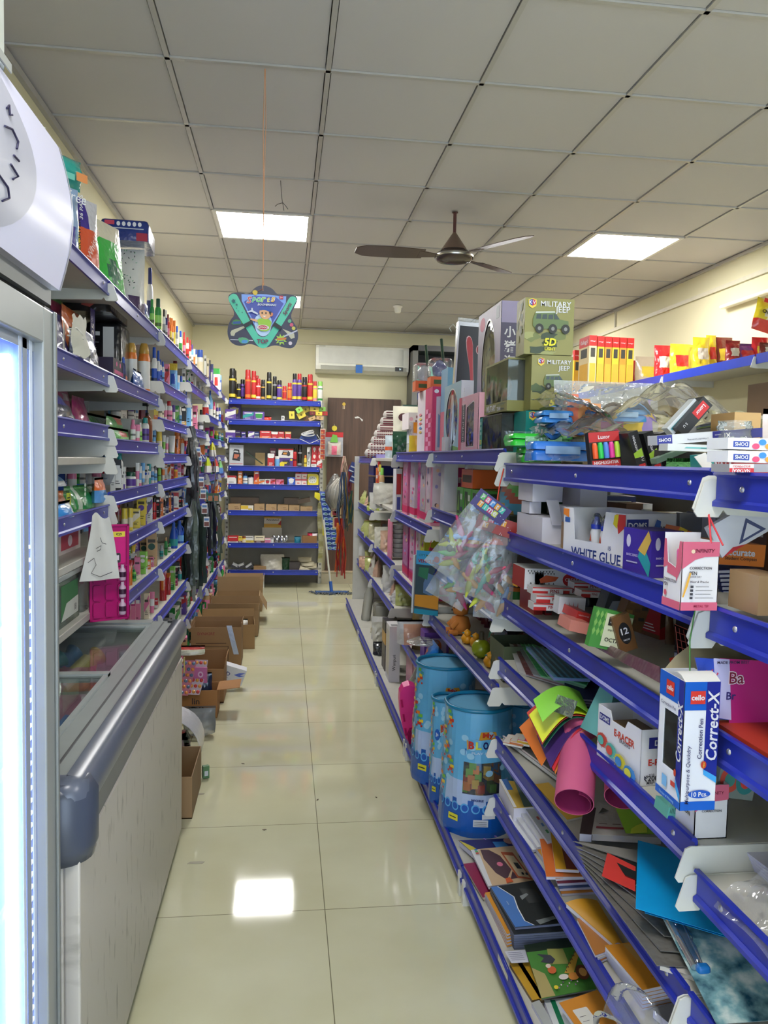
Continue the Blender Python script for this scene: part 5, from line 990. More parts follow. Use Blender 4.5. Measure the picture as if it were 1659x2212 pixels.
ybox(8.74,8.84,-.075,.085,1.3355,.105,'torch_box','purple torch box below the white one, fourth back wall shelf','box',(84,60,130),lambda a,N_,A_,T_:(lantern(a,N_,(214,190,50)),a.dc(N_,.88,.8,.08,.12,(226,200,60)),a.dc(N_,.25,.3,.16,.3,(226,206,50))),1)
ybox(8.74,8.84,-.075,.085,1.442,.098,'torch_box','white and red torch box on top of the purple one','box',(216,214,210),lambda a,N_,A_,T_:(lantern(a,N_,(206,140,60)),a.rc(N_,0,.86,1,1,(200,50,40))),1)
for i in range(6):
 if i<2:continue
 ybox(8.76,8.82,.29+(i%2)*.062-.0,.35+(i%2)*.062-.002,[1.3355,1.42,1.50][i//2],.078,'bulb_box',['left','right'][i%2]+[' middle',' middle',' upper'][i//2]+' red bulb box of the stack, fourth back wall shelf','box',(190,36,44),lambda a,N_,A_,T_:(a.dc(N_,.5,.55,.26,.26,(230,226,215),14),a.rc(N_,.4,.15,.6,.4,(226,222,212))),1,group='red bulb boxes')
a=MB();a.box(-.13,.10,-.03,.03,0,.012,(44,60,44));tag(a.bd('folded_tarp'),'dark green folded mat leaning on the fourth back wall shelf','mat',loc=(-.33,8.78,1.42),rot=(0,.62,0))
ybox(8.86,8.89,-.33,-.225,1.3355,.155,'product_box','tall tan box behind the green mat','box',(206,176,110),None,1)
for i,(cx,cy,w,h,r,c_) in enumerate([(860,945,60,84,.05,'yl'),(985,940,90,70,.5,'yl'),(1030,880,90,70,.4,'yl'),(960,880,70,60,.6,'lg'),(1120,878,100,50,-.05,'yl'),(1210,878,70,50,0,'lg'),(1095,925,60,40,0,'mr'),(1170,930,76,42,0,'yl'),(1240,928,60,44,0,'rd'),(1100,985,80,40,.4,'tn'),(1180,980,80,40,-.1,'tn'),(1040,985,60,60,.5,'br')]):
 P=ony(470+cx*.1869,720+cy*.1869,8.73+.035*(i%3));W2,H2=w*.1869*8.75/FPX,h*.1869*8.75/FPX
 T=th('bulb_pack',CN[c_][1]+[' upright',' tilted lower',' tilted upper',' tilted rear',' top right',' end',' squat',' middle',' overhanging',' slanted',' flat',' small dark'][i]+' small carton in the heap on second back wall shelf','carton',(P.x,P.y,max(P.z-H2/2,1.834)),rot=(0,-r,0),group='small yellow and green cartons');a=MB();a.box(-W2/2,W2/2,-.025,.045,0,H2,M(CC(c_),.4));F=Frame((-W2/2,-.025,0),(1,0,0),(0,0,1),W2,H2);a.dc(F,.5,.5,.14,.2,(120,110,30),8);a.bd('carton',T)
bag('chilli_pouch','red shiny crumpled pouch on the second back wall shelf','pouch',(ony(572,903,8.75).x,8.76,1.834),.14,.055,.06,foil((206,50,34)),'y',91,cr=.012)
T=th('extension_lead','coiled white lead lying on a blue tray, third back wall shelf','cable',(ony(665,940,8.72).x,8.70,1.652));a=MB()
for k in range(3):a.tu([(.07*math.cos(t)*(1-.1*k),.05*math.sin(t),.05+.012*k+.02*math.sin(t+k)) for t in[i*PI/8 for i in range(17)]],.006,(214,216,214),6)
a.tu([(.1,0,.05),(.13,-.03,0),(.02,-.03,-.05),(-.09,-.02,.0)],.004,(206,208,208),5);a.bd('cable',T)
a=MB();a.pz([(-.10,.0),(.11,.0),(.08,.05),(-.06,.05)],(0,-.01,.0),(1,0,0),(0,0,1),-.05,(40,66,130));a.bd('tray',T)
KR=(176,146,104)
for i,(cx0,cx1,top) in enumerate([(120,265,480),(420,545,478),(555,685,480),(690,820,485),(822,948,488),(955,1098,500)]):
 xa,xb=ony(470+cx0*.1869,1100,8.74).x,ony(470+cx1*.1869,1100,8.74).x;h=ony(600,1000+top*.1869,8.74).z-.8485
 T=th('open_carton',['leftmost','second','third','fourth','fifth','last'][i]+' of the low brown cartons along the sixth back wall shelf','carton',((xa+xb)/2,8.81,.8485),group='low brown cartons');w=xb-xa-.006;a=MB();K=M(KR,.7)
 for q in((-w/2,w/2,-.07,-.066),(-w/2,w/2,.066,.07),(-w/2,-w/2+.004,-.066,.066),(w/2-.004,w/2,-.066,.066)):a.box(*q,0,h,K)
 a.box(-w/2,w/2,-.066,.066,0,.004,K);F=Frame((-w/2,-.07,0),(1,0,0),(0,0,1),w,h);a.rc(F,.5,.55,.8,.62,(120,90,56));a.rc(F,.55,.3,.9,.42,(140,108,70));a.bd('walls',T)
 a=MB();rg=random.Random(i)
 for k in range(5):a.box(-w/2+.01+k*(w-.02)/5,-w/2+.006+(k+1)*(w-.02)/5,-.06,.06,.004,h*rg.uniform(.7,1.0),M(rg.choice([(200,196,180),(120,130,90),(176,160,140),(150,60,50)])))
 a.bd('contents',T)
ybox(8.74,8.85,ony(520,1100,8.74).x,ony(548,1100,8.74).x-.004,.8485,.06,'product_box','yellow and white box between brown cartons, sixth back wall shelf','box',(222,216,200),lambda a,N_,A_,T_:(a.rc(N_,0,.4,.6,1,(226,190,60)),a.rc(N_,.6,.2,.9,.5,(200,170,60))),1)
for i,(cx0,cx1,top,lab) in enumerate([(150,478,400,'long flat brown carton lying behind the low cartons'),(770,940,408,'brown carton behind the fourth low carton')]):ybox(8.89,9.0,ony(470+cx0*.1869,1080,8.9).x,ony(470+cx1*.1869,1080,8.9).x,.8485,.145,'carton',lab,'carton',(112,92,68),None,1)
ybox(8.86,8.95,.15,.29,.94,.05,'carton','tilted brown carton at the right of the sixth back wall shelf','carton',(122,100,74),None,1,rot=(0,-.22,0))
rowB('seventh back wall shelf',.505,CB2,'180,845,122,X,rd,wh 262,850,44,X,yl,br 305,848,44,J,yl,am,cr 365,846,110,X,wh,yl 485,848,116,X,cr,br 580,872,66,X,pk,wh 630,866,40,J,wh,gy,wh',66)
a=MB();rg=random.Random(3)
for k in range(9):a.la([(.001,-.03),(.022,-.01),(.025,.012),(.012,.03),(.002,.034)],M((190,192,196),.15,'m'),(rg.uniform(-.07,.07),rg.uniform(-.04,.04),.03+.028*(k%2)),8)
o=a.bd('foil_sachets');tag(o,'heap of crinkled silver foil wrapped pieces on seventh back wall shelf','foil packs',kind='stuff',loc=(ony(605,1165,8.76).x,8.77,.4935))
bag('cloth_pouch','teal cloth pouch beside the brown box, seventh back wall shelf','pouch',(ony(643,1160,8.75).x,8.77,.4935),.07,.08,.06,M((20,120,146),.6),'y',93)
ybox(8.74,8.86,ony(653,1170,8.74).x,ony(684,1170,8.74).x,.4935,.085,'carton','brown box with pink packets on top, seventh back wall shelf','carton',(150,108,60),None,1)
bag('packet','pink and white packet on the brown box, seventh back wall shelf','packet',(.31,8.78,.580),.11,.035,.08,foil((206,70,120)),'y',94,lambda p,q:foil((226,214,220)) if p>.5 else foil((190,40,70)))
T=th('first_aid_box','paper topped carton standing upright behind goods, seventh back wall shelf','box',(ony(588,1140,8.95).x,8.95,.4935));a=MB();a.box(-.11,.11,-.03,.03,0,.16,(170,166,150));a.bd('lower_card',T)
T=th('printed_carton','paracetamol style carton in yellow white and red leaning above grey card','box',(ony(589,1130,8.93).x,8.95,.655));a=MB();a.box(-.095,.095,-.03,.02,0,.12,(216,212,200));F=Frame((-.095,-.03,0),(1,0,0),(0,0,1),.19,.12);a.rc(F,0,0,1,.35,(206,160,50));a.fp(F,[(.8,.3),(1,.2),(1,.7)],(190,50,40));a.tx(F,'Paracetamol',.5,.72,w=.7,m=(60,44,40),bold=.02);a.rc(F,0,.85,1,1,(190,150,60));a.bd('carton',T)
for i,(cx,w,c_,r,lab) in enumerate([(190,70,'sv',.5,'silver'),(285,70,'gy',-.4,'grey'),(385,60,'sv',-.6,'pale')]):
 T=th('cutlery_pack',lab+' tilted hardware pack on the bottom back wall shelf','pack',(ony(470+cx*.1869,1200,8.76).x,8.77,.215),rot=(0,r,0));a=MB();a.box(-.04,.04,-.05,.05,0,.03,(60,60,64));a.box(-.036,.036,-.046,.046,.03,.05,M((190,192,192),.2));a.bd('blister',T)
ybox(8.75,8.87,ony(548,1220,8.74).x,ony(575,1220,8.74).x,.1935,.045,'carton','small flat brown box on the bottom back wall shelf','carton',(158,126,84),None,1)
bag('white_sack','large white knotted plastic sack on the bottom back wall shelf','bag',(ony(588,1220,8.8).x,8.82,.1935),.26,.17,.16,M((196,192,176),.4,'g'),'y',96,cr=.012)
bag('green_net','dark green packed netting beside the white sack','pack',(ony(617,1220,8.8).x,8.80,.1935),.09,.14,.07,M((30,70,40),.5),'y',97,cr=.01)
ybox(8.76,8.88,ony(625,1220,8.74).x,ony(648,1220,8.74).x,.1935,.09,'carton','small dark carton with pale flap, bottom back wall shelf','carton',(70,60,52),None,1)
for i,(dx,dz,r) in enumerate([(0.0,0,.2),(.03,.045,-.1),(.07,.02,.5),(.0,.09,.1)]):bag('paper_bundle',['lowest','middle','slanting','topmost'][i]+' cream cloth bundle at the right of the bottom back wall shelf','bundle',(.23+dx,8.79+.01*i,.196+dz),.15,.05,.10,M((196,188,160),.6),'y',98+i,cr=.006,rz=r)
# ================================================================== floor cartons along the left shelves
def carton(label,x,y,w,d,h,rz=0,col=(168,138,98),flaps=(1,1,1,1),fl=.5,marks=None,open_=(100,100,60,80),group='brown cartons on the floor',z=0.0):
 """open cardboard box, centre (x, y); flaps order front, back, left, right; open_ = flap angles"""
 T=th('cardboard_box',label,'cardboard box',(x,y,z),rz,group);K=M(col,.75,ns=8.0);a=MB();t=.004
 for q in((-w/2,w/2,-d/2,-d/2+t),(-w/2,w/2,d/2-t,d/2),(-w/2,-w/2+t,-d/2+t,d/2-t),(w/2-t,w/2,-d/2+t,d/2-t)):a.box(*q,0,h,K)
 a.box(-w/2,w/2,-d/2,d/2,0,t,K)
 F=Frame((-w/2,-d/2,0),(1,0,0),(0,0,1),w,h);A_=Frame((w/2,-d/2,0),(0,1,0),(0,0,1),d,h)
 if marks:marks(a,F,A_)
 a.bd('walls',T)
 for i,on in enumerate(flaps):
  if not on:continue
  L_=min(w,d)*fl;an=math.radians(open_[i]);a=MB()
  if i==0:a.sg(1,2,lambda p,q:(-w/2+w*p,-d/2-L_*q*math.sin(an),h+L_*q*math.cos(an)),K,.003)
  if i==1:a.sg(1,2,lambda p,q:(w/2-w*p,d/2+L_*q*math.sin(an),h+L_*q*math.cos(an)),K,.003)
  if i==2:a.sg(1,2,lambda p,q:(-w/2-L_*q*math.sin(an),d/2-d*p,h+L_*q*math.cos(an)),K,.003)
  if i==3:a.sg(1,2,lambda p,q:(w/2+L_*q*math.sin(an),-d/2+d*p,h+L_*q*math.cos(an)),K,.003)
  a.bd('flap',T)
 return T
def cfit(u0,u1,vb,vt,y=None):
 P0,P1=onz(u0,vb,0),onz(u1,vb,0);y0=P1.y;return ony(u0,vb,y0).x,P1.x,y0,zat(vt,P1.x,y0)
xs=cfit(470,530,1283,1240);carton('farthest brown floor carton, under the end of left shelves',-.38,7.55,.36,.36,.22,.0,(172,142,102),open_=(10,10,10,10),fl=.25)
carton('brown open floor carton with slanting right flap, second farthest',-.40,6.98,.38,.36,.235,.02,(164,134,94),flaps=(0,1,0,1),open_=(0,5,0,150),fl=.35)
carton('brown floor carton with torn top edge, third farthest',-.40,6.50,.40,.34,.21,.0,(150,120,82),flaps=(1,1,0,0),open_=(8,4,0,0),fl=.18,marks=lambda a,F,A_:(a.rc(F,.12,.2,.17,.4,(80,60,40)),a.rc(F,.2,.2,.25,.4,(80,60,40)),a.rc(F,.5,.5,.75,.56,(120,90,60))))
carton('brown floor carton holding yellow packets, beside the tall dark carton',-.42,6.06,.40,.32,.185,.06,(150,118,76),flaps=(0,1,1,0),open_=(0,10,20,0),fl=.2,marks=lambda a,F,A_:[a.dc(A_,.2+.3*i,.8,.04,.05,(90,64,40),8) for i in range(3)])
bag('packet','yellow and white packet inside the fourth floor carton','packet',(-.33,6.06,.15),.12,.05,.08,foil((214,180,60)),'y',120,lambda p,q:foil((226,222,210)) if p>.5 else foil((220,180,50)))
bag('packet','pale packet inside the fourth floor carton','packet',(-.48,6.04,.14),.16,.05,.08,foil((206,204,196)),'y',121)
dm=lambda a,F,A_:(a.tx(F,'DYNA2RE',.30,.84,h=.07,m=(140,60,56),bold=.01),a.rc(F,.1,.58,.7,.60,(90,60,40)),a.rc(F,.2,.1,.75,.52,(100,72,48)),a.rc(F,.22,.12,.73,.50,(146,112,74)))
carton('large brown floor carton marked in faded red capitals',-.455,5.55,.34,.24,.27,.0,(152,118,80),flaps=(0,1,1,1),open_=(0,2,4,4),fl=.12,marks=dm)
a=MB();a.sg(1,6,lambda p,q:(.035*p+.05*q,-.002-.006*math.sin(3*q),-.20*q),M((176,190,216),.3,'g'),.002);tag(a.bd('sachet_strip'),'silver blue sachet strip hanging over the large marked carton','sachet strip',loc=(-.385,5.42,.285))
T=carton('shallow brown carton with high back flap near the freezer end',-.47,4.72,.26,.22,.20,.0,(160,118,74),flaps=(0,1,0,1),open_=(0,0,0,10),fl=.3)
T=th('carton_white','white printed carton flap lettered ZED with blue swoosh, leaning by the boxes','carton',(-.325,4.86,.05),rot=(.15,.33,.1));a=MB();a.box(-.075,.075,-.01,.05,0,.105,(214,216,220));F=Frame((-.075,-.01,0),(1,0,0),(0,0,1),.15,.105);a.tx(F,'ZED',.18,.52,h=.24,m=(50,60,130),bold=.02);a.rc(F,.1,.28,.35,.31,(120,130,170));a.fp(F,[(.55,.55),(.75,.75),(.98,.85),(.8,.62),(.98,.66),(.8,.5)],(90,110,200));a.tx(F,'₹30/-',.8,.25,h=.12,m=(60,70,140));a.bd('carton',T)
T=carton('open brown carton with big flap, beside the freezer end, lettered lin',-.455,4.42,.20,.17,.155,.0,(166,116,66),flaps=(0,0,0,1),open_=(0,0,0,84),fl=.72,marks=lambda a,F,A_:(a.tx(F,'lin',.42,.62,h=.22,m=(60,40,40),bold=.02),a.tx(F,'ro',.42,.28,h=.12,m=(90,60,50))))
def cards(label,x,y,z,n,w,h,cols,seed,lean=.5,rz=0):
 T=th('blister_card',label,'blister card',(x,y,z),rot=(-lean*.6,0,rz));a=MB();a.sg(3,6,lambda p,q:(w*(p-.5)+.02*q,.03*math.sin(2.4*q),h*q),M(cols[0],.35,'g'),.002);a.bd('card',T)
 a=MB();rg=random.Random(seed)
 for i in range(n):
  for j in range(3):a.la([(.010,0),(.009,.005),(.0,.007)],M(cols[1+(i+j)%(len(cols)-1)],.2,'g'),(w*(-.33+.33*j)+.02*(i+.5)/n,.03*math.sin(2.4*(i+.5)/n)-.003,h*(i+.5)/n),8,rot=Matrix.Rotation(PI/2,3,'X'))
 a.bd('blisters',T)
CS=[[(196,120,150),(226,150,60),(70,60,110),(206,60,90)],[(206,130,150),(226,140,70),(90,120,150)],[(214,196,206),(200,60,60),(226,160,70)],[(120,60,110),(214,130,90),(60,60,70)]]
for i,(x,y,z,lab) in enumerate([(-.60,4.25,.14,'pink blister card of sweets, left of the open carton'),(-.54,4.27,.15,'rosy blister card of sweets leaning on the open carton'),(-.48,4.28,.15,'pale orange blister card draped over the open carton'),(-.62,4.22,.05,'purple blister card low beside the freezer end')]):cards(lab,x,y,z,6,.07,.19,CS[i],i,.6,-.2)
bag('sweet_packet','white and red sweet packet on top of the blister cards','packet',(-.52,4.45,.33),.17,.05,.06,foil((226,210,206)),'y',130,lambda p,q:foil((200,70,60)) if q>.6 else foil((214,216,190)))
bag('dark_packet','dark blue packet in the lettered carton with pink front','packet',(-.44,4.40,.14),.10,.10,.05,foil((30,50,80)),'y',131)
ybox(4.33,4.345,-.485,-.41,.20,.085,'card_pack','pink card with round picture sticking out of the open carton','card',(196,110,160),lambda a,N_,A_,T_:(a.dc(N_,.55,.55,.2,.2,(226,190,214),14),a.dc(N_,.55,.55,.1,.1,(180,80,140),14)),1,rz=-.2)
T=th('toy_card_roll','bent sheaf of toy cards in clear wrap lying past the freezer corner','cards',(-.405,3.62,.0));a=MB();rg=random.Random(8)
a.sg(4,10,lambda p,q:(-.12+.16*math.sin(PI*.62*q)+.0,-.10+.2*p,.05+.22*math.cos(PI*.5*q)),M((206,208,214),.3,'g'),.003)
for i in range(14):x_,z_=rg.uniform(-.09,.015),rg.uniform(.06,.19);a.box(x_,x_+.022,-.11,-.08,z_,z_+.035,M(rg.choice([(150,60,60),(90,60,80),(170,150,150),(60,70,60),(190,160,60)]),.3,'g'),rot=Matrix.Rotation(rg.uniform(-.6,.6),3,'Y'))
a.bd('cards',T)
for i in range(3):ybox(3.50,3.52,-.40+.035*i-.02,-.372+.035*i-.02,.003,.055,'eraser_card',['red','violet','green'][i]+' little card standing at the foot of the toy card sheaf','card',[(170,60,70),(110,60,120),(90,130,90)][i],lambda a,N_,A_,T_:a.rc(N_,.2,.2,.8,.6,(206,210,214)),1,rz=.2*i)
bag('sachet_heap_bag','clear bag of grey sachets between carton and toy cards','bag',(-.42,4.05,.02),.16,.14,.10,M((150,154,156),.15,'f',d=.6),'y',133,cr=.012)
carton('narrow brown carton peeking past the freezer side',-.475,3.28,.25,.34,.17,0,(150,120,84),flaps=(0,0,0,0))
# ---- litter on the floor
for i,(u,v,s_,lab) in enumerate([(423,1864,.03,'scrap of clear tape on a floor tile near the freezer'),(428,1716,.028,'faint scrap of tape farther up the aisle floor')]):
 P=onz(u,v,.0);a=MB();a.pz([(-s_,-.006),(s_*.8,-.008),(s_,.004),(s_*.4,.008),(-s_*.7,.007)],(0,0,.0),(1,0,0),(0,1,0),.001,M((176,170,150),.2));tag(a.bd('tape_scrap'),lab,'tape',loc=(P.x,P.y,.0005),rz=.2*i)
for i,(u,v) in enumerate([(571,1793),(686,1728),(813,1723),(525,1650)]):
 P=onz(u,v,.0);a=MB();a.pz([(-.008,0),(0,-.004),(.009,.001),(.002,.004)],(0,0,0),(1,0,0),(0,1,0),.0015,M((90,74,56),.7));tag(a.bd('crumb'),['dark crumb on the floor left of the tile joint','dark crumb on the long tile joint','dark crumb right of the tile joint','dark crumb farthest up the aisle floor'][i],'crumb',loc=(P.x,P.y,.0005),rz=i*.9)
# ================================================================== hanging stock round the brown door
def hang(name,label,cat,u,v0,v1,y,wpx,col,fn=None):pass
y=8.56;x0=ony(704,1062,y).x;z1,z0=zat(1062,x0,y),zat(1188,x0+.05,y)
for s_ in(0,1):
 T=th('sachet_strip',['left','right'][s_]+' of two blue printed sachet strips hanging by the back wall shelf','sachet strip',(x0-.03+s_*.06,y-.01*s_,z0),group='blue sachet strips');a=MB();H=z1-z0
 a.sg(2,24,lambda p,q:((p-.5)*.075+.09*(1-q),.012*math.sin(25*q)+.02*q,H*q),M((28,66,160),.3,'g'),.003)
 for i in range(12):
  q=(i+.5)/12;xx=.09*(1-q);zz=H*q;a.pz([(-.03,-.014),(.01,-.02),(.03,-.004),(.0,.014),(-.03,.010)],(xx,-.022,zz),(1,0,0),(0,0,1),.002,M((150,176,210),.3));a.pz([(-.02,-.006),(.012,-.01),(.018,.002),(-.01,.006)],(xx,-.0245,zz),(1,0,0),(0,0,1),.002,M((60,110,90),.3))
 a.bd('sachets',T)
P=ony(686,1072,8.62);a=MB();a.pz([(-.035,-.01),(.02,-.05),(.035,.03),(-.03,.045)],(0,0,0),(1,0,0),(0,0,1),.002,(226,214,40));tag(a.bd('price_card'),'yellow card beside the blue sachet strips','card',loc=P)
P=ony(694,1130,8.62);T=th('sachet_strip','grey yellow narrow strip hanging along the back shelf post','sachet strip',(P.x-.01,8.62,.30));a=MB();a.sg(2,20,lambda p,q:((p-.5)*.05+.01*math.sin(6*q),.01*math.sin(30*q),.66*q),M((150,146,96),.3,'g'),.002);a.bd('sachets',T)
a=MB();a.pz(rrect(-.02,0,.02,.20,.008),(.045,-.01,.30),(1,0,0),(0,0,1),.002,(220,206,60));a.bd('yellow_label',T)
P=ony(723,1060,8.3);T=th('mop_head','white cotton mop head in clear bag hanging before the brown door','mop',(P.x,8.2,P.z-.16));a=MB();rg=random.Random(6)
for i in range(26):
 an=rg.uniform(0,2*PI);r=rg.uniform(.02,.085);a.tu([(.02*math.cos(an)+.05,.02*math.sin(an),.30),(r*math.cos(an)+.01,r*math.sin(an),.20),(r*1.05*math.cos(an)-.02,r*math.sin(an),.06),(r*.5*math.cos(an)+.01,r*.5*math.sin(an),-.02)],[.006,.012,.013,.006],M((214,208,190),.8),6)
a.bd('cotton_strands',T);a=MB();a.la([(.04,-.05),(.10,.05),(.11,.16),(.06,.28),(.02,.34)],M((220,222,220),.12,'f',d=.12),(0,0,0),14,cap=False);a.bd('clear_wrap',T)
def cords(label,cols,u,v0,v1,y,n,wd,seed,name='cord_bundle',r=.005,cat='cords'):
 P,Q=ony(u,v0,y),ony(u,v1,y);rg=random.Random(seed);T=th(name,label,cat,(P.x,y,Q.z));H=P.z-Q.z;a=MB()
 for i in range(n):
  dx,dy=rg.uniform(-wd,wd),rg.uniform(-.03,.03);L0=rg.uniform(0,.25*H);ph=rg.uniform(0,6)
  a.tu([(dx*(.25+.75*min(1,(1-t)*1.6))+.006*math.sin(9*t+ph),dy+.005*math.sin(7*t),L0+(H-L0)*t) for t in[k/9 for k in range(10)]],r,M(rg.choice(cols),.35,'g' if i%2 else 'p'),5)
 a.bd('cords',T)
cords('orange and red tasselled cords hanging low at the end of the gondola',[(200,90,30),(180,40,24),(214,140,40),(150,30,20)],738,1120,1250,7.66,16,.05,1,r=.006)
cords('mixed gold green and black cords hanging above the orange ones',[(120,96,40),(30,60,50),(40,40,40),(160,130,50),(60,80,110)],742,1020,1150,7.64,18,.055,2)
cords('red chain bead strings at the corner of the far gondola',[(120,30,40),(90,40,60)],756,1005,1080,7.62,7,.02,3,r=.006)
cords('dark green and yellow cords beside the red bead strings',[(24,66,50),(150,140,50),(30,50,60)],759,1060,1135,7.60,8,.02,4)
cords('pale pink raffia strings tied above the cords',[(196,170,150),(206,150,140)],744,985,1050,7.70,9,.035,5,r=.004)
cords('yellow and orange short cords left of the tasselled ones',[(206,150,40),(190,110,30)],730,1130,1188,7.72,5,.015,6,r=.007)
for i in range(2):
 P=ony(762+i*2,1010+i*22,7.58);T=th('toy_card',['upper','lower'][i]+' blue tag with white stripes at the gondola corner','tag',(P.x,7.58,P.z),rot=(0,.4,0));a=MB();a.box(-.03,.03,-.003,.0,-.05,.05,(40,60,130));F=Frame((-.03,-.003,-.05),(1,0,0),(0,0,1),.06,.1);a.rc(F,.1,.1,.9,.2,(206,214,226));a.rc(F,.1,.5,.9,.62,(206,214,226));a.bd('card',T)
for i in range(3):
 P=ony(728-(i==2)*4,1098+i*30-(i==2)*55,8.35);T=th('lace_card',['upper','lower','hidden top'][i]+' red card edged in gold beads hanging before the brown door','card',(P.x,8.35,P.z),group='red beaded cards');a=MB();a.pz(rrect(-.045,-.07,.045,.07,.012),(0,0,0),(1,0,0),(0,0,1),.003,(196,176,140));a.pz(rrect(-.028,-.05,.028,.045,.01),(0,-.003,0),(1,0,0),(0,0,1),.003,M((140,26,26),.3));a.bd('card',T)
for i,(u,v,fn) in enumerate([(743,873,0),(775,903,1)]):
 P=ony(u,v,YB-.032);a=MB()
 if fn==0:a.pz([(.022*(1 if k%2 else.75)*math.cos(k*PI/8),.022*(1 if k%2 else.75)*math.sin(k*PI/8)) for k in range(16)],(0,0,0),(1,0,0),(0,0,1),.002,(214,176,60));a.box(-.012,-.005,-.002,0,-.055,-.02,(220,200,160));a.box(.004,.011,-.002,0,-.055,-.02,(220,200,160));tag(a.bd('rosette_sticker'),'small gold rosette sticker high on the brown door','sticker',loc=P)
 else:a.pz([(-.05,.01),(-.01,.02),(.05,-.02),(.04,-.04),(.01,-.0),(-.04,-.005)],(0,0,0),(1,0,0),(0,0,1),.002,(214,212,205));tag(a.bd('torn_sticker'),'torn white sticker on the brown door','sticker',loc=P)
P=ony(722,950,YB-.16);T=th('gift_set','framed pink toiletries blister pack hanging on the brown door','blister pack',(P.x,YB-.16,P.z-.14));a=MB();a.box(-.10,.10,-.004,.0,-.05,.22,M((170,172,178),.3,'g'));a.box(-.10,.10,-.008,-.004,.17,.225,(190,40,44));a.bd('card',T);a=MB();a.pw(.15,.15,.04,M((226,120,140),.3,'g'),(0,-.02,-.03),seed=3,mfun=lambda p,q:foil((228,110,140)) if(.25<p<.75 and q<.7) else foil((200,190,180)));a.bd('bubble',T);a=MB();a.pz([(-.05,0),(.04,0),(.03,.08),(-.02,.09)],(0,-.03,.11),(1,0,0),(0,0,1),.003,(110,180,70));a.bd('leaf_card',T)
a=MB();a.pz(ngon(0,.27,.03,n=16),(.0,-.004,0),(1,0,0),(0,0,1),.003,(222,206,60));a.bd('smiley_disc',T);a=MB();a.tu([(0,0,.235),(0,0,.32)],.002,(180,180,170));a.tu([(0,.0,.26),(0,.12,.27)],.003,(180,180,170));a.bd('hook',T)
P=ony(697,960,8.64);T=th('sachet_strip','narrow strip of red food picture sachets on the back shelf post','sachet strip',(P.x,8.64,P.z-.17));a=MB();a.sg(1,6,lambda p,q:((p-.5)*.055,.02*(1-q),.34*q),M((214,190,170),.35,'g'),.002)
for i in range(6):F=Frame((-.022,-.004,.01+i*.055),(1,0,0),(0,0,1),.044,.045);a.rc(F,0,0,1,1,(150,50,36));a.rc(F,.1,.1,.6,.5,(200,120,60))
a.bd('sachets',T)
T=th('floor_mop','flat string mop with white pole and blue joint leaning by the door','mop',(ony(717,1265,8.30).x,8.35,0));a=MB();a.tu([(0,0,.02),(-.004,.0,.03),(-.09,.16,.78)],.011,(196,196,186),8);a.bd('pole',T);a=MB();a.tu([(0,0,.02),(-.012,.02,.13)],.018,(40,90,170),8);a.box(-.17,.17,-.03,.03,.012,.026,M((60,96,150),.5));a.bd('joint',T)
a=MB();rg=random.Random(2)
for i in range(90):
 x_=rg.uniform(-.24,.22);s_=rg.choice((-1,1));L_=rg.uniform(.05,.11);a.tu([(x_*.8,0,.012),(x_,s_*L_*.6,.02),(x_+rg.uniform(-.02,.02),s_*L_,.008)],.005,M(rg.choice([(96,100,98),(120,122,116),(70,84,110)]),.9),4)
a.bd('strings',T)
# ================================================================== right gondola goods
def qd(name,label,cat,px,z,t,cover,side=(214,212,205),deco=None,group=None,dz=(0,0,0,0),plane='z',parts=('cover','pages'),bend=0.0,col2=None,k='p',r=.4):
 """book / card / sheet: four photo corners (near-left, near-right, far-right, far-left) found on plane z (or x), thickness t below it"""
 if plane=='z':P=[onz(u,v,z+d) for(u,v),d in zip(px,dz)]
 elif plane=='x':P=[onx(u,v,z+d) for(u,v),d in zip(px,dz)]
 else:P=[ony(u,v,z+d) for(u,v),d in zip(px,dz)]
 c=sum(P,Vector())/4;T=th(name,label,cat,c-Vector((0,0,t)) if plane=='z' else c,group=group);O=T.location;P=[p-Vector(O) for p in P]
 n=(P[1]-P[0]).cross(P[3]-P[0]).normalized();cov=M(cover,r,k) if isinstance(cover,tuple) else cover
 tc=min(.0012,t*.4);a=MB()
 def pt(p,q):return(P[0]*(1-p)+P[1]*p)*(1-q)+(P[3]*(1-p)+P[2]*p)*q+n*bend*4*(p*(1-p) if bend>0 else-q*(1-q))
 a.sg(6 if bend else 1,6 if bend else 1,pt,cov,tc)
 F=Frame(P[0],P[1]-P[0],P[3]-P[0],(P[1]-P[0]).length,(P[3]-P[0]).length);F.n=n
 if deco:deco(a,F)
 a.bd(parts[0],T)
 if t>.002:
  a=MB();s_=M(side,.6) if isinstance(side,tuple) else side
  a.sg(6 if bend else 1,6 if bend else 1,lambda p,q:pt(.01+.98*p,.01+.98*q)-n*(tc+.0003),s_,t-tc-.0006)
  if len(parts)>1:a.bd(parts[1],T)
  else:a.bd('stack',T)
 return T
def ysp(y0,y1,x0,x1,z,h,name,label,cat,body,deco=None,**k):return ybox(y0,y1,x0,x1,z,h,name,label,cat,body,deco,-1,**k)
D=lambda z:z-.0115
KW=(216,216,220)
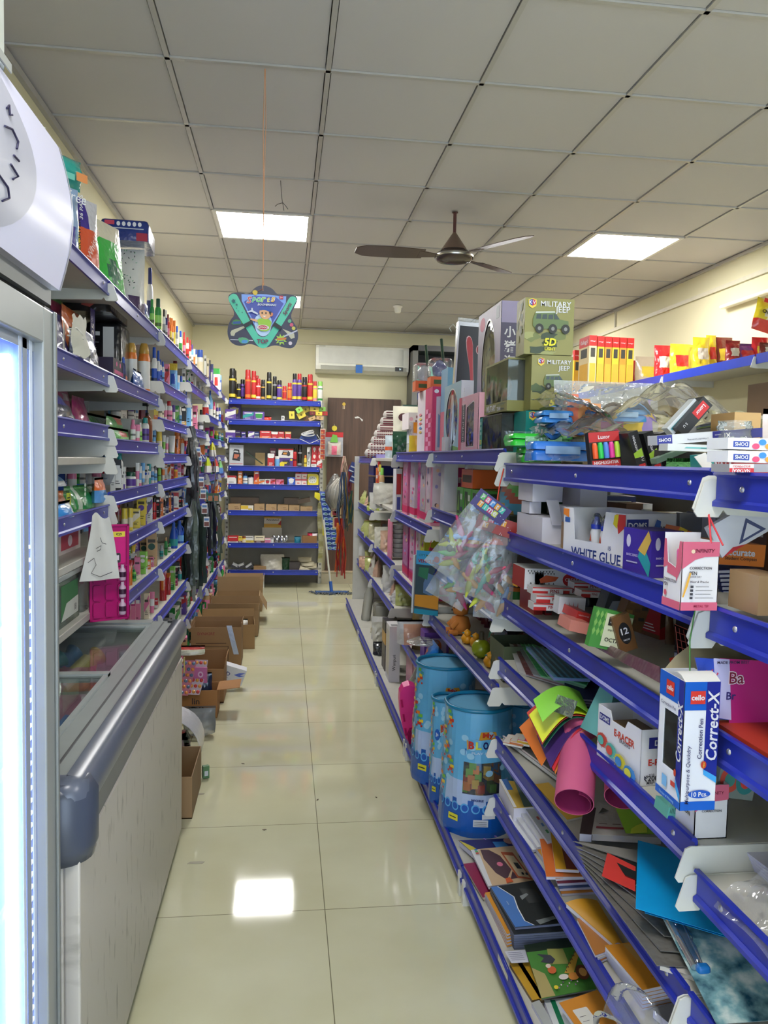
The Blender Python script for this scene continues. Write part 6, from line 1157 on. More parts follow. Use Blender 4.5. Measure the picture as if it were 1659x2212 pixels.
# ---------------- toy boxes on the third bay top shelf (deck z 1.4735)
z0=D(1.485)
def camo(a,F,seed,rows=.36):
 rg=random.Random(seed)
 for i in range(7):
  cx,cy=rg.uniform(.05,.95),rg.uniform(0,rows);pl=[(min(1,max(0,cx+rg.uniform(.08,.22)*math.cos(t))),min(1,max(0,cy+rg.uniform(.04,.11)*math.sin(t)))) for t in[k*PI/5 for k in range(10)]]
  a.fp(F,pl,M(rg.choice([(70,88,44),(150,152,92),(52,66,40),(110,118,60)]),.4))
def jeep(a,F,x,y,s,c_=(96,116,66)):
 g=M(c_,.4);dk=(36,40,34);gl=M((60,72,72),.3);rt=F.w/F.h
 q=lambda pl,m:a.fp(F,[(x+px*s,y+py*s*rt) for px,py in pl],m)
 q([(-.5,-.08),(-.5,.12),(-.44,.27),(.12,.30),(.26,.12),(.5,.08),(.52,-.12),(-.4,-.16)],g)
 q([(-.44,.27),(-.42,.31),(.10,.34),(.12,.30)],(190,196,186))
 for k in range(3):q([(-.42+.17*k,.12),(-.40+.17*k,.24),(-.28+.17*k,.25),(-.28+.17*k,.12)],gl)
 q([(.1,.12),(.08,.26),(.14,.26),(.24,.12)],gl)
 for wx in(-.32,.06,.42):
  q([(wx+.12*math.cos(t),-.14+.13*math.sin(t)) for t in[k*PI/8 for k in range(16)]],dk);q([(wx+.05*math.cos(t),-.14+.055*math.sin(t)) for t in[k*PI/5 for k in range(10)]],(130,132,128))
def badge(a,F,x,y,s):
 rt=F.w/F.h;q=lambda pl,m:a.fp(F,[(x+px*s,y+py*s*rt) for px,py in pl],m)
 q([(-.5,.4),(0,.55),(.5,.4),(.45,-.3),(0,-.6),(-.45,-.3)],(226,200,70));q([(-.42,.34),(0,.46),(0,-.3),(-.4,-.1)],(40,60,150));q([(.42,.34),(0,.46),(0,-.3),(.4,-.1)],(196,40,50))
 a.tx(F,'K',x-.2*s,y+.1*s*rt,h=.4*s*rt,m=KW,bold=.03);a.tx(F,'V',x+.2*s,y+.1*s*rt,h=.4*s*rt,m=KW,bold=.03)
OL=(138,134,72)
def top_jeep(a,N_,A_,T_):
 camo(a,N_,1);a.tx(N_,'MILITARY',.62,.90,w=.62,m=KW,bold=.01);a.tx(N_,'JEEP',.76,.79,w=.30,m=KW,bold=.01);badge(a,N_,.14,.90,.17);jeep(a,N_,.52,.55,.72)
 a.tx(N_,'5D',.52,.22,h=.14,m=(222,214,40),bold=.04,skew=.15);a.tx(N_,'LIGHT',.52,.10,h=.055,m=(222,214,40),bold=.03);camo(a,A_,5,.9)
xj=lambda u,v:ony(u,v,2.47).x
ysp(2.47,2.56,xj(1134,685),xj(1240,685),z0+.315,.178,'toy_jeep_box','olive toy box printed MILITARY JEEP 5D LIGHT, topmost of the jeep boxes','toy box',OL,top_jeep)
def mid_jeep(a,N_,A_,T_):
 camo(a,N_,2,.5);a.tx(N_,'MILITARY',.66,.88,w=.58,m=KW,bold=.01);a.tx(N_,'JEEP',.78,.76,w=.28,m=KW,bold=.01);badge(a,N_,.22,.88,.17);jeep(a,N_,.6,.5,.6);a.tx(N_,'5D',.6,.14,h=.15,m=(222,214,40),bold=.04,skew=.15)
ysp(2.47,2.54,xj(1148,805),xj(1237,805),z0+.138,.175,'toy_jeep_box','olive toy box printed MILITARY JEEP below the topmost one','toy box',OL,mid_jeep)
T=th('toy_jeep_box','olive window toy box marked MILITARY TEAM with brown toy inside','toy box',(.755,2.70,z0+.138));a=MB();w,d,h=.06,.30,.175
a.box(-w/2,w/2,-d/2,d/2,0,.035,M(OL));a.box(-w/2,w/2,-d/2,d/2,h-.006,h,M(OL));a.box(-w/2,w/2,d/2-.02,d/2,.035,h-.006,M(OL));a.box(w/2-.002,w/2,-d/2,d/2-.02,.035,h-.006,(70,66,60))
F=Frame((-w/2,d/2,0),(0,-1,0),(0,0,1),d,.035);camo(a,F,9,.9);a.tx(F,'MILITARY',.35,.5,w=.42,m=KW,bold=.03);a.tx(F,'TEAM',.68,.35,w=.16,m=KW,bold=.03);a.bd('carton',T)
a=MB();a.box(-w/2,-w/2+.001,-d/2,d/2-.02,.035,h-.006,M((170,176,168),.05,'f',d=.10,ns=2.));a.box(-w/2,w/2-.002,-d/2,-d/2+.001,.035,h-.006,M((170,176,168),.05,'f',d=.10,ns=2.));a.bd('window',T)
a=MB();a.la([(.001,0),(.04,.02),(.05,.05),(.035,.085),(.001,.095)],M((140,104,66),.5),(.0,0,.04),14,sx=.45,sy=1.4);a.bd('toy',T)
TLB=(24,140,132)
def tealb(a,N_,A_,T_):
 a.tx(N_,'JEEP',.45,.72,w=.5,m=KW,bold=.04,skew=.1);a.tx(N_,'RUN',.40,.48,w=.4,m=KW,bold=.04,skew=.1);badge(a,N_,.14,.88,.16);a.rc(N_,.08,0,.7,.28,(60,66,60));jeep(a,N_,.4,.16,.4,(150,90,60))
 a.fp(N_,[(.75,.1),(.95,.5),(.98,.5),(.8,.1)],M(KW))
ysp(2.47,2.60,xj(1136,900),xj(1240,900),z0,.135,'toy_jeep_box','teal toy box printed JEEP RUN at the bottom of the jeep stack','toy box',TLB,tealb)
T=th('toy_jeep_box','teal edged window box with dark toy wheel, below the MILITARY TEAM box','toy box',(.755,2.76,z0));a=MB();w,d,h=.06,.30,.134
a.box(-w/2,w/2,-d/2,d/2,0,.004,M(TLB));a.box(-w/2,w/2,d/2-.04,d/2,.004,h,M(TLB));a.box(w/2-.002,w/2,-d/2,d/2-.04,.004,h,(50,50,50));a.box(-w/2,w/2,-d/2,d/2,h-.004,h,(50,52,52))
F=Frame((-w/2,d/2,0),(0,-1,0),(0,0,1),.04,h);a.tx(F,'5D',.5,.3,w=.7,m=(214,206,60),bold=.04);a.tx(F,'JEEP',.5,.12,w=.9,m=KW,bold=.02)
for k in range(3):a.rc(F,.25,.5+k*.14,.75,.58+k*.14,(150,200,190))
a.bd('carton',T);a=MB();a.box(-w/2,-w/2+.001,-d/2,d/2-.04,.004,h-.004,M((140,146,142),.05,'f',d=.12,ns=3.));a.box(-w/2,w/2,-d/2,-d/2+.001,.004,h-.004,M((140,146,142),.05,'f',d=.12,ns=3.));a.bd('window',T)
a=MB();a.la([(.02,-.02),(.045,-.022),(.05,0),(.045,.022),(.02,.02)],M((40,40,42),.5),(0,-.04,.055),18,rot=Matrix.Rotation(PI/2,3,'Y'));a.la([(.001,-.024),(.02,-.024),(.02,.024),(.001,.024)],(120,116,106),(0,-.04,.055),12,rot=Matrix.Rotation(PI/2,3,'Y'));a.bd('toy',T)
def winbox(name,label,y0,y1,x0,x1,z,h,body,win,toys,near=None,front=None,seed=1,tr=(226,226,230)):
 """tall box, aisle face cut by a window (polygon in face fractions), coloured toys inside"""
 T=th(name,label,'toy box',((x0+x1)/2,(y0+y1)/2,z));w,d=x1-x0,y1-y0;a=MB();B_=M(body,.4)
 a.box(-w/2+.002,w/2,d/2-.002,d/2,0,h,B_);a.box(-w/2+.002,w/2,-d/2,-d/2+.002,0,h,B_);a.box(w/2-.002,w/2,-d/2+.002,d/2-.002,0,h,B_);a.box(-w/2+.002,w/2-.002,-d/2+.002,d/2-.002,h-.002,h,B_);a.box(-w/2+.002,w/2-.002,-d/2+.002,d/2-.002,0,.002,B_)
 n=48;o_,i_=[],[]
 W=[(p*d,q*h) for p,q in win];cx,cy=sum(p for p,q in W)/len(W),sum(q for p,q in W)/len(W)
 def hit(poly,an):
  dx,dy=math.cos(an),math.sin(an);best=None
  for k in range(len(poly)):
   (ax,ay),(bx,by)=poly[k],poly[(k+1)%len(poly)];ex,ey=bx-ax,by-ay;den=dx*ey-dy*ex
   if abs(den)<1e-12:continue
   t=((ax-cx)*ey-(ay-cy)*ex)/den;s_=((ax-cx)*dy-(ay-cy)*dx)/den
   if t>0 and-1e-6<=s_<=1+1e-6 and(best is None or t<best):best=t
  return(cx+dx*best,cy+dy*best)
 R_=[(0,0),(d,0),(d,h),(0,h)];angs=sorted(set([2*PI*k/n for k in range(n)]+[math.atan2(q-cy,p-cx)%(2*PI) for p,q in R_]));n=len(angs)
 V_=[(-w/2,d/2-p,q) for p,q in[hit(R_,t) for t in angs]+[hit(W,t) for t in angs]]
 a.add(V_,[(k,(k+1)%n,n+(k+1)%n,n+k) for k in range(n)],B_)
 V2=[(-w/2-.0006,d/2-p,q) for p,q in[hit(W,t) for t in angs]+[(cx+(hit(W,t)[0]-cx)*1.04,cy+(hit(W,t)[1]-cy)*1.04) for t in angs]]
 a.add(V2,[(k,(k+1)%n,n+(k+1)%n,n+k) for k in range(n)],M((236,236,236),.3))
 N_=Frame((-w/2,-d/2,0),(1,0,0),(0,0,1),w,h);A_=Frame((-w/2,d/2,0),(0,-1,0),(0,0,1),d,h)
 if near:near(a,N_)
 if front:front(a,A_)
 a.bd('carton',T);a=MB();vs=[(-w/2+.0015,d/2-p,q) for p,q in[hit(W,t) for t in angs]];a.add(vs,[tuple(range(n))],M((230,236,236),.04,'f',d=.04,ns=5.));a.bd('window',T)
 a=MB();rg=random.Random(seed)
 for i in range(26 if h>.3 else 14):
  p,q=rg.uniform(.12,.88),rg.uniform(.08,.92);r=rg.uniform(.014,.030);a.la([(.001,-r),(r*.8,-r*.6),(r,0),(r*.8,r*.6),(.001,r)],M(rg.choice(toys),.35),(rg.uniform(0,w*.25),d/2-p*d,q*h),8,sx=min(1,w*.3/r),rot=Matrix.Rotation(rg.uniform(0,3),3,'X'))
 a.bd('toys',T);return T
ov=lambda cx,cy,rx,ry:[(cx+rx*math.cos(t),cy+ry*math.sin(t)) for t in[k*PI/12 for k in range(24)]]
TOY=[(214,176,70),(80,150,206),(220,96,96),(226,206,80),(226,140,150),(120,170,120)]
def chn(a,N_):
 a.rc(N_,0,.0,1,.86,(84,80,104));a.rc(N_,0,.0,1,.34,(206,130,156));
 for i,ch in enumerate('小猪汽车场'):a.tx(N_,ch,.5,.80-i*.095,w=.62,m=KW,bold=.02)
winbox('toy_pig_box','tall lilac toy box with white Chinese lettering and oval window',2.93,3.28,.80,.872,z0,.575,(150,140,170),ov(.5,.58,.30,.34),TOY,chn,lambda a,A_:(a.dc(A_,.2,.92,.12,.05,(220,120,150),10),a.rc(A_,.80,.90,.93,.98,(206,214,226)),a.fp(A_,[(0,0),(1,0),(1,.22),(0,.12)],(206,130,156))),3)
winbox('toy_pet_box','pink toy box with square windows of fluffy animals beside the rail',2.98,3.32,.735,.79,z0,.235,(226,170,190),[(.42,.12),(.80,.12),(.80,.88),(.42,.80)],[(214,150,60),(150,156,170),(226,140,160),(190,190,200),(140,110,160)],None,lambda a,A_:(a.rc(A_,.16,.2,.36,.86,(60,54,66)),a.tx(A_,'Wonderful small pets',.26,.55,w=.85,m=KW,rot=PI/2),a.rc(A_,0,.0,.14,1,(210,80,110))),5)
def blk(a,F):
 a.fp(F,[(.06,.02),(.94,.02),(.94,.97),(.06,.97)],M((20,24,38),.3))
 o_=smooth([(.42,.985-.08),(.56,.86),(.60,.74),(.66,.60),(.74,.40),(.80,.30),(.70,.30),(.60,.50),(.50,.66),(.36,.78),(.30,.88)],1);a.fp(F,[(p,q) for p,q in o_],(214,170,176));cx,cy=.54,.65
 a.fp(F,[(cx+(p-cx)*.9,cy+(q-cy)*.97) for p,q in o_],M((166,30,44),.3));a.dc(F,.78,.80,.09,.035,(214,170,176),14);a.dc(F,.78,.80,.07,.028,(130,26,40),14)
 a.tx(F,'2',.42,.20,h=.09,m=(214,196,40),bold=.05,rot=-.3);a.tx(F,'D',.62,.27,h=.05,m=KW,rot=PI/2,bold=.05)
T=th('toy_board_box','tall black toy box with red finger board picture wrapped in film','toy box',(.808,3.55,z0),rot=(-.03,.05,0));a=MB();a.box(-.065,.065,-.012,.03,0,.60,M((176,178,184),.25,'m'));F=Frame((-.065,-.0121,0),(1,0,0),(0,0,1),.13,.60);blk(a,F);a.bd('carton',T)
a=MB();a.sg(3,3,lambda p,q:(-.066+.14*p,.005*math.sin(5*p),.60+.02*q+.006*math.sin(9*p)),HAZE(),.0008);a.tu([(-.065,-.01,.56),(-.09,-.012,.585),(-.105,-.012,.565),(-.095,-.012,.55)],.002,(206,208,205));a.bd('film_wrap',T)
winbox('toy_shape_box','pale blue toy box with tall window of yellow toys and white BABY side',3.38,3.74,.755,.81,z0,.32,(150,190,206),ov(.48,.52,.36,.40),[(214,206,60),(60,90,150),(206,80,60),(226,200,60),(120,180,90)],lambda a,F:(a.rc(F,0,0,1,1,(214,218,230)),a.tx(F,'BABY',.5,.14,w=.9,m=(180,40,90),rot=PI/2,bold=.02),a.dc(F,.4,.6,.3,.05,(180,170,214))),lambda a,A_:a.fp(A_,[(0,0),(1,0),(1,.08),(.5,.13),(0,.08)],(96,150,70)),6)
z1=D(1.488)
def doll(a,N_,A_,T_):
 a.rc(A_,0,0,.55,1,(224,214,222));a.rc(A_,.55,0,1,1,(206,50,110));
 for i in range(9):a.rc(A_,.62+.16*(i%2),.05+i*.07,.78+.16*(i%2),.12+i*.07,(236,150,190))
 for i in range(5):a.dc(A_,.25,.35+i*.07,.10,.02,M(TOY[i]),8)
 a.rc(N_,.0,.0,1,1,(206,40,100));a.fp(N_,[(.2,.05),(.95,.05),(.95,.88),(.2,.85)],M((206,190,206),.2));a.fp(N_,[(.3,.1),(.7,.1),(.7,.5),(.3,.6)],(120,140,180));a.dc(N_,.2,.93,.12,.03,(236,230,236),12)
ysp(4.0,4.45,.745,.845,z1,.345,'toy_doll_box','crimson and white checked doll box on the fourth bay top shelf','toy box',(206,44,104),doll)
ysp(3.80,3.96,.78,.83,z1,.42,'toy_doll_box','narrow pale blue and pink toy carton between doll box and tall window box','toy box',(120,170,206),lambda a,N_,A_,T_:(a.rc(N_,0,0,.5,.6,(206,150,170)),a.rc(A_,0,.0,1,.5,(214,120,140))))
for k,(x,y,lab) in enumerate([(.80,4.12,'clear blister of purple and orange racing toy, front one on the doll box'),(.76,4.36,'clear blister of silver and orange toy behind the front one')]):
 T=th('toy_blister',lab,'toy',(x,y,z1+.348));a=MB();a.box(-.055,.06,-.05,.05,0,.055,M((222,100,36),.35));F=Frame((-.055,-.05,0),(1,0,0),(0,0,1),.115,.055);a.rc(F,.15,.3,.9,.7,(60,90,40));a.bd('card_base',T)
 a=MB();a.la([(.012,.057),(.035,.07),(.04,.11),(.02,.14),(.001,.15)],M((50,40,130),.25) if k==0 else M((190,192,196),.2),n=12);a.tu([(.02,.0,.13),(.01,.02,.26)],.008,M((24,60,40),.3));a.bd('toy',T)
 a=MB();a.rb(-.058,.063,-.053,.053,.056,.155,.02,CLEAR());a.bd('blister',T)
def rattle(a,N_,A_,T_):a.tx(N_,'BABY',.42,.74,w=.3,m=(130,24,44),bold=.03);a.tx(N_,'RATTLES',.5,.48,w=.5,m=(130,24,44),bold=.03);a.rc(N_,.3,.22,.6,.27,(200,150,160));a.dc(N_,.85,.75,.06,.1,(190,180,214));a.dc(N_,.1,.6,.07,.12,(226,170,190))
z2=D(1.467)
ysp(4.98,5.25,.775,.955,z2+.185,.105,'rattle_box','white box printed BABY RATTLES, upper one','toy box',(222,214,214),rattle)
ysp(5.0,5.2,.80,.90,z2+.095,.088,'rattle_box','white box printed BABY RATTLES, lower one','toy box',(206,212,222),rattle)
ysp(5.0,5.2,.80,.90,z2,.093,'product_box','grey and white carton under the BABY RATTLES boxes','box',(190,192,190),lambda a,N_,A_,T_:a.rc(N_,.1,.1,.5,.9,(150,152,150)))
bag('toy_bag','clear bag of orange yellow and red beach toys, fourth bay top shelf','bag',(.785,4.62,z1),.12,.19,.09,CLEAR(),'y',201,lambda p,q:M((226,160,40),.3) if q>.68 and.15<p<.85 else(M((206,50,40),.3) if.35<p<.7 and q<.6 else(M((226,200,60),.3) if p<=.35 and q<.6 else(M((60,110,170),.3) if q<.2 else HAZE()))))
bag('toy_bag','glittery clear bag of toys beside the beach toy bag','bag',(.90,4.62,z1),.09,.2,.06,HAZE(),'y',202,lambda p,q:M(TOY[int(p*9+q*7)%6],.3) if q<.6 and.2<p<.8 else HAZE())
T=th('tote_bag','white cloth bag with dark hole slumped over green packets','bag',(.83,5.45,z2));a=MB();a.pw(.18,.36,.14,M((214,210,190),.7),seed=5,base=1,cr=.02);a.bd('cloth',T);a=MB();a.pz(ngon(-.03,.28,.035,.028,12),(0,-.075,0),(1,0,0),(0,0,1),.002,M((90,50,56),.7));a.bd('print',T)
bag('green_sack','dark green glossy plastic sack below the white cloth bag','bag',(.80,5.30,z2),.16,.18,.10,foil((18,66,44)),'y',204,cr=.02)
T=th('bolster_stack','tapering stack of grey and maroon patterned fabric rolls','rolls',(.80,6.35,z2));rg=random.Random(7)
for i in range(7):
 a=MB();r=.036;z_=.036+i*.052;L_=.135-.012*i;a.la([(.005,-L_),(r*.8,-L_+.01),(r,-L_+.03),(r,L_-.03),(r*.8,L_-.01),(.005,L_)],M((190,184,178),.7),(.012*i-.03,0,z_),14,rot=Matrix.Rotation(PI/2,3,'Y'));
 for k in range(9):
  x_=-L_+.03+k*(2*L_-.06)/8
  for t in(-2.6,-2.1,-1.6,-1.0):a.box(.012*i-.03+x_-.007,.012*i-.03+x_+.007,r*math.cos(t*1.0)*0-r*abs(math.sin(t))*1.0-.0015,-r*abs(math.sin(t))+.001,z_+r*math.cos(t)-.005,z_+r*math.cos(t)+.004,M((110,50,60),.7))
 a.bd('fabric_roll',T)
bag('green_wrap','dark green wrapped pack standing by the fabric rolls','pack',(.93,5.85,z2),.13,.40,.05,foil((24,60,48)),'y',206,cr=.01)
bag('yellow_pack','yellow pack under the fabric rolls at the gondola end','pack',(.72,6.45,z2),.07,.12,.05,foil((222,176,50)),'y',207)
bag('blue_pack','small pale blue and orange pack beside the green sack','pack',(.74,5.55,z2+.0),.08,.16,.05,foil((170,190,206)),'y',208,lambda p,q:foil((206,90,50)) if.3<q<.5 else foil((186,200,210)))
# ---------------- second bay top shelf (deck z 1.4265): bagged pencil boxes, highlighters, pencils
zA=D(1.438)
def pbox(name,label,u0,u1,vt,vb,y,dep,col,rz=0,wrap=True,lid=None):
 P,Q=ony(u0,vb,y),ony(u1,vb,y);w=Q.x-P.x;h=(vb-vt)*y/FPX*.98;T=th(name,label,'pencil box',((P.x+Q.x)/2,y+dep/2,max(P.z,zA)),rz=rz);a=MB();a.rb(-w/2,w/2,-dep/2,dep/2,0,h*.56,.012,M(col,.25));a.bd('base',T)
 a=MB();a.rb(-w/2-.001,w/2+.001,-dep/2-.001,dep/2+.001,h*.58,h,.010,M(lid or col,.25));a.bd('lid',T)
 a=MB();a.box(-w*.3,w*.3,-dep/2-.006,-dep/2-.001,h*.35,h*.75,M(hexmix(col,(230,235,240),.55),.3));a.bd('latch',T)
 if wrap:a=MB();a.pw(w*1.16,h*1.25,dep*1.15,M((230,240,240),.08,'f',d=.06),(0,0,-h*.05),seed=int(u0)%50,cr=.006,base=1);a.bd('clear_wrap',T)
 return T
pbox('pencil_box','bright green plastic pencil box in clear wrap, upper one',1108,1238,934,962,2.28,.09,(50,200,60))
pbox('pencil_box','green plastic pencil box in clear wrap, under the bright green one',1130,1215,964,998,2.30,.08,(60,180,60))
pbox('pencil_box','blue and white plastic pencil box in clear wrap near the rail',1152,1276,950,994,2.16,.07,(40,110,200),lid=(50,120,210))
pbox('pencil_box','blue plastic pencil box on the pile, left one',1172,1240,884,912,2.30,.09,(60,140,220),wrap=False)
pbox('pencil_box','dark blue plastic pencil box below the left blue one',1195,1250,912,936,2.28,.09,(36,92,170),wrap=False)
pbox('pencil_box','blue plastic pencil box on the pile, tilted back one',1245,1300,872,900,2.36,.10,(80,150,224),rz=.3)
pbox('pencil_box','wide sky blue plastic pencil box with barcode on the pile',1282,1400,880,908,2.26,.09,(70,150,214),wrap=False)
ysp(2.22,2.40,.865,1.05,zA,.095,'carton','plain brown carton under the pile of blue pencil boxes','carton',(150,130,100),None)
bag('toy_bag','clear bag of pink orange and yellow plastic toys behind the pencil boxes','bag',(.99,2.36,zA+.10),.34,.17,.10,HAZE(),'y',211,lambda p,q:M([(226,120,90),(220,150,90),(214,90,140),(226,190,80),(150,130,190)][int((p*4.9))],.4) if q<.62+.1*math.sin(9*p) and.06<p<.94 else HAZE(),cr=.01)
a=MB();rg=random.Random(5)
def film(p,q):
 x=.74+.52*p;y=2.02+.34*q-.10*p;ridge=max(0,1-abs(p-.60)/.55)**1.1;z=zA+.085+.155*ridge*(.55+.45*math.sin(PI*min(1,q*1.1+.08)))+.03*(1-p)*q
 z+=.010*math.sin(17*p+6*q)+.008*math.sin(31*p-19*q)+.006*math.sin(47*q+9*p)
 return(x+.01*math.sin(23*q),y,z)
a.sg(46,26,film,M((240,240,240),.10,'f',d=.10,ns=5.0));o=a.bd('film_bag');tag(o,'large crumpled clear plastic bag draped over the top shelf stationery','plastic bag')
a=MB();a.sg(20,14,lambda p,q:(.745+.20*p,2.06+.30*q,zA+.16+.03*math.sin(4*p)+.045*q+.008*math.sin(23*p+9*q)-.05*p*(1-q)),M((240,240,240),.10,'f',d=.08,ns=6.0));o=a.bd('film_bag');tag(o,'smaller glossy clear bag over the green and blue pencil boxes','plastic bag')
for i in range(4):
 yb=1.86-.0*i;x=.835+.052*i if i else.80
 if i==0:
  T=th('highlighter_pack','open faced Luxor highlighter pack showing five coloured pens','highlighter pack',(.805,1.90,zA),rot=(-.10,-.10,.12));a=MB();w=.085;a.box(-w/2,w/2,0,.018,0,.098,M((34,34,37),.35));F=Frame((-w/2,0,0),(1,0,0),(0,0,1),w,.098)
  a.rc(F,.0,.74,1,.99,(176,30,34));a.tx(F,'Luxor',.5,.86,h=.10,m=KW,bold=.01);a.rc(F,.04,.02,.96,.27,(186,44,44));a.tx(F,'HIGHLIGHTER',.5,.20,w=.8,m=KW,bold=.02);a.tx(F,'FLUORESCENT',.5,.08,w=.7,m=(226,180,180));a.bd('carton',T)
  a=MB()
  for k,c_ in enumerate([(226,90,40),(40,190,80),(80,130,214),(226,60,150),(180,220,70)]):a.la([(.0065,.030),(.007,.034),(.007,.062),(.005,.070)],M(c_,.3),(-w/2+.012+k*.0155,-.004,0),8)
  a.bd('highlighters',T)
 else:
  T=th('highlighter_pack',['','first','second','third'][i]+' black Luxor pack spine leaning right of the coloured highlighter pack','highlighter pack',(.845+.040*i,1.865,zA),rot=(0,-.33,0));a=MB();a.box(-.013,.013,0,.10,0,.102,M((30,30,33),.35));E_=Frame((-.013,0,0),(1,0,0),(0,0,1),.026,.102)
  a.tx(E_,'HIGHLIGHTER',.42,.66,w=1.9,m=KW,rot=-PI/2,bold=.02);a.fp(E_,[(0,.36),(.9,.34),(.9,.56),(0,.48)],(150,190,60));a.tx(E_,'5 U',.72,.3,w=.5,m=KW,rot=-PI/2);a.rc(E_,.2,.02,.85,.18,(186,34,38));a.tx(E_,'Luxor',.5,.10,w=.5,m=KW,rot=PI);a.bd('carton',T)
T=th('pen_card','grey Hauser pen card with olive pens, leaning at the top shelf','pen card',(.985,1.80,zA+.05),rot=(-.2,-.0,0));a=MB();pl=[(-.055,.0),(.03,.0),(.085,.075),(.075,.085),(-.055,.045)];a.pz(pl,(0,0,0),(1,0,0),(0,0,1),.002,M((128,128,126),.3));F=Frame((-.055,-.002,0),(1,0,0),(0,0,1),.14,.085);a.tx(F,'HAUSER',.22,.36,w=.26,m=(40,44,48),rot=PI/2-.25,bold=.02);a.dc(F,.09,.25,.03,.045,(210,208,196),10)
for k in range(4):a.fp(F,[(.42,.62+.03*k),(.75,.72+.035*k),(.76,.745+.035*k),(.42,.65+.03*k)],M([(60,70,60),(110,130,60),(80,96,110),(60,60,64)][k]))
a.bd('card',T)
def slab(name,label,cat,u0,v0,u1,v1,y,wpx,dep,col,deco=None):
 """long narrow box seen end on, running from (u0, v0) bottom to (u1, v1) top in the plane y, wpx wide"""
 P,Q=ony(u0,v0,y),ony(u1,v1,y);L_=(Q-P).length;an=math.atan2(Q.x-P.x,Q.z-P.z);w=wpx*y/FPX;T=th(name,label,cat,P,rot=(0,an,0));a=MB();a.box(-w/2,w/2,0,dep,0,L_,M(col,.35));F=Frame((-w/2,0,0),(1,0,0),(0,0,1),w,L_)
 if deco:deco(a,F)
 a.bd('carton',T);return T
slab('pen_box','pale box with turquoise pen picture leaning at the top shelf','pen box',1448,932,1508,868,1.74,22,.03,(206,212,214),lambda a,F:a.fp(F,[(.3,.05),(.6,.05),(.65,.9),(.5,.97),(.3,.9)],(90,160,166)))
slab('pen_box','dark red thin carton between pale and black pen boxes','pen box',1462,936,1520,872,1.75,12,.03,(150,30,50))
slab('pen_box','black Luxor pen box with red label slanting at the top shelf','pen box',1470,934,1530,866,1.72,30,.07,(28,28,31),lambda a,F:(a.rc(F,.15,.52,.9,.92,(190,36,40)),a.tx(F,'Luxor',.5,.72,w=.95,m=KW,rot=-PI/2,bold=.02),a.tx(F,'S U',.4,.2,w=.4,m=KW,rot=-PI/2)))
def hbox(name,label,cat,u0,v0,u1,v1,hpx,y,dep,col,deco=None,**k):
 """box whose camera face bottom edge runs (u0, v0)-(u1, v1) in plane y"""
 P,Q=ony(u0,v0,y),ony(u1,v1,y);L_=(Q-P).length;an=-math.atan2(Q.z-P.z,Q.x-P.x);h=hpx*y/FPX*.985;T=th(name,label,cat,P,rot=(0,an,k.get('rz',0)),group=k.get('group'));a=MB();a.box(0,L_,0,dep,0,h,M(col,.35));F=Frame((0,0,0),(1,0,0),(0,0,1),L_,h)
 if deco:deco(a,F)
 a.bd('carton',T);return T
hbox('pencil_carton','long pencil box with navy end marked X1, lying upside down','pencil box',1420,962,1648,944,22,1.62,.045,(200,204,210),lambda a,F:(a.rc(F,0,0,.14,1,(36,44,130)),a.tx(F,'DOMS',.07,.5,w=.11,m=KW,rot=PI,bold=.02),a.rc(F,.52,0,1,1,(34,36,120)),a.tx(F,'X1',.66,.5,w=.06,m=KW,rot=PI,bold=.03),a.tx(F,'GRAPHITE',.57,.62,w=.06,m=KW,rot=PI),a.tx(F,'for beautiful handwriting',.38,.35,w=.2,m=(90,96,110),rot=PI)))
hbox('pen_box','white pen box with turquoise pen picture lying below the X1 pencil box','pen box',1442,973,1560,977,16,1.58,.04,(206,210,210),lambda a,F:(a.fp(F,[(.3,.4),(.34,.62),(.85,.62),(.92,.5),(.85,.38)],(110,180,180)),a.rc(F,.6,.45,.8,.52,(40,90,96))))
T=hbox('pencil_carton','crushed teal pencil box with open flap at the top shelf edge','pencil box',1522,1018,1590,1012,38,1.36,.05,(20,120,116),lambda a,F:(a.tx(F,'apsara',.55,.6,w=.5,m=(150,200,196),rot=PI,skew=.2)))
a=MB();a.pz([(0,0),(-.02,.028),(.002,.034),(.02,.0)],(0,-.001,0),(1,0,0),(0,0,1),.002,(206,206,204));a.bd('open_flap',T)
hbox('pen_pack','clear green tipped pen pack lying by the black highlighters','pen pack',1420,1002,1500,970,12,1.70,.03,(110,140,120))
hbox('pen_pack','dark pen pack under the X1 pencil box','pen pack',1425,992,1550,1000,22,1.72,.03,(40,40,40))
bag('clear_pouch','clear green printed pouch lying at the rail','pouch',(.80,1.52,zA),.12,.03,.05,M((120,190,120),.1,'f',d=.5),'-x',220)
P=ony(1598,925,1.60);T=th('plastic_jar','empty clear plastic jar with ribbed neck on the top shelf','jar',(P.x,1.62,zA+.02));a=MB();a.la([(.034,0),(.038,.01),(.038,.058),(.034,.066),(.034,.075),(.037,.077),(.037,.083),(.034,.085),(.034,.095)],M((222,228,226),.06,'f',d=.18),n=24,cap=False);a.bd('body',T)
a=MB()
for k in range(7):a.la([(.006,.01),(.0065,.05),(.003,.06)],M((190,200,190),.3),(.02*math.cos(k),.02*math.sin(k),0),8)
a.la([(.03,.002),(.03,.02)],M((60,110,70),.5),n=12);a.bd('contents',T)
bag('biscuit_bag','red and white crinkled bag at the far right of the top shelf','bag',(.98,1.45,zA),.10,.13,.06,foil((190,40,50)),'y',222,lambda p,q:foil((214,200,196)) if int(q*7)%3==0 or p<.25 else foil((180,36,46)),cr=.01)
ysp(1.70,1.80,1.02,1.085,zA,.14,'carton','tan carton behind the clear jar','carton',(186,150,96),None)
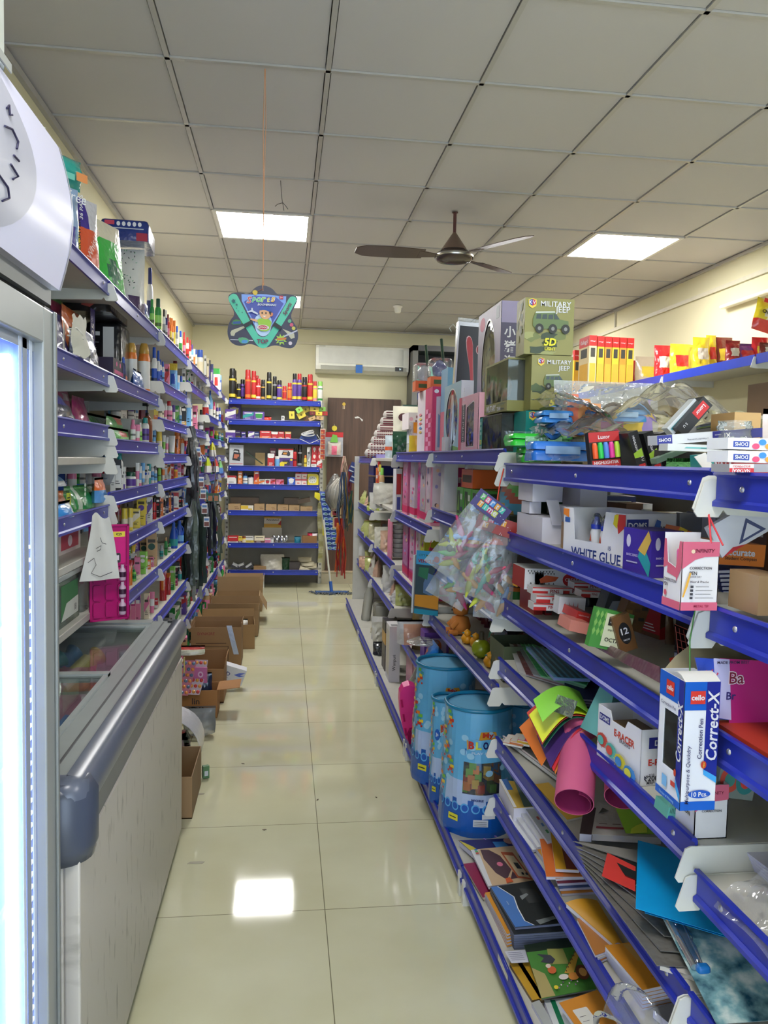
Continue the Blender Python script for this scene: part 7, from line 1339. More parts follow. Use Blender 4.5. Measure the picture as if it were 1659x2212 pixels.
ysp(1.85,1.90,.955,.995,zA,.115,'pen_box','white box with red stripes behind the black slanting box','box',(206,206,206),lambda a,N_,A_,T_:(a.rc(N_,.05,.8,.95,.95,(196,60,60)),a.rc(N_,.1,.5,.8,.7,(206,90,80)),a.tx(N_,'DOMS',.5,.3,w=.8,m=(60,70,150),rot=PI/2)))
z00=D(1.432)
def dots(a,F):
 a.rc(F,.0,.14,.34,.86,(222,224,226));a.rc(F,.10,.2,.42,.72,(42,64,150));a.tx(F,'DOMS',.26,.46,w=.26,m=KW,rot=PI,bold=.02)
 for i,c_ in enumerate([(226,70,110),(50,130,220),(240,150,50),(226,214,90),(226,90,60)]):a.dc(F,.55+.13*i,.3+.36*(i%2),.075,.26,M(c_),18)
for i in range(2):hbox('crayon_box',['lower','upper'][i]+' white crayon box with coloured balloons print, at the right edge','crayon box',1572,998-28*i,1680,1001-28*i,27,1.12,.06,(224,226,230),lambda a,F:dots(a,F))
hbox('pencil_carton','silver and red pencil box marked NATARAJ lying on the nearest rail','pencil box',1575,1020,1680,1020,19,1.10,.05,(150,150,156),lambda a,F:(a.rc(F,0,0,.5,1,(216,212,210)),a.rc(F,0,.0,.5,.5,(190,36,44)),a.tx(F,'NATARAJ',.24,.25,w=.36,m=KW,rot=PI,bold=.02),a.tx(F,'BOLD PENCILS',.24,.72,w=.36,m=(190,40,50),rot=PI,bold=.01)))
ysp(1.22,1.28,.735,.80,1.39,.035,'pencil_carton','red NATARAJ box end glimpsed in the gap between the two rails','pencil box',(150,40,40),lambda a,N_,A_,T_:a.tx(A_,'NATA',.5,.5,w=.9,m=KW,bold=.02)).location.z=1.4265
# ---------------- second shelf (deck 1.2135)
z3=D(1.225)
T=th('display_carton','white folded display cartons opened out, second shelf far end','cartons',(.80,2.22,z3));a=MB();Wc=M((208,206,216),.45)
a.box(-.085,-.03,-.10,.14,0,.075,Wc);a.box(-.03,.02,-.13,-.04,.0,.11,Wc);a.box(-.09,.0,-.02,.12,.115,.168,Wc);a.box(.03,.11,-.08,.06,.10,.165,Wc);a.box(-.085,-.05,.02,.10,.078,.112,Wc);a.bd('cartons',T)
a=MB();a.pz([(0,0),(.035,0),(.05,-.07),(.02,-.07)],(-.08,-.11,.125),(1,0,0),(0,0,1),.002,(196,194,204));a.bd('flap',T)
bag('clear_pouch','small clear pouch with white card on the second shelf','pouch',(.79,2.02,z3),.06,.085,.03,HAZE(),'y',230)
ysp(1.95,1.99,.735,.78,z3,.085,'carton','narrow brown carton left of the glue display','carton',(130,96,60),None);ysp(2.0,2.05,.745,.80,z3,.07,'carton','short brown carton piece behind the narrow one','carton',(150,116,76),None)
def dbx(name,label,y0,y1,x0,x1,z,h,body,aisle=None,near=None,cut=(.32,.82,.34),inside=(120,100,80)):
 """open counter display: aisle side has a dip; hollow"""
 T=th(name,label,'display box',((x0+x1)/2,(y0+y1)/2,z));w,d=x1-x0,y1-y0;a=MB();B_=M(body,.4);I_=M(inside,.6);t=.0015
 a.box(-w/2,w/2,d/2-t,d/2,0,h,B_);a.box(w/2-t,w/2,-d/2,d/2,0,h,B_);a.box(-w/2,w/2,-d/2,-d/2+t,0,h,B_);a.box(-w/2,w/2,-d/2,d/2,0,t,B_)
 c0,c1,ch=cut;pl=[(0,0),(d,0),(d,h),(d*c1,h),(d*(c1-.06),h*ch+.006),(d*(c1-.1),h*ch),(d*(c0+.08),h*ch),(d*(c0+.04),h*ch+.006),(d*c0,h),(0,h)]
 for piece in([(0,0),(d*c0+.003,0),(d*(c0+.04),h*ch),(d*c0,h),(0,h)],[(d*c0+.003,0),(d*c1-.003,0),(d*(c1-.06),h*ch),(d*(c0+.04),h*ch)],[(d*c1-.003,0),(d,0),(d,h),(d*c1,h),(d*(c1-.06),h*ch)]):a.pz(piece,(-w/2+t,d/2,0),(0,-1,0),(0,0,1),t,B_)
 A_=Frame((-w/2,d/2,0),(0,-1,0),(0,0,1),d,h);N_=Frame((-w/2,-d/2,0),(1,0,0),(0,0,1),w,h)
 if aisle:aisle(a,A_)
 if near:near(a,N_)
 a.bd('carton',T);return T
y0,y1=yat(1318,.72,1.3),yat(1232,.72,1.3)
def gl_a(a,F):a.tx(F,'WHITE GLUE',.55,.10,w=.8,m=(40,60,130),bold=.02);a.fp(F,[(.86,.98),(1,.98),(1,.75),(.9,.6)],(206,60,60));a.fp(F,[(.84,.96),(.9,.98),(.88,.7),(.82,.78)],(226,206,50));a.tx(F,'15',.78,.3,h=.08,m=(40,60,130),bold=.02);a.rc(F,.03,.7,.12,.8,(50,90,160));a.fp(F,[(0,.86),(.1,.8),(.1,.98),(0,.98)],(226,130,50))
def gl_n(a,F):a.rc(F,.02,.66,.44,.90,(36,50,130));a.tx(F,'DOMS',.23,.78,w=.36,m=KW,bold=.02);a.tx(F,'₹300.00',.78,.72,w=.34,m=(60,60,80),bold=.02);a.tx(F,'15 PIECES',.2,.5,w=.3,m=(60,60,80),bold=.02);a.fp(F,[(.46,.5),(.6,.9),(.68,.86),(.66,.45)],(60,100,180));a.rc(F,.66,.3,.9,.48,(40,140,150))
T=dbx('glue_display','white DOMS glue display box with two blue capped bottles, second shelf',y0,y1,.722,.86,z3,.118,(222,222,228),gl_a,gl_n,(.16,.70,.36));T.rotation_euler.z=.22
for i in range(2):
 G=th('glue_bottle',['left','right'][i]+' glue bottle with clear blue cap inside the glue display','glue bottle',(.752,y0+(.62-.24*i)*(y1-y0),z3+.003),group='blue capped glue bottles');a=MB();a.la([(.013,0),(.0145,.004),(.0145,.06),(.012,.068)],M((218,218,222),.35),n=14);F=Frame((-.0147,.01,.012),(0,-1,0),(0,0,1),.02,.045);a.fp(F,[(.2,.6),(.5,1),(.8,.6)],(206,90,60));a.rc(F,.1,.4,.9,.55,(40,60,140));a.rc(F,.15,.05,.85,.3,(50,150,150));a.bd('body',G)
 a=MB();a.la([(.0135,.068),(.014,.078),(.009,.082),(.005,.098)],M((40,60,170),.25),n=14);a.bd('nozzle',G);a=MB();a.la([(.014,.079),(.0125,.095),(.006,.105),(.001,.106)],CLEAR(),n=14);a.bd('clear_cap',G)
def nb(a,N_,A_,T_):
 for F in(N_,A_):
  a.dc(F,.2,.72,.08,.14,(200,196,220),12);a.fp(F,[(.55,.4),(.95,.0),(1,.3),(.7,.75)],(40,150,160));a.fp(F,[(.55,.55),(.9,1),(1,.8),(.8,.45)],(206,170,80));a.tx(F,'BASIC SERIES',.35,.42,w=.4,m=(200,190,220));a.rc(F,.15,.25,.55,.28,(180,176,210))
ysp(1.50,1.60,.725,.80,z3,.095,'eraser_box','purple box with teal and ochre ribbons in front of the glue display','box',(62,44,150),nb,rz=.15)
bag('clear_pouch','clear DOMS pouch of white erasers lying behind the rail, second shelf','pouch',(.765,1.38,z3),.12,.04,.07,M((220,222,226),.1,'f',d=.4),'-x',231)
dbx('glue_display','darker DOMS glue display box at the back of the second shelf',1.55,1.72,.90,1.05,z3,.12,(170,172,184),None,gl_n,(.1,.7,.4))
for i in range(4):pdt('B',.955-.035*i+.03,1.78,z3,.026,.11,'wh','bl','wh',-1).name='glue_bottle'
for i,o in enumerate([o for o in scn.objects if o.name.startswith('glue_bottle') and 'label' not in o and o.parent is None]):tag(o,'blue capped glue bottle standing in the dark at the back of the second shelf','glue bottle','glue bottles at the back')
def acc(a,F):a.tx(F,'Accurate',.5,.6,w=.62,m=KW,bold=.03);a.tx(F,'Student Compass',.55,.3,w=.6,m=(60,40,30))
hbox('geometry_box','orange Accurate compass box lying on the second shelf, nearest bay edge','geometry box',1535,1218,1650,1225,52,1.30,.10,(222,122,36),acc)
hbox('geometry_box','tilted orange and yellow Accurate box in front of dark glue display','geometry box',1460,1160,1505,1180,26,1.52,.06,(206,100,36),lambda a,F:(a.rc(F,0,0,.35,1,(222,190,50)),a.tx(F,'Accu',.66,.55,w=.5,m=KW,bold=.03)))
hbox('geometry_box','orange folded carton above the Accurate compass box','geometry box',1590,1158,1660,1126,30,1.42,.05,(216,116,40))
def setsq(a,F):a.fp(F,[(.3,.1),(.75,.1),(.55,.7)],(60,70,110));a.fp(F,[(.38,.17),(.67,.17),(.54,.55)],(206,208,216));a.fp(F,[(0,0),(.4,0),(.2,.12)],(196,40,50))
hbox('geometry_box','white geometry set box with set square drawing at the right edge','geometry box',1560,1205,1690,1130,80,1.22,.012,(206,208,216),setsq)
for i in range(6):hbox('eraser_box',['lowest','second lowest','third lowest','fourth','fifth','topmost'][i]+' white edged navy box in the stack on the nearest second shelf','box',1562-2*i,1284-9*i,1645,1282-9*i,8,1.33,.07,(30,46,130),lambda a,F:a.rc(F,0,.1,.3,.9,(206,208,214)),group='stack of navy boxes')
hbox('carton','torn brown carton at the right edge, nearest second shelf','carton',1636,1330,1700,1330,95,1.10,.08,(146,118,84))
# ---------------- third shelf (deck .9985)
z4=D(1.01)
def creata(a,N_,A_,T_):
 F=N_;a.dc(F,.60,.5,.13,.36,(170,24,30),20);a.tx(F,'CREATA',.60,.5,w=.20,m=KW,bold=.03);a.tx(F,'EXAM',.9,.5,w=.16,m=(60,60,70),bold=.04);a.fp(F,[(.2,.3),(.38,.42),(.42,.62),(.26,.7),(.18,.5)],(190,80,40))
 for i in range(18):
  x=.03+.0*i+.018*i;a.fp(F,[(x*1.0,.08+.1*(i%3)),(x+.02,.08+.1*(i%3)),(x+.01,.18+.1*(i%3))],M([(196,60,40),(60,80,70),(60,60,64)][i%3]));a.fp(F,[(x,.92-.1*(i%2)),(x+.02,.92-.1*(i%2)),(x+.01,.82-.1*(i%2))],(60,64,64))
 a.rc(A_,0,0,1,1,(160,36,30))
hbox('exam_pad_box','white CREATA box with orange book print on the third shelf','box',1132,1273,1305,1277,48,2.20,.12,(206,206,208),lambda a,F:creata(a,F,Frame((0,.12,0),(0,-1,0),(0,0,1),.12,.06),None))
ysp(2.20,2.34,.725,.752,z4,.125,'staple_box','upright brick red box left of the CREATA box','box',(150,34,30),lambda a,N_,A_,T_:a.dc(N_,.5,.6,.3,.12,(216,206,200)))
ysp(2.19,2.33,.757,.776,z4,.065,'staple_box','short red and black box before the upright brick red box','box',(130,30,34),lambda a,N_,A_,T_:a.rc(N_,.1,.1,.9,.4,(40,40,44)))
rgx=random.Random(11)
pinb=lambda a,F:(a.rc(F,0,.0,.5,.5,(190,40,40)),a.tx(F,'PINS',.72,.5,w=.3,m=(150,40,40),bold=.02),a.rc(F,0,.85,1,1,(196,60,56)))
for i,(u,v,w,h,y,lab) in enumerate([(1152,1318,55,16,2.10,'lowest small white and red pin box'),(1158,1302,60,17,2.10,'red and white pin box on the lowest one'),(1150,1284,66,17,2.14,'white pin box with open flap below the CREATA box'),(1190,1282,80,14,2.16,'long white and red box under the CREATA box'),(1240,1272,60,14,2.10,'thin red striped box right of the pin boxes'),(1255,1290,40,16,2.02,'red box end behind the calculator box')]):hbox('pin_box',lab,'pin box',u,v,u+w,v+2,h,y,.05,(212,208,208),pinb)
hbox('pen_box','white box with row of red pen nib drawings, third shelf','box',1205,1326,1262,1330,40,1.98,.04,(206,206,208),lambda a,F:[a.fp(F,[(.2+.16*i,.35),(.26+.16*i,.35),(.23+.16*i,.75)],(190,90,90)) for i in range(4)])
hbox('calculator_box','red and clear calculator box lying on the third shelf','box',1244,1338,1272,1345,20,1.88,.12,(190,50,46),lambda a,F:a.tx(F,'CALCULATOR',.5,.6,w=.8,m=KW,bold=.01))
hbox('calculator_box','pale red clear box in front of the calculator box','box',1228,1362,1272,1372,26,1.82,.08,(206,130,116))
y0,y1=yat(1345,.735,1.05),yat(1272,.735,1.05)
def octa(a,F):
 a.rc(F,.0,.0,1,1,(70,140,60))
 for i in range(9):a.fp(F,[(.04+.11*(i%3),.3+.22*(i//3)),(.09+.11*(i%3),.42+.22*(i//3)),(.04+.11*(i%3),.52+.22*(i//3)),(-.0+.11*(i%3),.42+.22*(i//3))],(130,180,90))
 a.fp(F,[(.28,.08),(.98,.08),(.98,.92),(.28,.92)],(206,210,176));a.rc(F,.36,.62,.92,.84,(30,32,30));a.tx(F,'classmate',.64,.73,w=.46,m=KW,skew=.15,bold=.01);a.tx(F,'OCTANE',.64,.26,w=.56,m=(30,32,30),bold=.02);a.tx(F,'ENJOY LEARNING',.64,.50,w=.5,m=(60,64,56))
def octn(a,F):a.rc(F,0,0,1,1,(110,74,40));a.dc(F,.5,.5,.34,.30,(26,26,28),20);a.tx(F,'12',.5,.56,w=.42,m=KW,bold=.02);a.tx(F,'PACKS',.5,.32,w=.36,m=KW)
T=hbox('pen_box','green classmate OCTANE pen box marked 12 PACKS, third shelf','pen box',1270,1395,1350,1412,92,1.60,.02,(70,140,60),octa)
hbox('pen_box','brown end of the OCTANE pack with black number disc','pen box',1342,1412,1378,1400,88,1.585,.015,(110,74,40),octn)
def camob(a,F):
 for i in range(8):a.fp(F,[(.1+.3*(i%3),.1+.11*i),(.35+.3*(i%3),.14+.11*i),(.3+.3*(i%3),.24+.11*i),(.05+.3*(i%3),.2+.11*i)],M([(150,110,60),(96,70,44),(60,50,40)][i%3]))
hbox('pen_box','brown and black patterned pen box standing behind the OCTANE box','pen box',1338,1352,1384,1368,78,1.72,.04,(110,78,46),camob)
hbox('pen_box','black and grey pen box with star print behind the OCTANE box','pen box',1300,1330,1338,1342,66,1.78,.05,(44,46,48),lambda a,F:(a.fp(F,[(.2,.2),(.8,.3),(.7,.7),(.3,.6)],(120,122,124)),a.rc(F,.7,0,1,.5,(60,130,60))))
T=th('mesh_bag','red net bag with black mesh hanging over the third shelf goods','bag',(.79,1.52,z4));a=MB()
a.sg(8,8,lambda p,q:(-.02+.12*p,-.10+.04*q+.02*math.sin(5*p),.004+.125*q-.05*p*q),M((44,20,20),.5),.001);a.sg(8,5,lambda p,q:(-.05+.13*p,-.135+.03*q,.002+.07*q*(1-.2*p)+.006*math.sin(8*p)),M((150,40,26),.3),.001);a.bd('cloth',T)
a=MB()
for i in range(10):
 t=i/9;a.tu([(-.02+.12*t,-.103,.01+.0),(-.02+.12*t,-.066+.02*math.sin(5*t),.125-.05*t)],.0008,M((190,90,80),.5),4);a.tu([(-.02,-.10+.04*t-.003,.004+.125*t),(.10,-.10+.04*t-.023,.004+.125*t-.05*t)],.0008,M((190,90,80),.5),4)
a.bd('netting',T)
SP=(90,52,66)
qd('sheet_protector_pack','maroon SHEET PROTECTOR packet bent over the third rail','packet',[(1262,1385),(1425,1475),(1425,1440),(1290,1382)],.690,.004,SP,deco=lambda a,F:(a.tx(F,'SHEET PROTECTOR',.78,.45,w=.25,m=KW,bold=.02),a.fp(F,[(.1,.2),(.25,.5),(.2,.8)],(110,120,70)),a.fp(F,[(.5,.3),(.56,.5),(.5,.7),(.6,.5)],(206,170,50))),plane='x',parts=('packet',),side=(120,90,100),k='g',dz=(0,0,.01,.01))
for i,(u,v,c_,lab) in enumerate([(1445,1432,(150,60,60),'red wrapped notebook at the bottom of the third shelf pile'),(1450,1420,(170,130,150),'pink edged wrapped notebook, second in the third shelf pile'),(1455,1408,(90,100,130),'slate wrapped notebook in the third shelf pile'),(1460,1396,(60,110,100),'green wrapped notebook on top of the third shelf pile')]):
 qd('notebook',lab,'notebook',[(u,v),(u+95,v+22),(u+190,v-6),(u+90,v-26)],z4+.012+.011*i,.010,c_,side=(190,188,200),k='g')
bag('clear_pouch','grey clear plastic pouch over the wrapped notebooks','pouch',(.86,1.26,z4+.055),.15,.04,.08,M((196,196,190),.1,'f',d=.3),'-x',240,cr=.012)
# ---------------- nearest bay, third shelf: bubble bag, dark cloth
zN=D(1.02)
T=th('sweet_bag','blue and pink cone bag lettered Ba with cartoon face at right edge','bag',(.71,1.19,1.03));a=MB();F=None
pl=[(-.045,.10),(-.015,.0),(.09,-.015),(.09,.09)];a.pz(pl,(0,0,0),(1,0,0),(0,0,1),.003,M((50,80,190),.3,'g'));F=Frame((-.05,-.003,0),(1,0,0),(0,0,1),.14,.11)
a.fp(F,[(.34,.9),(.5,-.1),(1,-.13),(1,.84)],M((176,40,120),.3));a.fp(F,[(.26,.9),(.34,.0),(.52,-.04),(.46,.88)],M((190,190,230),.3));a.tx(F,'Ba',.56,.6,w=.2,m=(230,220,230),bold=.05);a.tx(F,'Ba',.56,.6,w=.18,m=(120,16,50),bold=.01);a.tx(F,'Br',.50,.33,w=.12,m=(44,40,110),bold=.02)
a.dc(F,.22,.48,.09,.14,(226,226,230),16);a.dc(F,.22,.44,.05,.08,(150,24,40),12)
for k in range(5):t=.9+k*.5;a.fp(F,[(.22+.11*math.cos(t),.48+.17*math.sin(t)),(.22+.16*math.cos(t-.06),.48+.26*math.sin(t-.06)),(.22+.16*math.cos(t+.06),.48+.26*math.sin(t+.06))],(206,60,90))
a.tx(F,'MADE FROM BEST',.5,.84,w=.4,m=(40,40,80));a.bd('pouch_front',T)
a=MB();a.sg(8,8,lambda p,q:(-.06+.20*p,.02+.06*q,.06+.05*math.sin(3*p)*q+.008*math.sin(14*p+5*q)),M((150,140,110),.5),.002);a.bd('brown_lining',T)
T=bag('black_pouch','black glossy cloth pouch behind the blue and pink bag','pouch',(.86,1.16,zN),.22,.07,.10,foil((16,26,28)),'-x',241,cr=.015)
ysp(.98,1.20,.71,.95,zN,.012,'red_net','folded red netted cloth below the blue and pink bag','cloth',M((170,50,30),.5),None)
# ---------------- hanging display boxes
T=th('correction_pen_box','tall blue and white cello Correct-X correction pen box hung on green string','display box',(.648,1.17,.902));w,d,h=.058,.08,.205
a=MB();CB_=M((222,224,230),.35);a.box(-w/2,w/2,-d/2,-d/2+.001,0,h,CB_);a.box(w/2-.001,w/2,-d/2+.001,d/2,0,h,CB_);a.box(-w/2,w/2-.001,d/2-.001,d/2,0,h,CB_);a.box(-w/2+.001,w/2-.001,-d/2+.001,d/2-.001,0,.001,CB_)
for q in((0,.22,0,1),(.80,1,0,1),(.22,.80,0,.26),(.22,.80,.71,1)):a.box(-w/2,-w/2+.001,d/2-q[1]*d,d/2-q[0]*d,q[2]*h,q[3]*h,CB_)
BLC=M((14,90,190),.3);DBL=M((26,40,140),.3);A_=Frame((-w/2,d/2,0),(0,-1,0),(0,0,1),d,h);N_=Frame((-w/2,-d/2,0),(1,0,0),(0,0,1),w,h)
a.rc(A_,0,.80,.80,1,BLC);a.rc(A_,0,0,1,.06,BLC);a.fp(A_,[(.80,.22),(1,.12),(1,1),(.80,1)],DBL);a.fp(A_,[(.80,.22),(1,.12),(1,.06),(.80,.16)],(60,160,226))
a.rc(A_,.30,.84,.62,.95,(206,50,34));a.tx(A_,'cello',.46,.895,w=.26,m=KW,bold=.03);a.tx(A_,'Correction Pen',.42,.755,w=.62,m=(30,34,90),bold=.01);a.tx(A_,'Correct-X',.90,.60,w=1.18,m=KW,rot=PI/2,bold=.02,skew=.2);a.tx(A_,'The Joy of Winning',.5,.03,w=.6,m=(150,190,230));a.rc(A_,.3,.10,.5,.19,(120,180,226));a.rc(A_,.66,.15,.84,.19,(196,60,50));a.dc(A_,.82,.27,.05,.03,(190,60,30),12)
a.rc(N_,0,.78,1,1,BLC);a.rc(N_,0,0,1,.07,BLC);a.fp(N_,[(.62,.32),(1,.26),(1,1),(.62,1)],DBL);a.fp(N_,[(.62,.32),(1,.26),(1,.21),(.62,.28)],(60,160,226))
a.rc(N_,.16,.83,.58,.93,(206,50,34));a.tx(N_,'cello',.37,.88,w=.38,m=KW,bold=.03);a.tx(N_,'Correct-X',.81,.66,w=1.9,m=KW,rot=PI/2,bold=.02,skew=.2);a.tx(N_,'Correction Pen',.48,.56,w=1.1,m=(30,34,90),rot=PI/2,bold=.01);a.tx(N_,'Multipurpose & Quickdry',.18,.28,w=1.6,m=(30,34,90),rot=PI/2,bold=.005,skew=.2)
a.dc(N_,.52,.13,.32,.032,(20,80,180),24);a.tx(N_,'10 Pcs.',.52,.13,w=.46,m=KW,bold=.02);a.dc(N_,.60,.36,.08,.03,(190,60,30),14);a.tx(N_,'New',.60,.36,w=.14,m=(226,200,60),rot=PI/2);a.bd('carton',T)
a=MB();a.box(-w/2+.0012,-w/2+.0016,d/2-.80*d,d/2-.22*d,.26*h,.71*h,M((190,196,200),.04,'f',d=.05,ns=3.));a.bd('window',T)
a=MB();a.box(-w/2+.002,-.004,d/2-.9*d,d/2-.2*d,.2*h,.202*h+.0,(80,82,88));a.box(-.002,0,-d/2+.002,d/2-.002,.01,h*.9,(96,98,104));a.bd('inner_wall',T)
a=MB();a.sg(2,3,lambda p,q:(-w/2+w*p,-d/2+.045*q*.9,h+.010*math.sin(PI*.8*q)),(214,212,206),.001);a.bd('open_flap',T)
a=MB();a.tu([(.0,.0,h-.004),(.008,.02,h+.05),(.02,.03,h+.10)],.0012,M((60,120,50),.6),5);a.bd('string',T)
T=th('correction_pen_box','pink and white INFINITY correction pen box hung on red string','display box',(.657,1.20,1.211));w,d,h=.062,.06,.11;PKC=(206,96,122);WC=(222,220,222)
a=MB();a.box(-w/2,w/2,-d/2,-d/2+.001,0,h,WC);a.box(w/2-.001,w/2,-d/2,d/2,0,h,WC);a.box(-w/2,w/2,d/2-.001,d/2,0,h+.01,WC);a.box(-w/2,w/2,-d/2,d/2,0,.001,WC)
for piece in([(0,0),(d*.20,0),(d*.24,h*.66),(d*.12,h),(0,h)],[(d*.20,0),(d*.78,0),(d*.70,h*.60),(d*.24,h*.66)],[(d*.78,0),(d,0),(d,h),(d*.86,h),(d*.70,h*.60)]):a.pz(piece,(-w/2+.001,d/2,0),(0,-1,0),(0,0,1),.001,WC)
A_=Frame((-w/2,d/2,0),(0,-1,0),(0,0,1),d,h);N_=Frame((-w/2,-d/2,0),(1,0,0),(0,0,1),w,h)
a.fp(A_,[(0,.56),(.22,.60),(.235,.66),(.12,1),(0,1)],PKC);a.fp(A_,[(.22,.50),(.74,.46),(.70,.60),(.235,.66)],PKC);a.fp(A_,[(.74,.40),(1,.62),(1,1),(.86,1),(.70,.60)],PKC);a.rc(A_,0,0,1,.12,PKC);a.tx(A_,'CORRECTION',.42,.40,w=.7,m=(60,40,50),bold=.02);a.tx(A_,'PEN',.2,.33,w=.22,m=(60,40,50),bold=.02);a.dc(A_,.2,.2,.08,.045,(206,90,110),12)
a.fp(N_,[(0,.60),(.15,.66),(.35,.74),(.6,.78),(1,.79),(1,1),(0,1)],PKC);a.rc(N_,0,0,1,.12,PKC);a.tx(N_,'INFINITY',.60,.87,w=.52,m=(110,20,50),bold=.02,skew=.2);a.dc(N_,.28,.86,.055,.03,(226,200,170),12);a.tx(N_,'CORRECTION',.50,.62,w=.60,m=(40,36,44),bold=.02);a.tx(N_,'PEN',.30,.545,w=.2,m=(40,36,44),bold=.02);a.tx(N_,'QUICK DRY',.36,.49,w=.34,m=(90,86,94));a.tx(N_,'Neat & Precise',.48,.42,w=.5,m=(60,50,60),skew=.3);a.tx(N_,'METAL TIP',.55,.065,w=.4,m=(150,20,60),bold=.02)
for k in range(4):a.rc(N_,.22,.17+k*.055,.30,.205+k*.055,(60,60,66));a.rc(N_,.36,.183+k*.055,.36+[.5,.42,.46,.36][k],.19+k*.055,(90,90,96))
a.fp(N_,[(-.0,.20),(.10,.42),(.18,.56),(.22,.55),(.14,.36),(.04,.2)],(226,170,60));a.bd('carton',T)
a=MB();a.tu([(.016,-d/2,h-.002),(.028,.0,h+.035),(.032,.01,h+.045)],.0016,(206,50,60),6);a.tu([(.04,-d/2+.006,h-.006),(.032,.01,h+.04),(.034,.01,h+.075)],.0016,(206,50,60),6);a.la([(.001,-.004),(.004,0),(.001,.004)],(206,50,60),(.032,.01,h+.045),8);a.bd('string',T)
G=th('correction_pen','pink correction pen standing in the hanging INFINITY box','pen',(.645,1.205,1.214));a=MB();a.la([(.0085,0),(.009,.05),(.0085,.06)],M((214,206,214),.3),n=12);a.la([(.0092,.03),(.0092,.055)],(206,150,60),n=12,cap=False);a.bd('barrel',G);a=MB();a.la([(.009,.06),(.0095,.088),(.008,.092)],M((214,90,150),.3),n=12);a.bd('cap',G)
# ---------------- fourth shelf (deck .8005): folders, paper fan, foam roll, eraser box
z5=D(.812)
FOL=[((214,214,216),'clear'),((110,60,60),'maroon'),((150,150,156),'grey'),((70,180,100),'green'),((90,190,110),'light green'),((60,150,90),'deep green'),((70,190,110),'bright green')]
for i,(c_,nm) in enumerate(FOL):qd('plastic_folder',nm+[' wrapped folder lowest',' wrapped folder second from the bottom',' wrapped folder third',' folder fourth',' folder fifth',' folder sixth',' folder just under the blue striped one'][i]+' in the pile on the fourth shelf','folder',[(1120+16*i,1452+2*i),(1255+2*i,1492-2*i),(1300-2*i,1440),(1100+8*i,1390)],z5+.006+.007*i,.006,c_,side=hexmix(c_,(230,230,230),.4),k='g',group='plastic folders in a pile')
def strp(a,F):
 for i in range(5):a.fp(F,[(.12+i*.17,0),(.22+i*.17,0),(.22+i*.17,1),(.12+i*.17,1)],M((34,80,96),.3))
qd('plastic_folder','sky blue folder with dark stripes on top of the folder pile','folder',[(1196,1463),(1275,1466),(1300,1420),(1135,1396)],z5+.062,.010,(96,170,206),side=(130,150,200),deco=strp,k='g')
for i in range(4):qd('exercise_book',['lowest','second','third','topmost'][i]+' violet covered book under the folders on the fourth shelf','book',[(1226,1524-6*i),(1290,1530-6*i),(1310,1490-6*i),(1216,1478-6*i)],z5+.004+.008*i,.007,(50,54,110),side=(170,170,200),group='violet covered books')
qd('teal_paper','pale teal paper sheet hanging out over the fourth rail','paper',[(1253,1571),(1306,1600),(1325,1500),(1297,1480)],.70,.0012,(110,180,176),plane='x',dz=(-.004,0,.03,.03),parts=('sheet',))
qd('teal_paper','wide pale teal paper lying behind the eraser box, fourth shelf','paper',[(1300,1540),(1400,1530),(1420,1480),(1300,1470)],z5+.02,.0012,(104,170,170),parts=('sheet',))
y_c=yat(1235,.70,z5);FANC=[((140,214,70),'lime'),((226,230,50),'yellow'),((196,60,50),'red'),((24,96,70),'dark green'),((226,120,40),'orange'),((70,40,110),'purple'),((214,50,60),'scarlet'),((222,130,60),'pale orange')]
tipL=[((1172,1560),(1152,1512),(1215,1500)),((1172,1604),(1143,1545),(1176,1530)),((1171,1609),(1138,1540),(1170,1530)),((1176,1616),(1150,1560),(1180,1540)),((1170,1655),(1122,1572),(1150,1550)),((1190,1660),(1160,1590),(1180,1560)),((1196,1666),(1165,1600),(1190,1570)),((1200,1672),(1170,1600),(1200,1580))]
for i,((c_,nm),(t0,t1,t2)) in enumerate(zip(FANC,tipL)):
 lift=.028-.0035*i;tt=.0012
 root0,root1=Vector((.735,y_c-.03-.004*i,z5+lift)),Vector((.78,y_c+.16,z5+lift))
 xt=.600+.004*i
 A0,A1=onx(t0[0],t0[1],xt),onx(t1[0],t1[1],xt)
 T=th('craft_paper',nm+' craft paper sheet in the fan drooping over the fourth rail','paper',root0,group='coloured craft paper sheets');a=MB();O=root0
 def f(p,q,A0=A0,A1=A1,r0=root0,r1=root1):
  S=r0*(1-q)+r1*q;E_=A0*(1-q)+A1*q;P=S*(1-p)+E_*p;P.z+=.035*math.sin(PI*p)*(1-.3*q)+.01*(1-p);return P-O
 a.sg(12,3,f,M(c_,.55),tt);a.bd('sheet',T)
qd('craft_label','clear sleeve with printed barcode label over the lime paper','label',[(1192,1535),(1235,1552),(1248,1515),(1205,1500)],.668,.0006,M((226,236,230),.1,'f',d=.15),plane='x',dz=(-.03,0,.0,-.02),parts=('sleeve',),deco=lambda a,F:[a.rc(F,.1+.28*i,.42,.3+.28*i,.58,(20,20,20)) for i in range(3)]+[a.rc(F,.1,.7,.9,.72,(60,70,50)),a.rc(F,.1,.25,.9,.27,(60,70,50))])
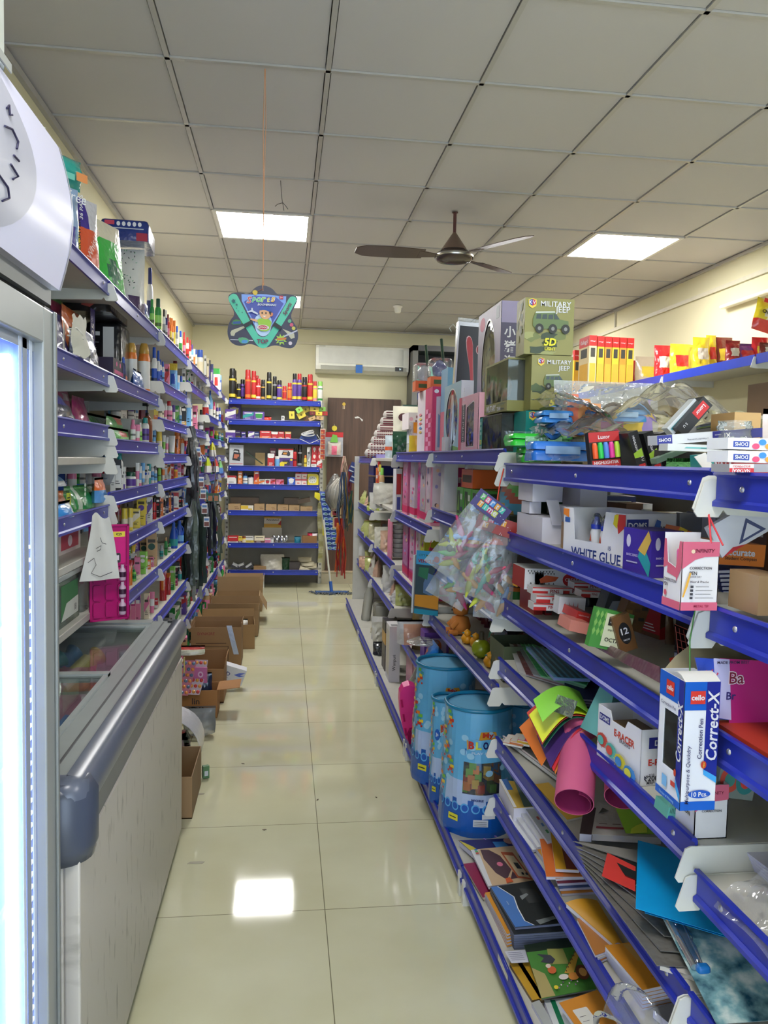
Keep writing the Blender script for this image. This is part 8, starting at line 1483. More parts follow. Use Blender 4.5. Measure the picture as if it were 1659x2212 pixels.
def roll(name,label,u,v,y,rpx,L_,col,inner,tilt,turn):
 P=ony(u,v,y);r=rpx*y/FPX;T=th(name,label,'foam roll',P,rot=(tilt,0,turn));a=MB();n=40;vs=[]
 for yy in(0,L_):
  for rr in(r,r*.96):
   vs+=[(rr*math.cos(2*PI*k/n),yy,rr*math.sin(2*PI*k/n)) for k in range(n)]
 a.add(vs,[(k,(k+1)%n,2*n+(k+1)%n,2*n+k) for k in range(n)],M(col,.6),True);a.add(vs,[(n+(k+1)%n,n+k,3*n+k,3*n+(k+1)%n) for k in range(n)],M(inner,.6),True)
 a.add(vs,[((k+1)%n,k,n+k,n+(k+1)%n) for k in range(n)],M(col,.6));a.add(vs,[(2*n+k,2*n+(k+1)%n,3*n+(k+1)%n,3*n+k) for k in range(n)],M(inner,.6));a.bd('sheet_roll',T)
 a=MB();a.sg(10,1,lambda p,q:((r*.93-.01*p)*math.cos(PI*(-.3+.7*p)),L_*q,(r*.93-.01*p)*math.sin(PI*(-.3+.7*p))),M(inner,.6),.001);a.bd('inner_turn',T);return T
roll('foam_roll','large pink foam sheet roll jutting out under the fourth shelf',1240,1733,1.62,45,.22,(192,84,122),(150,40,90),.50,-.42)
roll('foam_roll','second pink foam roll right of the large one, half hidden',1345,1722,1.60,42,.20,(196,86,120),(140,40,84),.5,-.40)
def er_a(a,F):
 a.rc(F,.04,.72,.30,.86,(36,40,130));a.tx(F,'DOMS',.17,.79,w=.22,m=KW,bold=.02);a.tx(F,'E-RACER',.64,.66,w=.46,m=(196,60,40),bold=.03);a.tx(F,'ERASERS',.66,.57,w=.24,m=(70,70,90))
 for i,(c1,c2) in enumerate([((206,80,70),(90,180,170)),((90,180,170),(206,80,70)),((214,200,60),(60,130,200)),((70,140,206),(214,206,70))]):
  x,y=.14+.24*i,.36-.07*i;a.dc(F,x,y,.13,.13,M(c1),22)
  for k in range(8):t=k*PI/4;a.fp(F,[(x+.13*math.cos(t-.1),y+.13*math.sin(t-.1)),(x+.15*math.cos(t),y+.15*math.sin(t)),(x+.13*math.cos(t+.1),y+.13*math.sin(t+.1))],M(c1))
  a.dc(F,x-.02,y,.075,.085,M(c2),16)
def er_n(a,F):a.rc(F,.2,.66,.95,.86,(36,40,130));a.tx(F,'DOMS',.6,.76,w=.5,m=KW,bold=.03);a.tx(F,'E-RACER',.6,.42,w=.8,m=(196,50,40),bold=.03);a.tx(F,'₹200.00',.4,.14,w=.6,m=(40,40,50),bold=.02);a.tx(F,'MRP: ₹10.00',.45,.06,w=.55,m=(40,40,50),bold=.01);a.tx(F,'FOR',.3,.20,w=.15,m=(90,90,100))
y0,y1=yat(1378,.705,.86),yat(1302,.705,.86)
T=dbx('eraser_display','white DOMS E-RACER eraser display box with torn top on the fourth rail',y0,y1,.700,.785,z5+.0,.115,(220,220,226),er_a,er_n,(.30,.70,.84));T.rotation_euler.z=.10
a=MB();a.box(-.035,.035,-.05,.06,.02,.085,(110,84,56));a.box(-.03,.03,-.055,-.052,.06,.1,(40,130,110));a.bd('contents',T)
hbox('ruler_pack','mint green ruler pack lying under the eraser display','ruler pack',1440,1768,1540,1782,28,1.30,.05,(90,160,146),lambda a,F:[a.rc(F,.04+.03*i,.5,.05+.03*i,.95,(20,40,40)) for i in range(28)])
z6=D(.765)
def wheels(a,F):
 for x,y,c1,c2 in((.3,.5,(190,70,50),(60,130,120)),(.72,.5,(40,120,120),(196,60,50))):a.dc(F,x,y,.26,.36,M(c1),22);a.dc(F,x,y,.14,.2,M(c2),18)
hbox('eraser_display','eraser display box with red and teal wheel prints, nearest bay','display box',1545,1720,1625,1730,90,1.25,.05,(120,130,126),wheels)
T=dbx('correction_pen_box','pink and white INFINITY correction pen box standing low at the right edge',1.235,1.325,.705,.765,z5,.095,(222,220,222),lambda a,F:(a.rc(F,0,.62,.3,1,PKC),a.tx(F,'CORRECTION',.45,.4,w=.75,m=(60,40,50),bold=.02),a.tx(F,'PEN',.2,.3,w=.22,m=(60,40,50),bold=.02)),lambda a,F:(a.fp(F,[(0,.5),(.4,.68),(1,.72),(1,1),(0,1)],PKC),a.tx(F,'INFINITY',.6,.85,w=.5,m=(110,20,50),bold=.02),a.tx(F,'CORRECTION',.5,.52,w=.6,m=(40,36,44),bold=.02)),(.3,.75,.6))
for i in range(3):G=th('correction_pen',['teal','amber','cream'][i]+' capped pen standing in the lower INFINITY box','pen',(.725+.012*i,1.30-.02*i,z5+.003));a=MB();a.la([(.007,0),(.0075,.07)],(206,200,190),n=10);a.bd('barrel',G);a=MB();a.la([(.008,.07),(.009,.09),(.005,.10)],M([(30,120,130),(180,130,50),(206,190,150)][i],.25),n=10);a.bd('cap',G)
for i in range(5):qd('white_envelope',['lowest','second','third','fourth','topmost'][i]+' white paper set in the clear wrapped pile, nearest bay','papers',[(1556-3*i,1814-6*i),(1700,1938-8*i),(1780,1800),(1608,1768-5*i)],z6+.004+.007*i,.006,(206,204,220),side=(196,196,216),group='white paper sets')
a=MB();a.sg(24,16,lambda p,q:(.69+.24*p,.80+.34*q,z6+.050+.035*math.sin(PI*p)*math.sin(PI*q)+.006*math.sin(25*p+11*q)-.06*(1-p)**4),M((226,228,234),.08,'f',d=.10,ns=16.));tag(a.bd('film_bag'),'crumpled clear film over white papers at the right edge','plastic bag')
# ---------------- fifth shelf (deck .5385)
z7=D(.55)
def sw(c1,c2):return lambda a,F:(a.fp(F,[(0,0),(.35,0),(.25,.5),(.4,1),(0,1)],M(c1)),a.fp(F,[(.5,.3),(.8,.25),(.85,.6),(.55,.7)],M(c2)))
qd('exercise_book','grey and white exercise book at the fifth shelf front','book',[(1205,1680),(1225,1672),(1150,1605),(1085,1590)],z7+.02,.012,(80,78,76),deco=lambda a,F:a.rc(F,0,0,.2,1,(206,196,196)))
for i,(c_,nm) in enumerate([((206,120,70),'orange and white'),((226,190,60),'yellow striped'),((206,40,110),'magenta topped')]):qd('exercise_book',nm+' exercise book near the fifth shelf far end','book',[(1086+16*i,1603-3*i),(1128+16*i,1612-3*i),(1150+10*i,1590-3*i),(1098+18*i,1586-2*i)],z7+.034+.004*i,.008,c_,deco=sw((222,214,206),(226,170,80)))
qd('exercise_book','yellow and white exercise book half under the pink roll','book',[(1225,1770),(1260,1762),(1185,1690),(1155,1694)],z7+.008,.008,(222,176,60))
qd('drawing_pad','drawing pad with fineliner pictures wrapped in film on the fifth shelf','pad',[(1278,1802),(1430,1810),(1420,1738),(1290,1732)],z7+.045,.016,(198,194,184),side=(180,176,170),k='g',deco=lambda a,F:(a.rc(F,.3,.45,.5,.8,(186,182,170)),[a.rc(F,.08+.2*i,.3,.2+.2*i,.32,(110,90,80)) for i in range(3)],a.rc(F,.05,.16,.45,.22,(150,60,70)),a.fp(F,[(.05,.6),(.2,.7),(.1,.8)],(90,86,80))))
qd('exercise_book','dark brown photo covered book beside the drawing pad','book',[(1252,1800),(1278,1802),(1290,1745),(1262,1742)],z7+.040,.020,(62,44,48),side=(200,200,214))
qd('lime_paper','lime green folded paper lying on the drawing pad','paper',[(1352,1800),(1425,1802),(1390,1752),(1320,1722)],z7+.054,.0014,(130,170,50),parts=('sheet',),dz=(0,0,.03,.04))
qd('lime_paper','bright yellow green folded corner on the lime paper','paper',[(1362,1800),(1398,1798),(1396,1776),(1364,1786)],z7+.060,.0014,(190,206,60),parts=('sheet',),dz=(0,0,.014,0))
for i in range(7):qd('report_cover',['lowest','second','third','fourth','fifth','sixth','topmost'][i]+' of the clear grey plastic sleeves sliding off the fifth shelf','plastic sleeve',[(1420+8*i,2085-32*i),(1520,2090-30*i),(1480,1900-8*i),(1262-4*i,1872-9*i)],z7+.016+.007*i,.004,M((110,106,100),.15,'g'),side=(130,128,122),group='clear grey plastic sleeves',dz=(0,0,.0,.0),parts=('sleeve',))
bag('clear_pouch','glossy clear bag of black booklets below the drawing pad','bag',(.79,1.52,z7+.012),.22,.022,.16,M((206,208,206),.1,'f',d=.3),'-x',250,cr=.005)
qd('card_sheet','red card sheet sticking out among the plastic sleeves','card',[(1300,1892),(1372,1925),(1373,1872),(1312,1842)],z7+.058,.0015,(206,60,54),parts=('sheet',),dz=(-.01,-.01,0,0))
qd('card_sheet','black card sheet beside the red one among the plastic sleeves','card',[(1350,1890),(1375,1900),(1380,1846),(1318,1842)],z7+.056,.0015,(34,38,38),parts=('sheet',))
for i in range(2):qd('card_sheet',['upper','lower'][i]+' bright cyan blue card sheet hanging out from the fifth shelf','card',[(1373+20*i,1962+10*i),(1700,2060+4*i),(1700,1900),(1378+20*i,1815+8*i)],z7+.085-.006*i,.0016,(0,150,214),parts=('sheet',),dz=(-.005,-.0,0,.0),group='cyan card sheets')
def marble():
 mt=bpy.data.materials.new('cloud_print');mt.use_nodes=True;N=mt.node_tree.nodes;L=mt.node_tree.links;b=N['Principled BSDF'];b.inputs['Roughness'].default_value=.25
 tc=N.new('ShaderNodeTexCoord');n=N.new('ShaderNodeTexNoise');n.inputs['Scale'].default_value=22;n.inputs['Detail'].default_value=6;n.inputs['Roughness'].default_value=.5;L.new(tc.outputs['Object'],n.inputs[0])
 cr=N.new('ShaderNodeValToRGB');e=cr.color_ramp.elements;e[0].position=.34;e[0].color=(lin(24),lin(66),lin(84),1);e[1].position=.66;e[1].color=(lin(196),lin(206),lin(200),1);m_=cr.color_ramp.elements.new(.5);m_.color=(lin(110),lin(150),lin(156),1)
 L.new(n.outputs['Fac'],cr.inputs[0]);L.new(cr.outputs[0],b.inputs['Base Color']);return mt
T=qd('clipboard','cloudy blue grey clipboard with chrome clip and blue corner caps','clipboard',[(1548,2212),(1700,2200),(1700,2060),(1416,1952)],z7+.03,.004,marble(),side=(180,200,200),parts=('board',),dz=(-.005,0,.03,.03))
def onboard(u,v,lift=.0):
 Q=[onz(1548,2212,z7+.025),onz(1700,2200,z7+.03),onz(1416,1952,z7+.06)];n=(Q[1]-Q[0]).cross(Q[2]-Q[0]).normalized();d=ray(u,v);t=(Q[0]-Vector((0,0,CZ))).dot(n)/d.dot(n);return Vector((0,0,CZ))+d*t+n*lift
O=Vector(T.location);a=MB();CH=M((210,212,218),.12,'m')
A,B=onboard(1443,1992,.008)-O,onboard(1500,2098,.008)-O;C_,D_=onboard(1470,1990,.004)-O,onboard(1518,2090,.004)-O
a.tu([A,B],.006,CH,10);a.sg(1,1,lambda p,q:(A*(1-p)+B*p)*(1-q)+(C_*(1-p)+D_*p)*q,CH,.001)
a.tu([C_,(C_*.6+D_*.4)+(C_-A)*.25,(C_*.5+D_*.5)+(C_-A)*.05,(C_*.4+D_*.6)+(C_-A)*.15,D_],.0016,CH,6);a.tu([C_,D_],.0018,CH,6)
a.bd('clip',T);a=MB();CBL=M((20,100,170),.35)
for u,v in((1462,1988),(1518,2098)):a=MB();p=onboard(u,v,.004)-O;a.rb(p.x-.011,p.x+.011,p.y-.008,p.y+.008,p.z-.003,p.z+.008,.004,CBL);a.bd('corner_cap',T)
a=MB();
for u,v in((1458,2002),(1506,2083)):a.la([(.004,0),(.003,.003),(.001,.004)],CH,onboard(u,v,.006)-O,10)
a.bd('rivets',T)
qd('plastic_file','milky plastic file pocket below the clipboard edge','file',[(1425,2085),(1500,2110),(1500,2000),(1432,1995)],z7+.02,.010,M((196,190,180),.2,'g'),side=(206,200,190),dz=(-.01,-.01,0,0),parts=('pocket',))
qd('plastic_file','pale brown edge of a wrapped file on the clipboard','file',[(1650,2100),(1700,2140),(1700,2070),(1620,2062)],z7+.06,.006,M((150,130,116),.2,'g'),parts=('pocket',))
# ---------------- sixth shelf (deck .3435) notebooks
z8=D(.355)
WP=(206,204,216);OC=(214,140,40)
def swoosh(c2):return lambda a,F:a.fp(F,[(.45,0),(1,0),(1,1),(.5,1),(.35,.7),(.5,.35)],M(c2))
qd('notebook_pack','wrapped pad with blue and yellow cartoon cover, far end of sixth shelf','book',[(1110,1745),(1165,1742),(1135,1690),(1078,1684)],z8+.055,.05,(206,170,70),side=WP,deco=lambda a,F:(a.rc(F,.1,.6,.35,1,(60,110,180)),a.fp(F,[(.4,0),(1,0),(1,1),(.6,1)],(90,110,100)),a.fp(F,[(0,0),(.12,0),(.1,1),(0,1)],(220,220,220))))
for i in range(4):qd('white_notebook',['lowest','second','third','topmost'][i]+' of the white spined notebooks on the sixth shelf','notebook',[(1150+11*i,1836-6*i),(1180+9*i,1830-6*i),(1132+12*i,1752-3*i),(1096+13*i,1762-5*i)],z8+.012+.012*i,.010,(216,218,222),side=WP,group='white spined notebooks',deco=(lambda a,F:[a.rc(F,.4,.2+.2*k,.6,.3+.2*k,M([(80,150,100),(90,130,190),(200,90,80)][k])) for k in range(3)]) if i==3 else None)
qd('exercise_book','dark crimson booklet beside the white notebooks','book',[(1195,1800),(1240,1800),(1180,1735),(1148,1735)],z8+.05,.02,(110,30,50))
qd('exercise_book','ochre notebook lying under the orange one, sixth shelf','book',[(1186,1870),(1210,1900),(1180,1832),(1158,1832)],z8+.016,.014,(214,150,50),side=WP)
qd('exercise_book','orange covered notebook with white pages on the sixth shelf','book',[(1180,1893),(1262,1893),(1215,1812),(1166,1812)],z8+.040,.010,(214,110,44),side=WP,deco=swoosh((206,120,60)))
qd('exercise_book','yellow and brick patterned notebook on the orange one','book',[(1200,1876),(1252,1879),(1228,1800),(1188,1790)],z8+.054,.010,(206,150,30),side=WP,deco=lambda a,F:(a.fp(F,[(.45,0),(1,0),(1,1),(.35,1)],(120,50,36)),a.rc(F,.5,.6,.9,.85,(206,196,170))))
for i in range(4):qd('exercise_book',['lowest','second','third','topmost'][i]+' brown backed notebook in the stack past the orange one','book',[(1212-4*i,1930-11*i),(1300,1925-11*i),(1280,1890-8*i),(1200-4*i,1892-8*i)],z8+.008+.009*i,.008,[(190,120,40),(60,80,130),(120,40,60),(206,140,50)][i],side=(190,188,206),group='brown backed notebooks')
qd('exercise_book','ochre and plum notebook bending on the sixth shelf','book',[(1325,2040),(1350,2046),(1290,1945),(1222,1950)],z8+.035,.012,(200,144,30),side=WP,deco=lambda a,F:a.fp(F,[(.5,0),(1,0),(1,1),(.4,1)],(110,60,70)),bend=.008)
for i in range(3):qd('exercise_book',['lower','middle','upper'][i]+' tan notebook slanting near the sixth rail','book',[(1298-6*i,2075-6*i),(1330,2060-6*i),(1290,1990-6*i),(1252-3*i,1996-6*i)],z8+.010+.008*i,.007,[(170,110,60),(200,196,190),(176,116,60)][i],side=WP,group='tan notebooks by the rail')
for i in range(6):qd('exercise_book',['lowest','second','third','fourth','fifth','topmost'][i]+' of the big orange notebook pile on the sixth shelf','book',[(1388,2178-8*i),(1470,2160-8*i),(1390,2052-4*i),(1306,2062-4*i)],z8+.006+.010*i,.009,(206,136,40),side=WP,group='big orange notebooks',deco=(lambda a,F:(a.fp(F,[(.45,.55),(.85,.50),(.85,.92),(.45,.95)],(196,150,80)),a.tx(F,'Exercise Book',.6,.2,w=.3,m=(110,60,20),rot=.0))) if i==5 else None)
qd('notebook_tray','grey wrapped pad at the bottom right corner on the sixth shelf','pad',[(1470,2230),(1560,2212),(1500,2150),(1410,2180)],z8+.02,.018,(120,118,122),side=WP)
a=MB();a.sg(14,16,lambda p,q:(.62+.07*p+.012*math.sin(7*q),1.28+.16*q,z8+.06*math.sin(PI*q)+.075*(p-.5)+.02*math.sin(9*p+4*q)+.02),M((226,230,236),.06,'f',d=.10,ns=10.));tag(a.bd('film_bag'),'clear plastic bag spilling over the sixth rail by the orange notebooks','plastic bag')
# ---------------- base shelf books (deck .1035)
z9=D(.115)
qd('story_book','dark blue space comic book with girl on the base shelf','book',[(1040,1858),(1160,1830),(1120,1810),(990,1815)],z9+.03,.02,(40,36,110),side=WP,deco=lambda a,F:(a.fp(F,[(0,0),(.14,0),(.1,.6),(0,1)],(206,190,60)),a.dc(F,.7,.5,.07,.14,(206,150,130),12),[a.dc(F,.3+.1*k,.3+.5*(k%2),.02,.05,(150,120,200),6) for k in range(5)],a.fp(F,[(.4,.3),(.6,.25),(.62,.5),(.45,.6)],(60,130,200))))
for i in range(2):qd('exercise_book',['lower','upper'][i]+' crimson edged book under the cat notebook','book',[(1046-3*i,1942-4*i),(1075,1938-4*i),(1030,1862),(1003-2*i,1868-2*i)],z9+.010+.010*i,.009,[(206,170,80),(140,20,70)][i],side=(200,180,150))
def catn(a,F):
 a.fp(F,[(.06,0),(1,0),(1,1),(.12,1)],(206,176,140));a.fp(F,[(.34,.10),(.50,.35),(.44,.75),(.30,.95),(.16,.98),(.14,.7),(.22,.3)],(84,56,66));a.dc(F,.36,.52,.05,.06,(226,120,150),12);a.fp(F,[(.40,.10),(.5,.3),(.55,.12)],(84,56,66))
 a.fp(F,[(.52,.12),(.75,.02),(.68,.80),(.48,.85)],(180,86,50));a.fp(F,[(.55,.16),(.72,.08),(.66,.70),(.51,.76)],(214,190,150));a.fp(F,[(.60,.35),(.68,.32),(.66,.5),(.59,.52)],(40,36,36));a.dc(F,.86,.6,.12,.26,(34,32,36),22);a.dc(F,.86,.6,.05,.1,(150,130,60),12);a.dc(F,.64,.2,.02,.04,(30,30,30),8);a.dc(F,.70,.18,.02,.04,(30,30,30),8)
 a.fp(F,[(.30,.0),(.42,.02),(.4,.14),(.32,.12)],(206,90,40));[a.rc(F,.05,.84+.05*k,.1,.88+.05*k,M([(200,90,60),(90,170,90),(60,130,190)][k])) for k in range(3)]
qd('drawing_book','white notebook with purple cat and retro radio cover on the base shelf','book',[(1055,1914),(1185,1900),(1150,1830),(1017,1836)],z9+.055,.012,(222,222,224),side=WP,deco=catn)
for i in range(5):qd('exercise_book',['lowest','second','third','fourth','topmost'][i]+' amber covered notebook stacked at the base rail','book',[(1095,2045-7*i),(1140,2032-7*i),(1090,1930-2*i),(1044+1*i,1936-2*i)],z9+.006+.009*i,.008,(214,146,40),side=WP,group='amber notebooks at the base rail')
def hors(a,F):
 a.fp(F,[(0,0),(.34,0),(.22,.12),(.24,.42),(.30,.7),(.12,1),(0,1)],(70,120,190));a.fp(F,[(.34,0),(.355,0),(.24,.12),(.26,.42),(.32,.7),(.14,1),(.12,1),(.30,.7),(.24,.42),(.22,.12)],(220,224,230))
 a.fp(F,[(.5,.5),(.75,.52),(.8,.85),(.5,.9)],(60,62,62));a.fp(F,[(.42,.6),(.6,.72),(.58,.76),(.42,.7)],(130,136,136));a.fp(F,[(.45,0),(.8,.1),(.78,.16),(.42,.1)],(120,126,126));a.fp(F,[(.9,0),(.93,0),(.78,1),(.74,1)],(60,52,36));a.tx(F,'Sundaram',.12,.55,w=.12,m=(206,214,226),rot=PI/2)
for i in range(8):qd('exercise_book',['lowest','second','third','fourth','fifth','sixth','seventh','topmost'][i]+' of the dark photo covered notebook stack, blue wavy border','book',[(1110,2048-5*i),(1240,2040-5*i),(1195,1930-6*i),(1058,1948-5*i)] if i<7 else[(1113,2003),(1232,1992),(1170,1902),(1060,1916)],z9+.008+.010*i,.009,(34,38,40),side=(110,116,140),deco=hors if i==7 else None,group='dark photo covered notebooks')
qd('price_sheet','white printed slip lying at the foot of the notebook stack','paper',[(1105,2080),(1142,2078),(1135,2052),(1090,2055)],z9+.03,.002,(206,206,216),parts=('sheet',),deco=lambda a,F:[a.rc(F,.1,.2+.15*k,.9,.23+.15*k,(110,110,130)) for k in range(5)])
def jung(a,F):
 a.fp(F,[(0,0),(1,0),(1,1),(0,1)],(70,130,50));a.fp(F,[(0,.85),(1,.8),(1,1),(0,1)],(30,44,30));a.fp(F,[(.0,0),(.25,0),(.2,.4),(0,.55)],(176,160,100));a.fp(F,[(.35,.55),(.7,.5),(.7,.8),(.4,.85)],(150,150,80))
 a.fp(F,[(.18,.78),(.42,.72),(.48,.62),(.40,.55),(.2,.62),(.28,.68)],(60,62,74));a.fp(F,[(.55,.35),(.95,.75),(1,.7),(.7,.3)],(206,160,60))
 for k in range(12):x=.60+.03*k;a.dc(F,x,.38+.03*k+.03*(k%2),.012,.02,(110,66,30),6)
 a.dc(F,.34,.42,.08,.07,(206,100,50),12);a.dc(F,.30,.5,.05,.04,(226,206,190),10);a.dc(F,.50,.26,.09,.05,(222,214,206),12);a.dc(F,.68,.24,.10,.07,(214,140,60),12);a.dc(F,.86,.28,.12,.14,(96,50,26),14);a.dc(F,.87,.28,.07,.08,(206,150,80),12);a.dc(F,.30,.10,.04,.035,(226,206,50),10)
 for k in range(8):a.dc(F,.35+.05*k,.08+.04*(k%3),.012,.015,M([(160,90,170),(226,200,220),(120,60,140)][k%3]),6)
for i in range(2):qd('exercise_book',['left','right'][i]+' ochre booklet under the jungle picture book','book',[(1150+18*i,2160),(1175+18*i,2155),(1125+18*i,2075),(1100+18*i,2080)],z9+.012,.010,(196,150,40),side=(120,100,70))
qd('picture_book','jungle picture book with giraffe, gorilla and lion cover on the base shelf','book',[(1170,2157),(1288,2135),(1230,2030),(1132,2042)],z9+.040,.006,(70,130,50),side=(100,96,90),deco=jung)
qd('exercise_book','teal and white book with green stripe at the bottom of the picture','book',[(1205,2240),(1320,2240),(1270,2150),(1175,2160)],z9+.02,.015,(206,208,206),side=WP,deco=lambda a,F:(a.rc(F,.12,0,.22,1,(10,110,70)),a.rc(F,.5,0,.6,1,(20,130,150))))
qd('exercise_book','grey book spine at the base rail, lowest in view','book',[(1190,2240),(1215,2240),(1165,2160),(1148,2166)],z9+.012,.010,(170,172,166),side=WP)
qd('exercise_book','orange exercise book with white name label at the bottom edge','book',[(1268,2250),(1360,2225),(1290,2138),(1208,2166)],z9+.065,.012,(214,140,50),side=WP,deco=lambda a,F:(a.fp(F,rrect(.15,.15,.5,.75,.03),(222,220,210)),[a.rc(F,.2,.3+.12*k,.35,.31+.12*k,(90,90,90)) for k in range(3)]))
P=onx(1085,2080,.5945);T=th('price_sticker','worn white price sticker on the base rail','sticker',P);a=MB();a.add([(0,.05,.012),(0,-.05,.018),(0,-.05,-.018),(0,.045,-.02)],[(0,3,2,1)],(214,210,196));a.bd('paper',T);T.location.x=.5955
# ---------------- block bags on the third bay base shelf
def bbg(label,x,y,r,h,seed,win=True,badge3=False):
 T=th('block_bag',label,'toy bag',(x,y,z9));n=40;BLU=M((96,170,214),.28);DB=M((18,84,170),.28);LB=M((170,190,226),.28);a=MB();rg=random.Random(seed)
 prof=[(r*1.0,0,DB),(r*1.04,h*.03,DB),(r*1.02,h*.20,DB),(r*1.0,h*.30,LB),(r*.98,h*.42,LB),(r*.96,h*.6,BLU),(r*.93,h*.8,BLU),(r*.90,h*.96,BLU)]
 def pt(k,t):
  an=2*PI*k;wv=1+.03*math.sin(3*an+seed)*math.sin(PI*t)+.012*math.sin(9*an+t*7+seed);rr=r*(1.04-.14*t);rr*=(1 if t>.03 else.97);return Vector((rr*wv*math.cos(an),rr*wv*math.sin(an),h*t))
 nz=20
 for j in range(nz):
  t0,t1=j/nz,(j+1)/nz;tm=(t0+t1)/2
  for k in range(n):
   kk=(k+.5)/n;an=(kk*360)%360;m_=DB if tm<.26+.03*math.sin(kk*2*PI*12) else(LB if tm<.45 and math.sin(kk*11)>-.2 else BLU)
   if win and 236<an<300 and.36<tm<.60:continue
   P=[pt(k/n,t0),pt((k+1)/n,t0),pt((k+1)/n,t1),pt(k/n,t1)];a.add(P,[(0,1,2,3)],m_,False)
 top=[pt(k/n,1) for k in range(n)];a.tu(top+[top[0],top[1]],.007,M((22,120,160),.35),8);a.add([p*.99-Vector((0,0,.002)) for p in top],[tuple(range(n))],M((110,176,214),.3));a.add([Vector((p.x*.99,p.y*.99,.002)) for p in[pt(k/n,0) for k in range(n)]],[tuple(reversed(range(n)))],DB);
 def patch(k0,t0,dk,dt,m,poly,lift=.002):
  a.add([(lambda v:v+Vector((v.x,v.y,0)).normalized()*lift)(pt(k0+dk*p,t0+dt*q)) for p,q in poly],[tuple(range(len(poly)))],m)
 sq=[(0,0),(1,0),(1,1),(0,1)];circ=[(.5+.5*math.cos(t),.5+.5*math.sin(t)) for t in[k*PI/7 for k in range(14)]]
 for i in range(30):patch(rg.uniform(.38,.95),rg.uniform(.4,.9),.035,.05,M((150,200,228),.3),circ,.0015)
 for i in range(12):patch(.42+.045*i,.20,.036,.075,M((90,170,224),.3),circ,.002);patch(.426+.045*i,.212,.026,.052,M((20,84,176),.3),circ,.0028)
 brc=[(200,60,40),(226,190,50),(60,150,160),(110,180,60),(226,130,40)]
 for i,(k0,t0) in enumerate([(.50,.34),(.47,.46),(.52,.60),(.49,.74),(.545,.86),(.56,.50)]):
  for b_ in range(5):patch(k0+.016*(b_%2)+rg.uniform(-.008,.008),t0+.022*b_,.026,.026,M(brc[(i+b_)%5],.3),sq,.003+.0004*b_)
  for w_ in(0,.03):patch(k0+w_,t0-.016,.013,.018,M((196,50,36),.3),circ,.005)
 patch(.585,.12,.05,.05,M((214,206,50),.3),sq,.003);patch(.592,.14,.035,.008,M((40,40,40),.3),sq,.0036)
 patch(.70,.10,.06,.055,M((206,210,216),.3),sq,.003);patch(.735,.16,.055,.04,M((214,216,220),.3),sq,.0032)
 for q in range(3):patch(.704,.11+.014*q,.05,.003,(90,90,100),sq,.0036)
 lk,lt=.665,.70;s_=.19
 patch(lk-.01,lt-.045,s_+.02,.05,M((20,90,160),.3),sq,.003)
 patch(lk,lt,s_,.085,M((206,150,50),.3),[(0,0),(1,.05),(1.02,.9),(.72,1),(.66,1.7),(.3,1.7),(.26,1),(-.02,.9)],.0034)
 def glyph(ch,k0,t0,wk,ht,c_,lift):
  vs,fs,tw,th=text_geo(ch,.04);P=[]
  for px,py in vs:
   v=pt(k0+wk*(px/tw),t0+ht*(py/th));P.append(v+Vector((v.x,v.y,0)).normalized()*lift)
  a.add(P,fs,M(c_,.3))
 for i,(ch,c_) in enumerate(zip('BLOCKS',[(180,40,30),(196,206,40),(30,30,90),(110,170,40),(170,30,80),(40,100,170)])):glyph(ch,lk+.018+i*.031,lt+.04,.025,.06,c_,.0042)
 glyph('My',lk+.09,lt+.115,.05,.05,(180,50,30),.0042);glyph('PLAY & LEARN',lk+.09,lt-.02,.14,.018,(170,200,226),.0038);glyph('MORE',lk+.05,.31,.05,.018,(40,60,120),.0038)
 if badge3:patch(.60,.62,.06,.11,M((30,90,180),.3),circ,.0045);glyph('3+',.63,.675,.03,.04,(220,226,236),.005)
 a.bd('printed_bag',T)
 if win:
  a=MB()
  for j in range(7,12):
   for k in range(26,34):a.add([pt(k/n,j/nz),pt((k+1)/n,j/nz),pt((k+1)/n,(j+1)/nz),pt(k/n,(j+1)/nz)],[(0,1,2,3)],M((230,236,240),.05,'f',d=.05,ns=6.))
  a.bd('window',T);a=MB()
  for i in range(22):
   an=math.radians(rg.uniform(228,308));rr=r*rg.uniform(.70,.80);s2=.016;zc_=h*rg.uniform(.35,.58);c_=rg.choice([(226,120,30),(200,50,30),(226,180,50),(60,130,190),(110,180,60),(226,130,40)]);x_,y_=rr*math.cos(an),rr*math.sin(an)
   a.box(x_-s2,x_+s2,y_-s2*.8,y_+s2*.8,zc_-s2,zc_+s2,M(c_,.35),rot=Matrix.Rotation(an+rg.uniform(-.3,.3),3,'Z'));
  a.bd('toy_bricks',T)
bbg('tall blue My Blocks zip bag nearest the camera with orange brick window',.72,2.78,.135,.455,1,True)
bbg('small blue My Blocks zip bag squeezed between the two tall ones',.642,2.985,.062,.41,2,False,True)
bbg('tall blue My Blocks zip bag farther back beside the pink toy',.685,3.22,.135,.49,4,True)
bbg('blue zip bag of blocks hidden behind the nearest My Blocks bag',.955,2.95,.085,.40,6,False)
P=onz(885,1590,z9);T=th('toy_hair_set','bright pink plastic toy case leaning by the base rail','toy',(.625,3.62,z9),rot=(.42,-.20,0));T.scale=(1.15,1.15,1.1);a=MB();PKT=M((236,60,140),.3);a.pz(smooth([(-.02,0),(.045,0),(.05,.25),(.02,.33),(-.03,.32),(-.045,.22),(-.04,.06)],1),(0,0,.02),(1,0,0),(0,0,1),.03,PKT);a.bd('case',T)
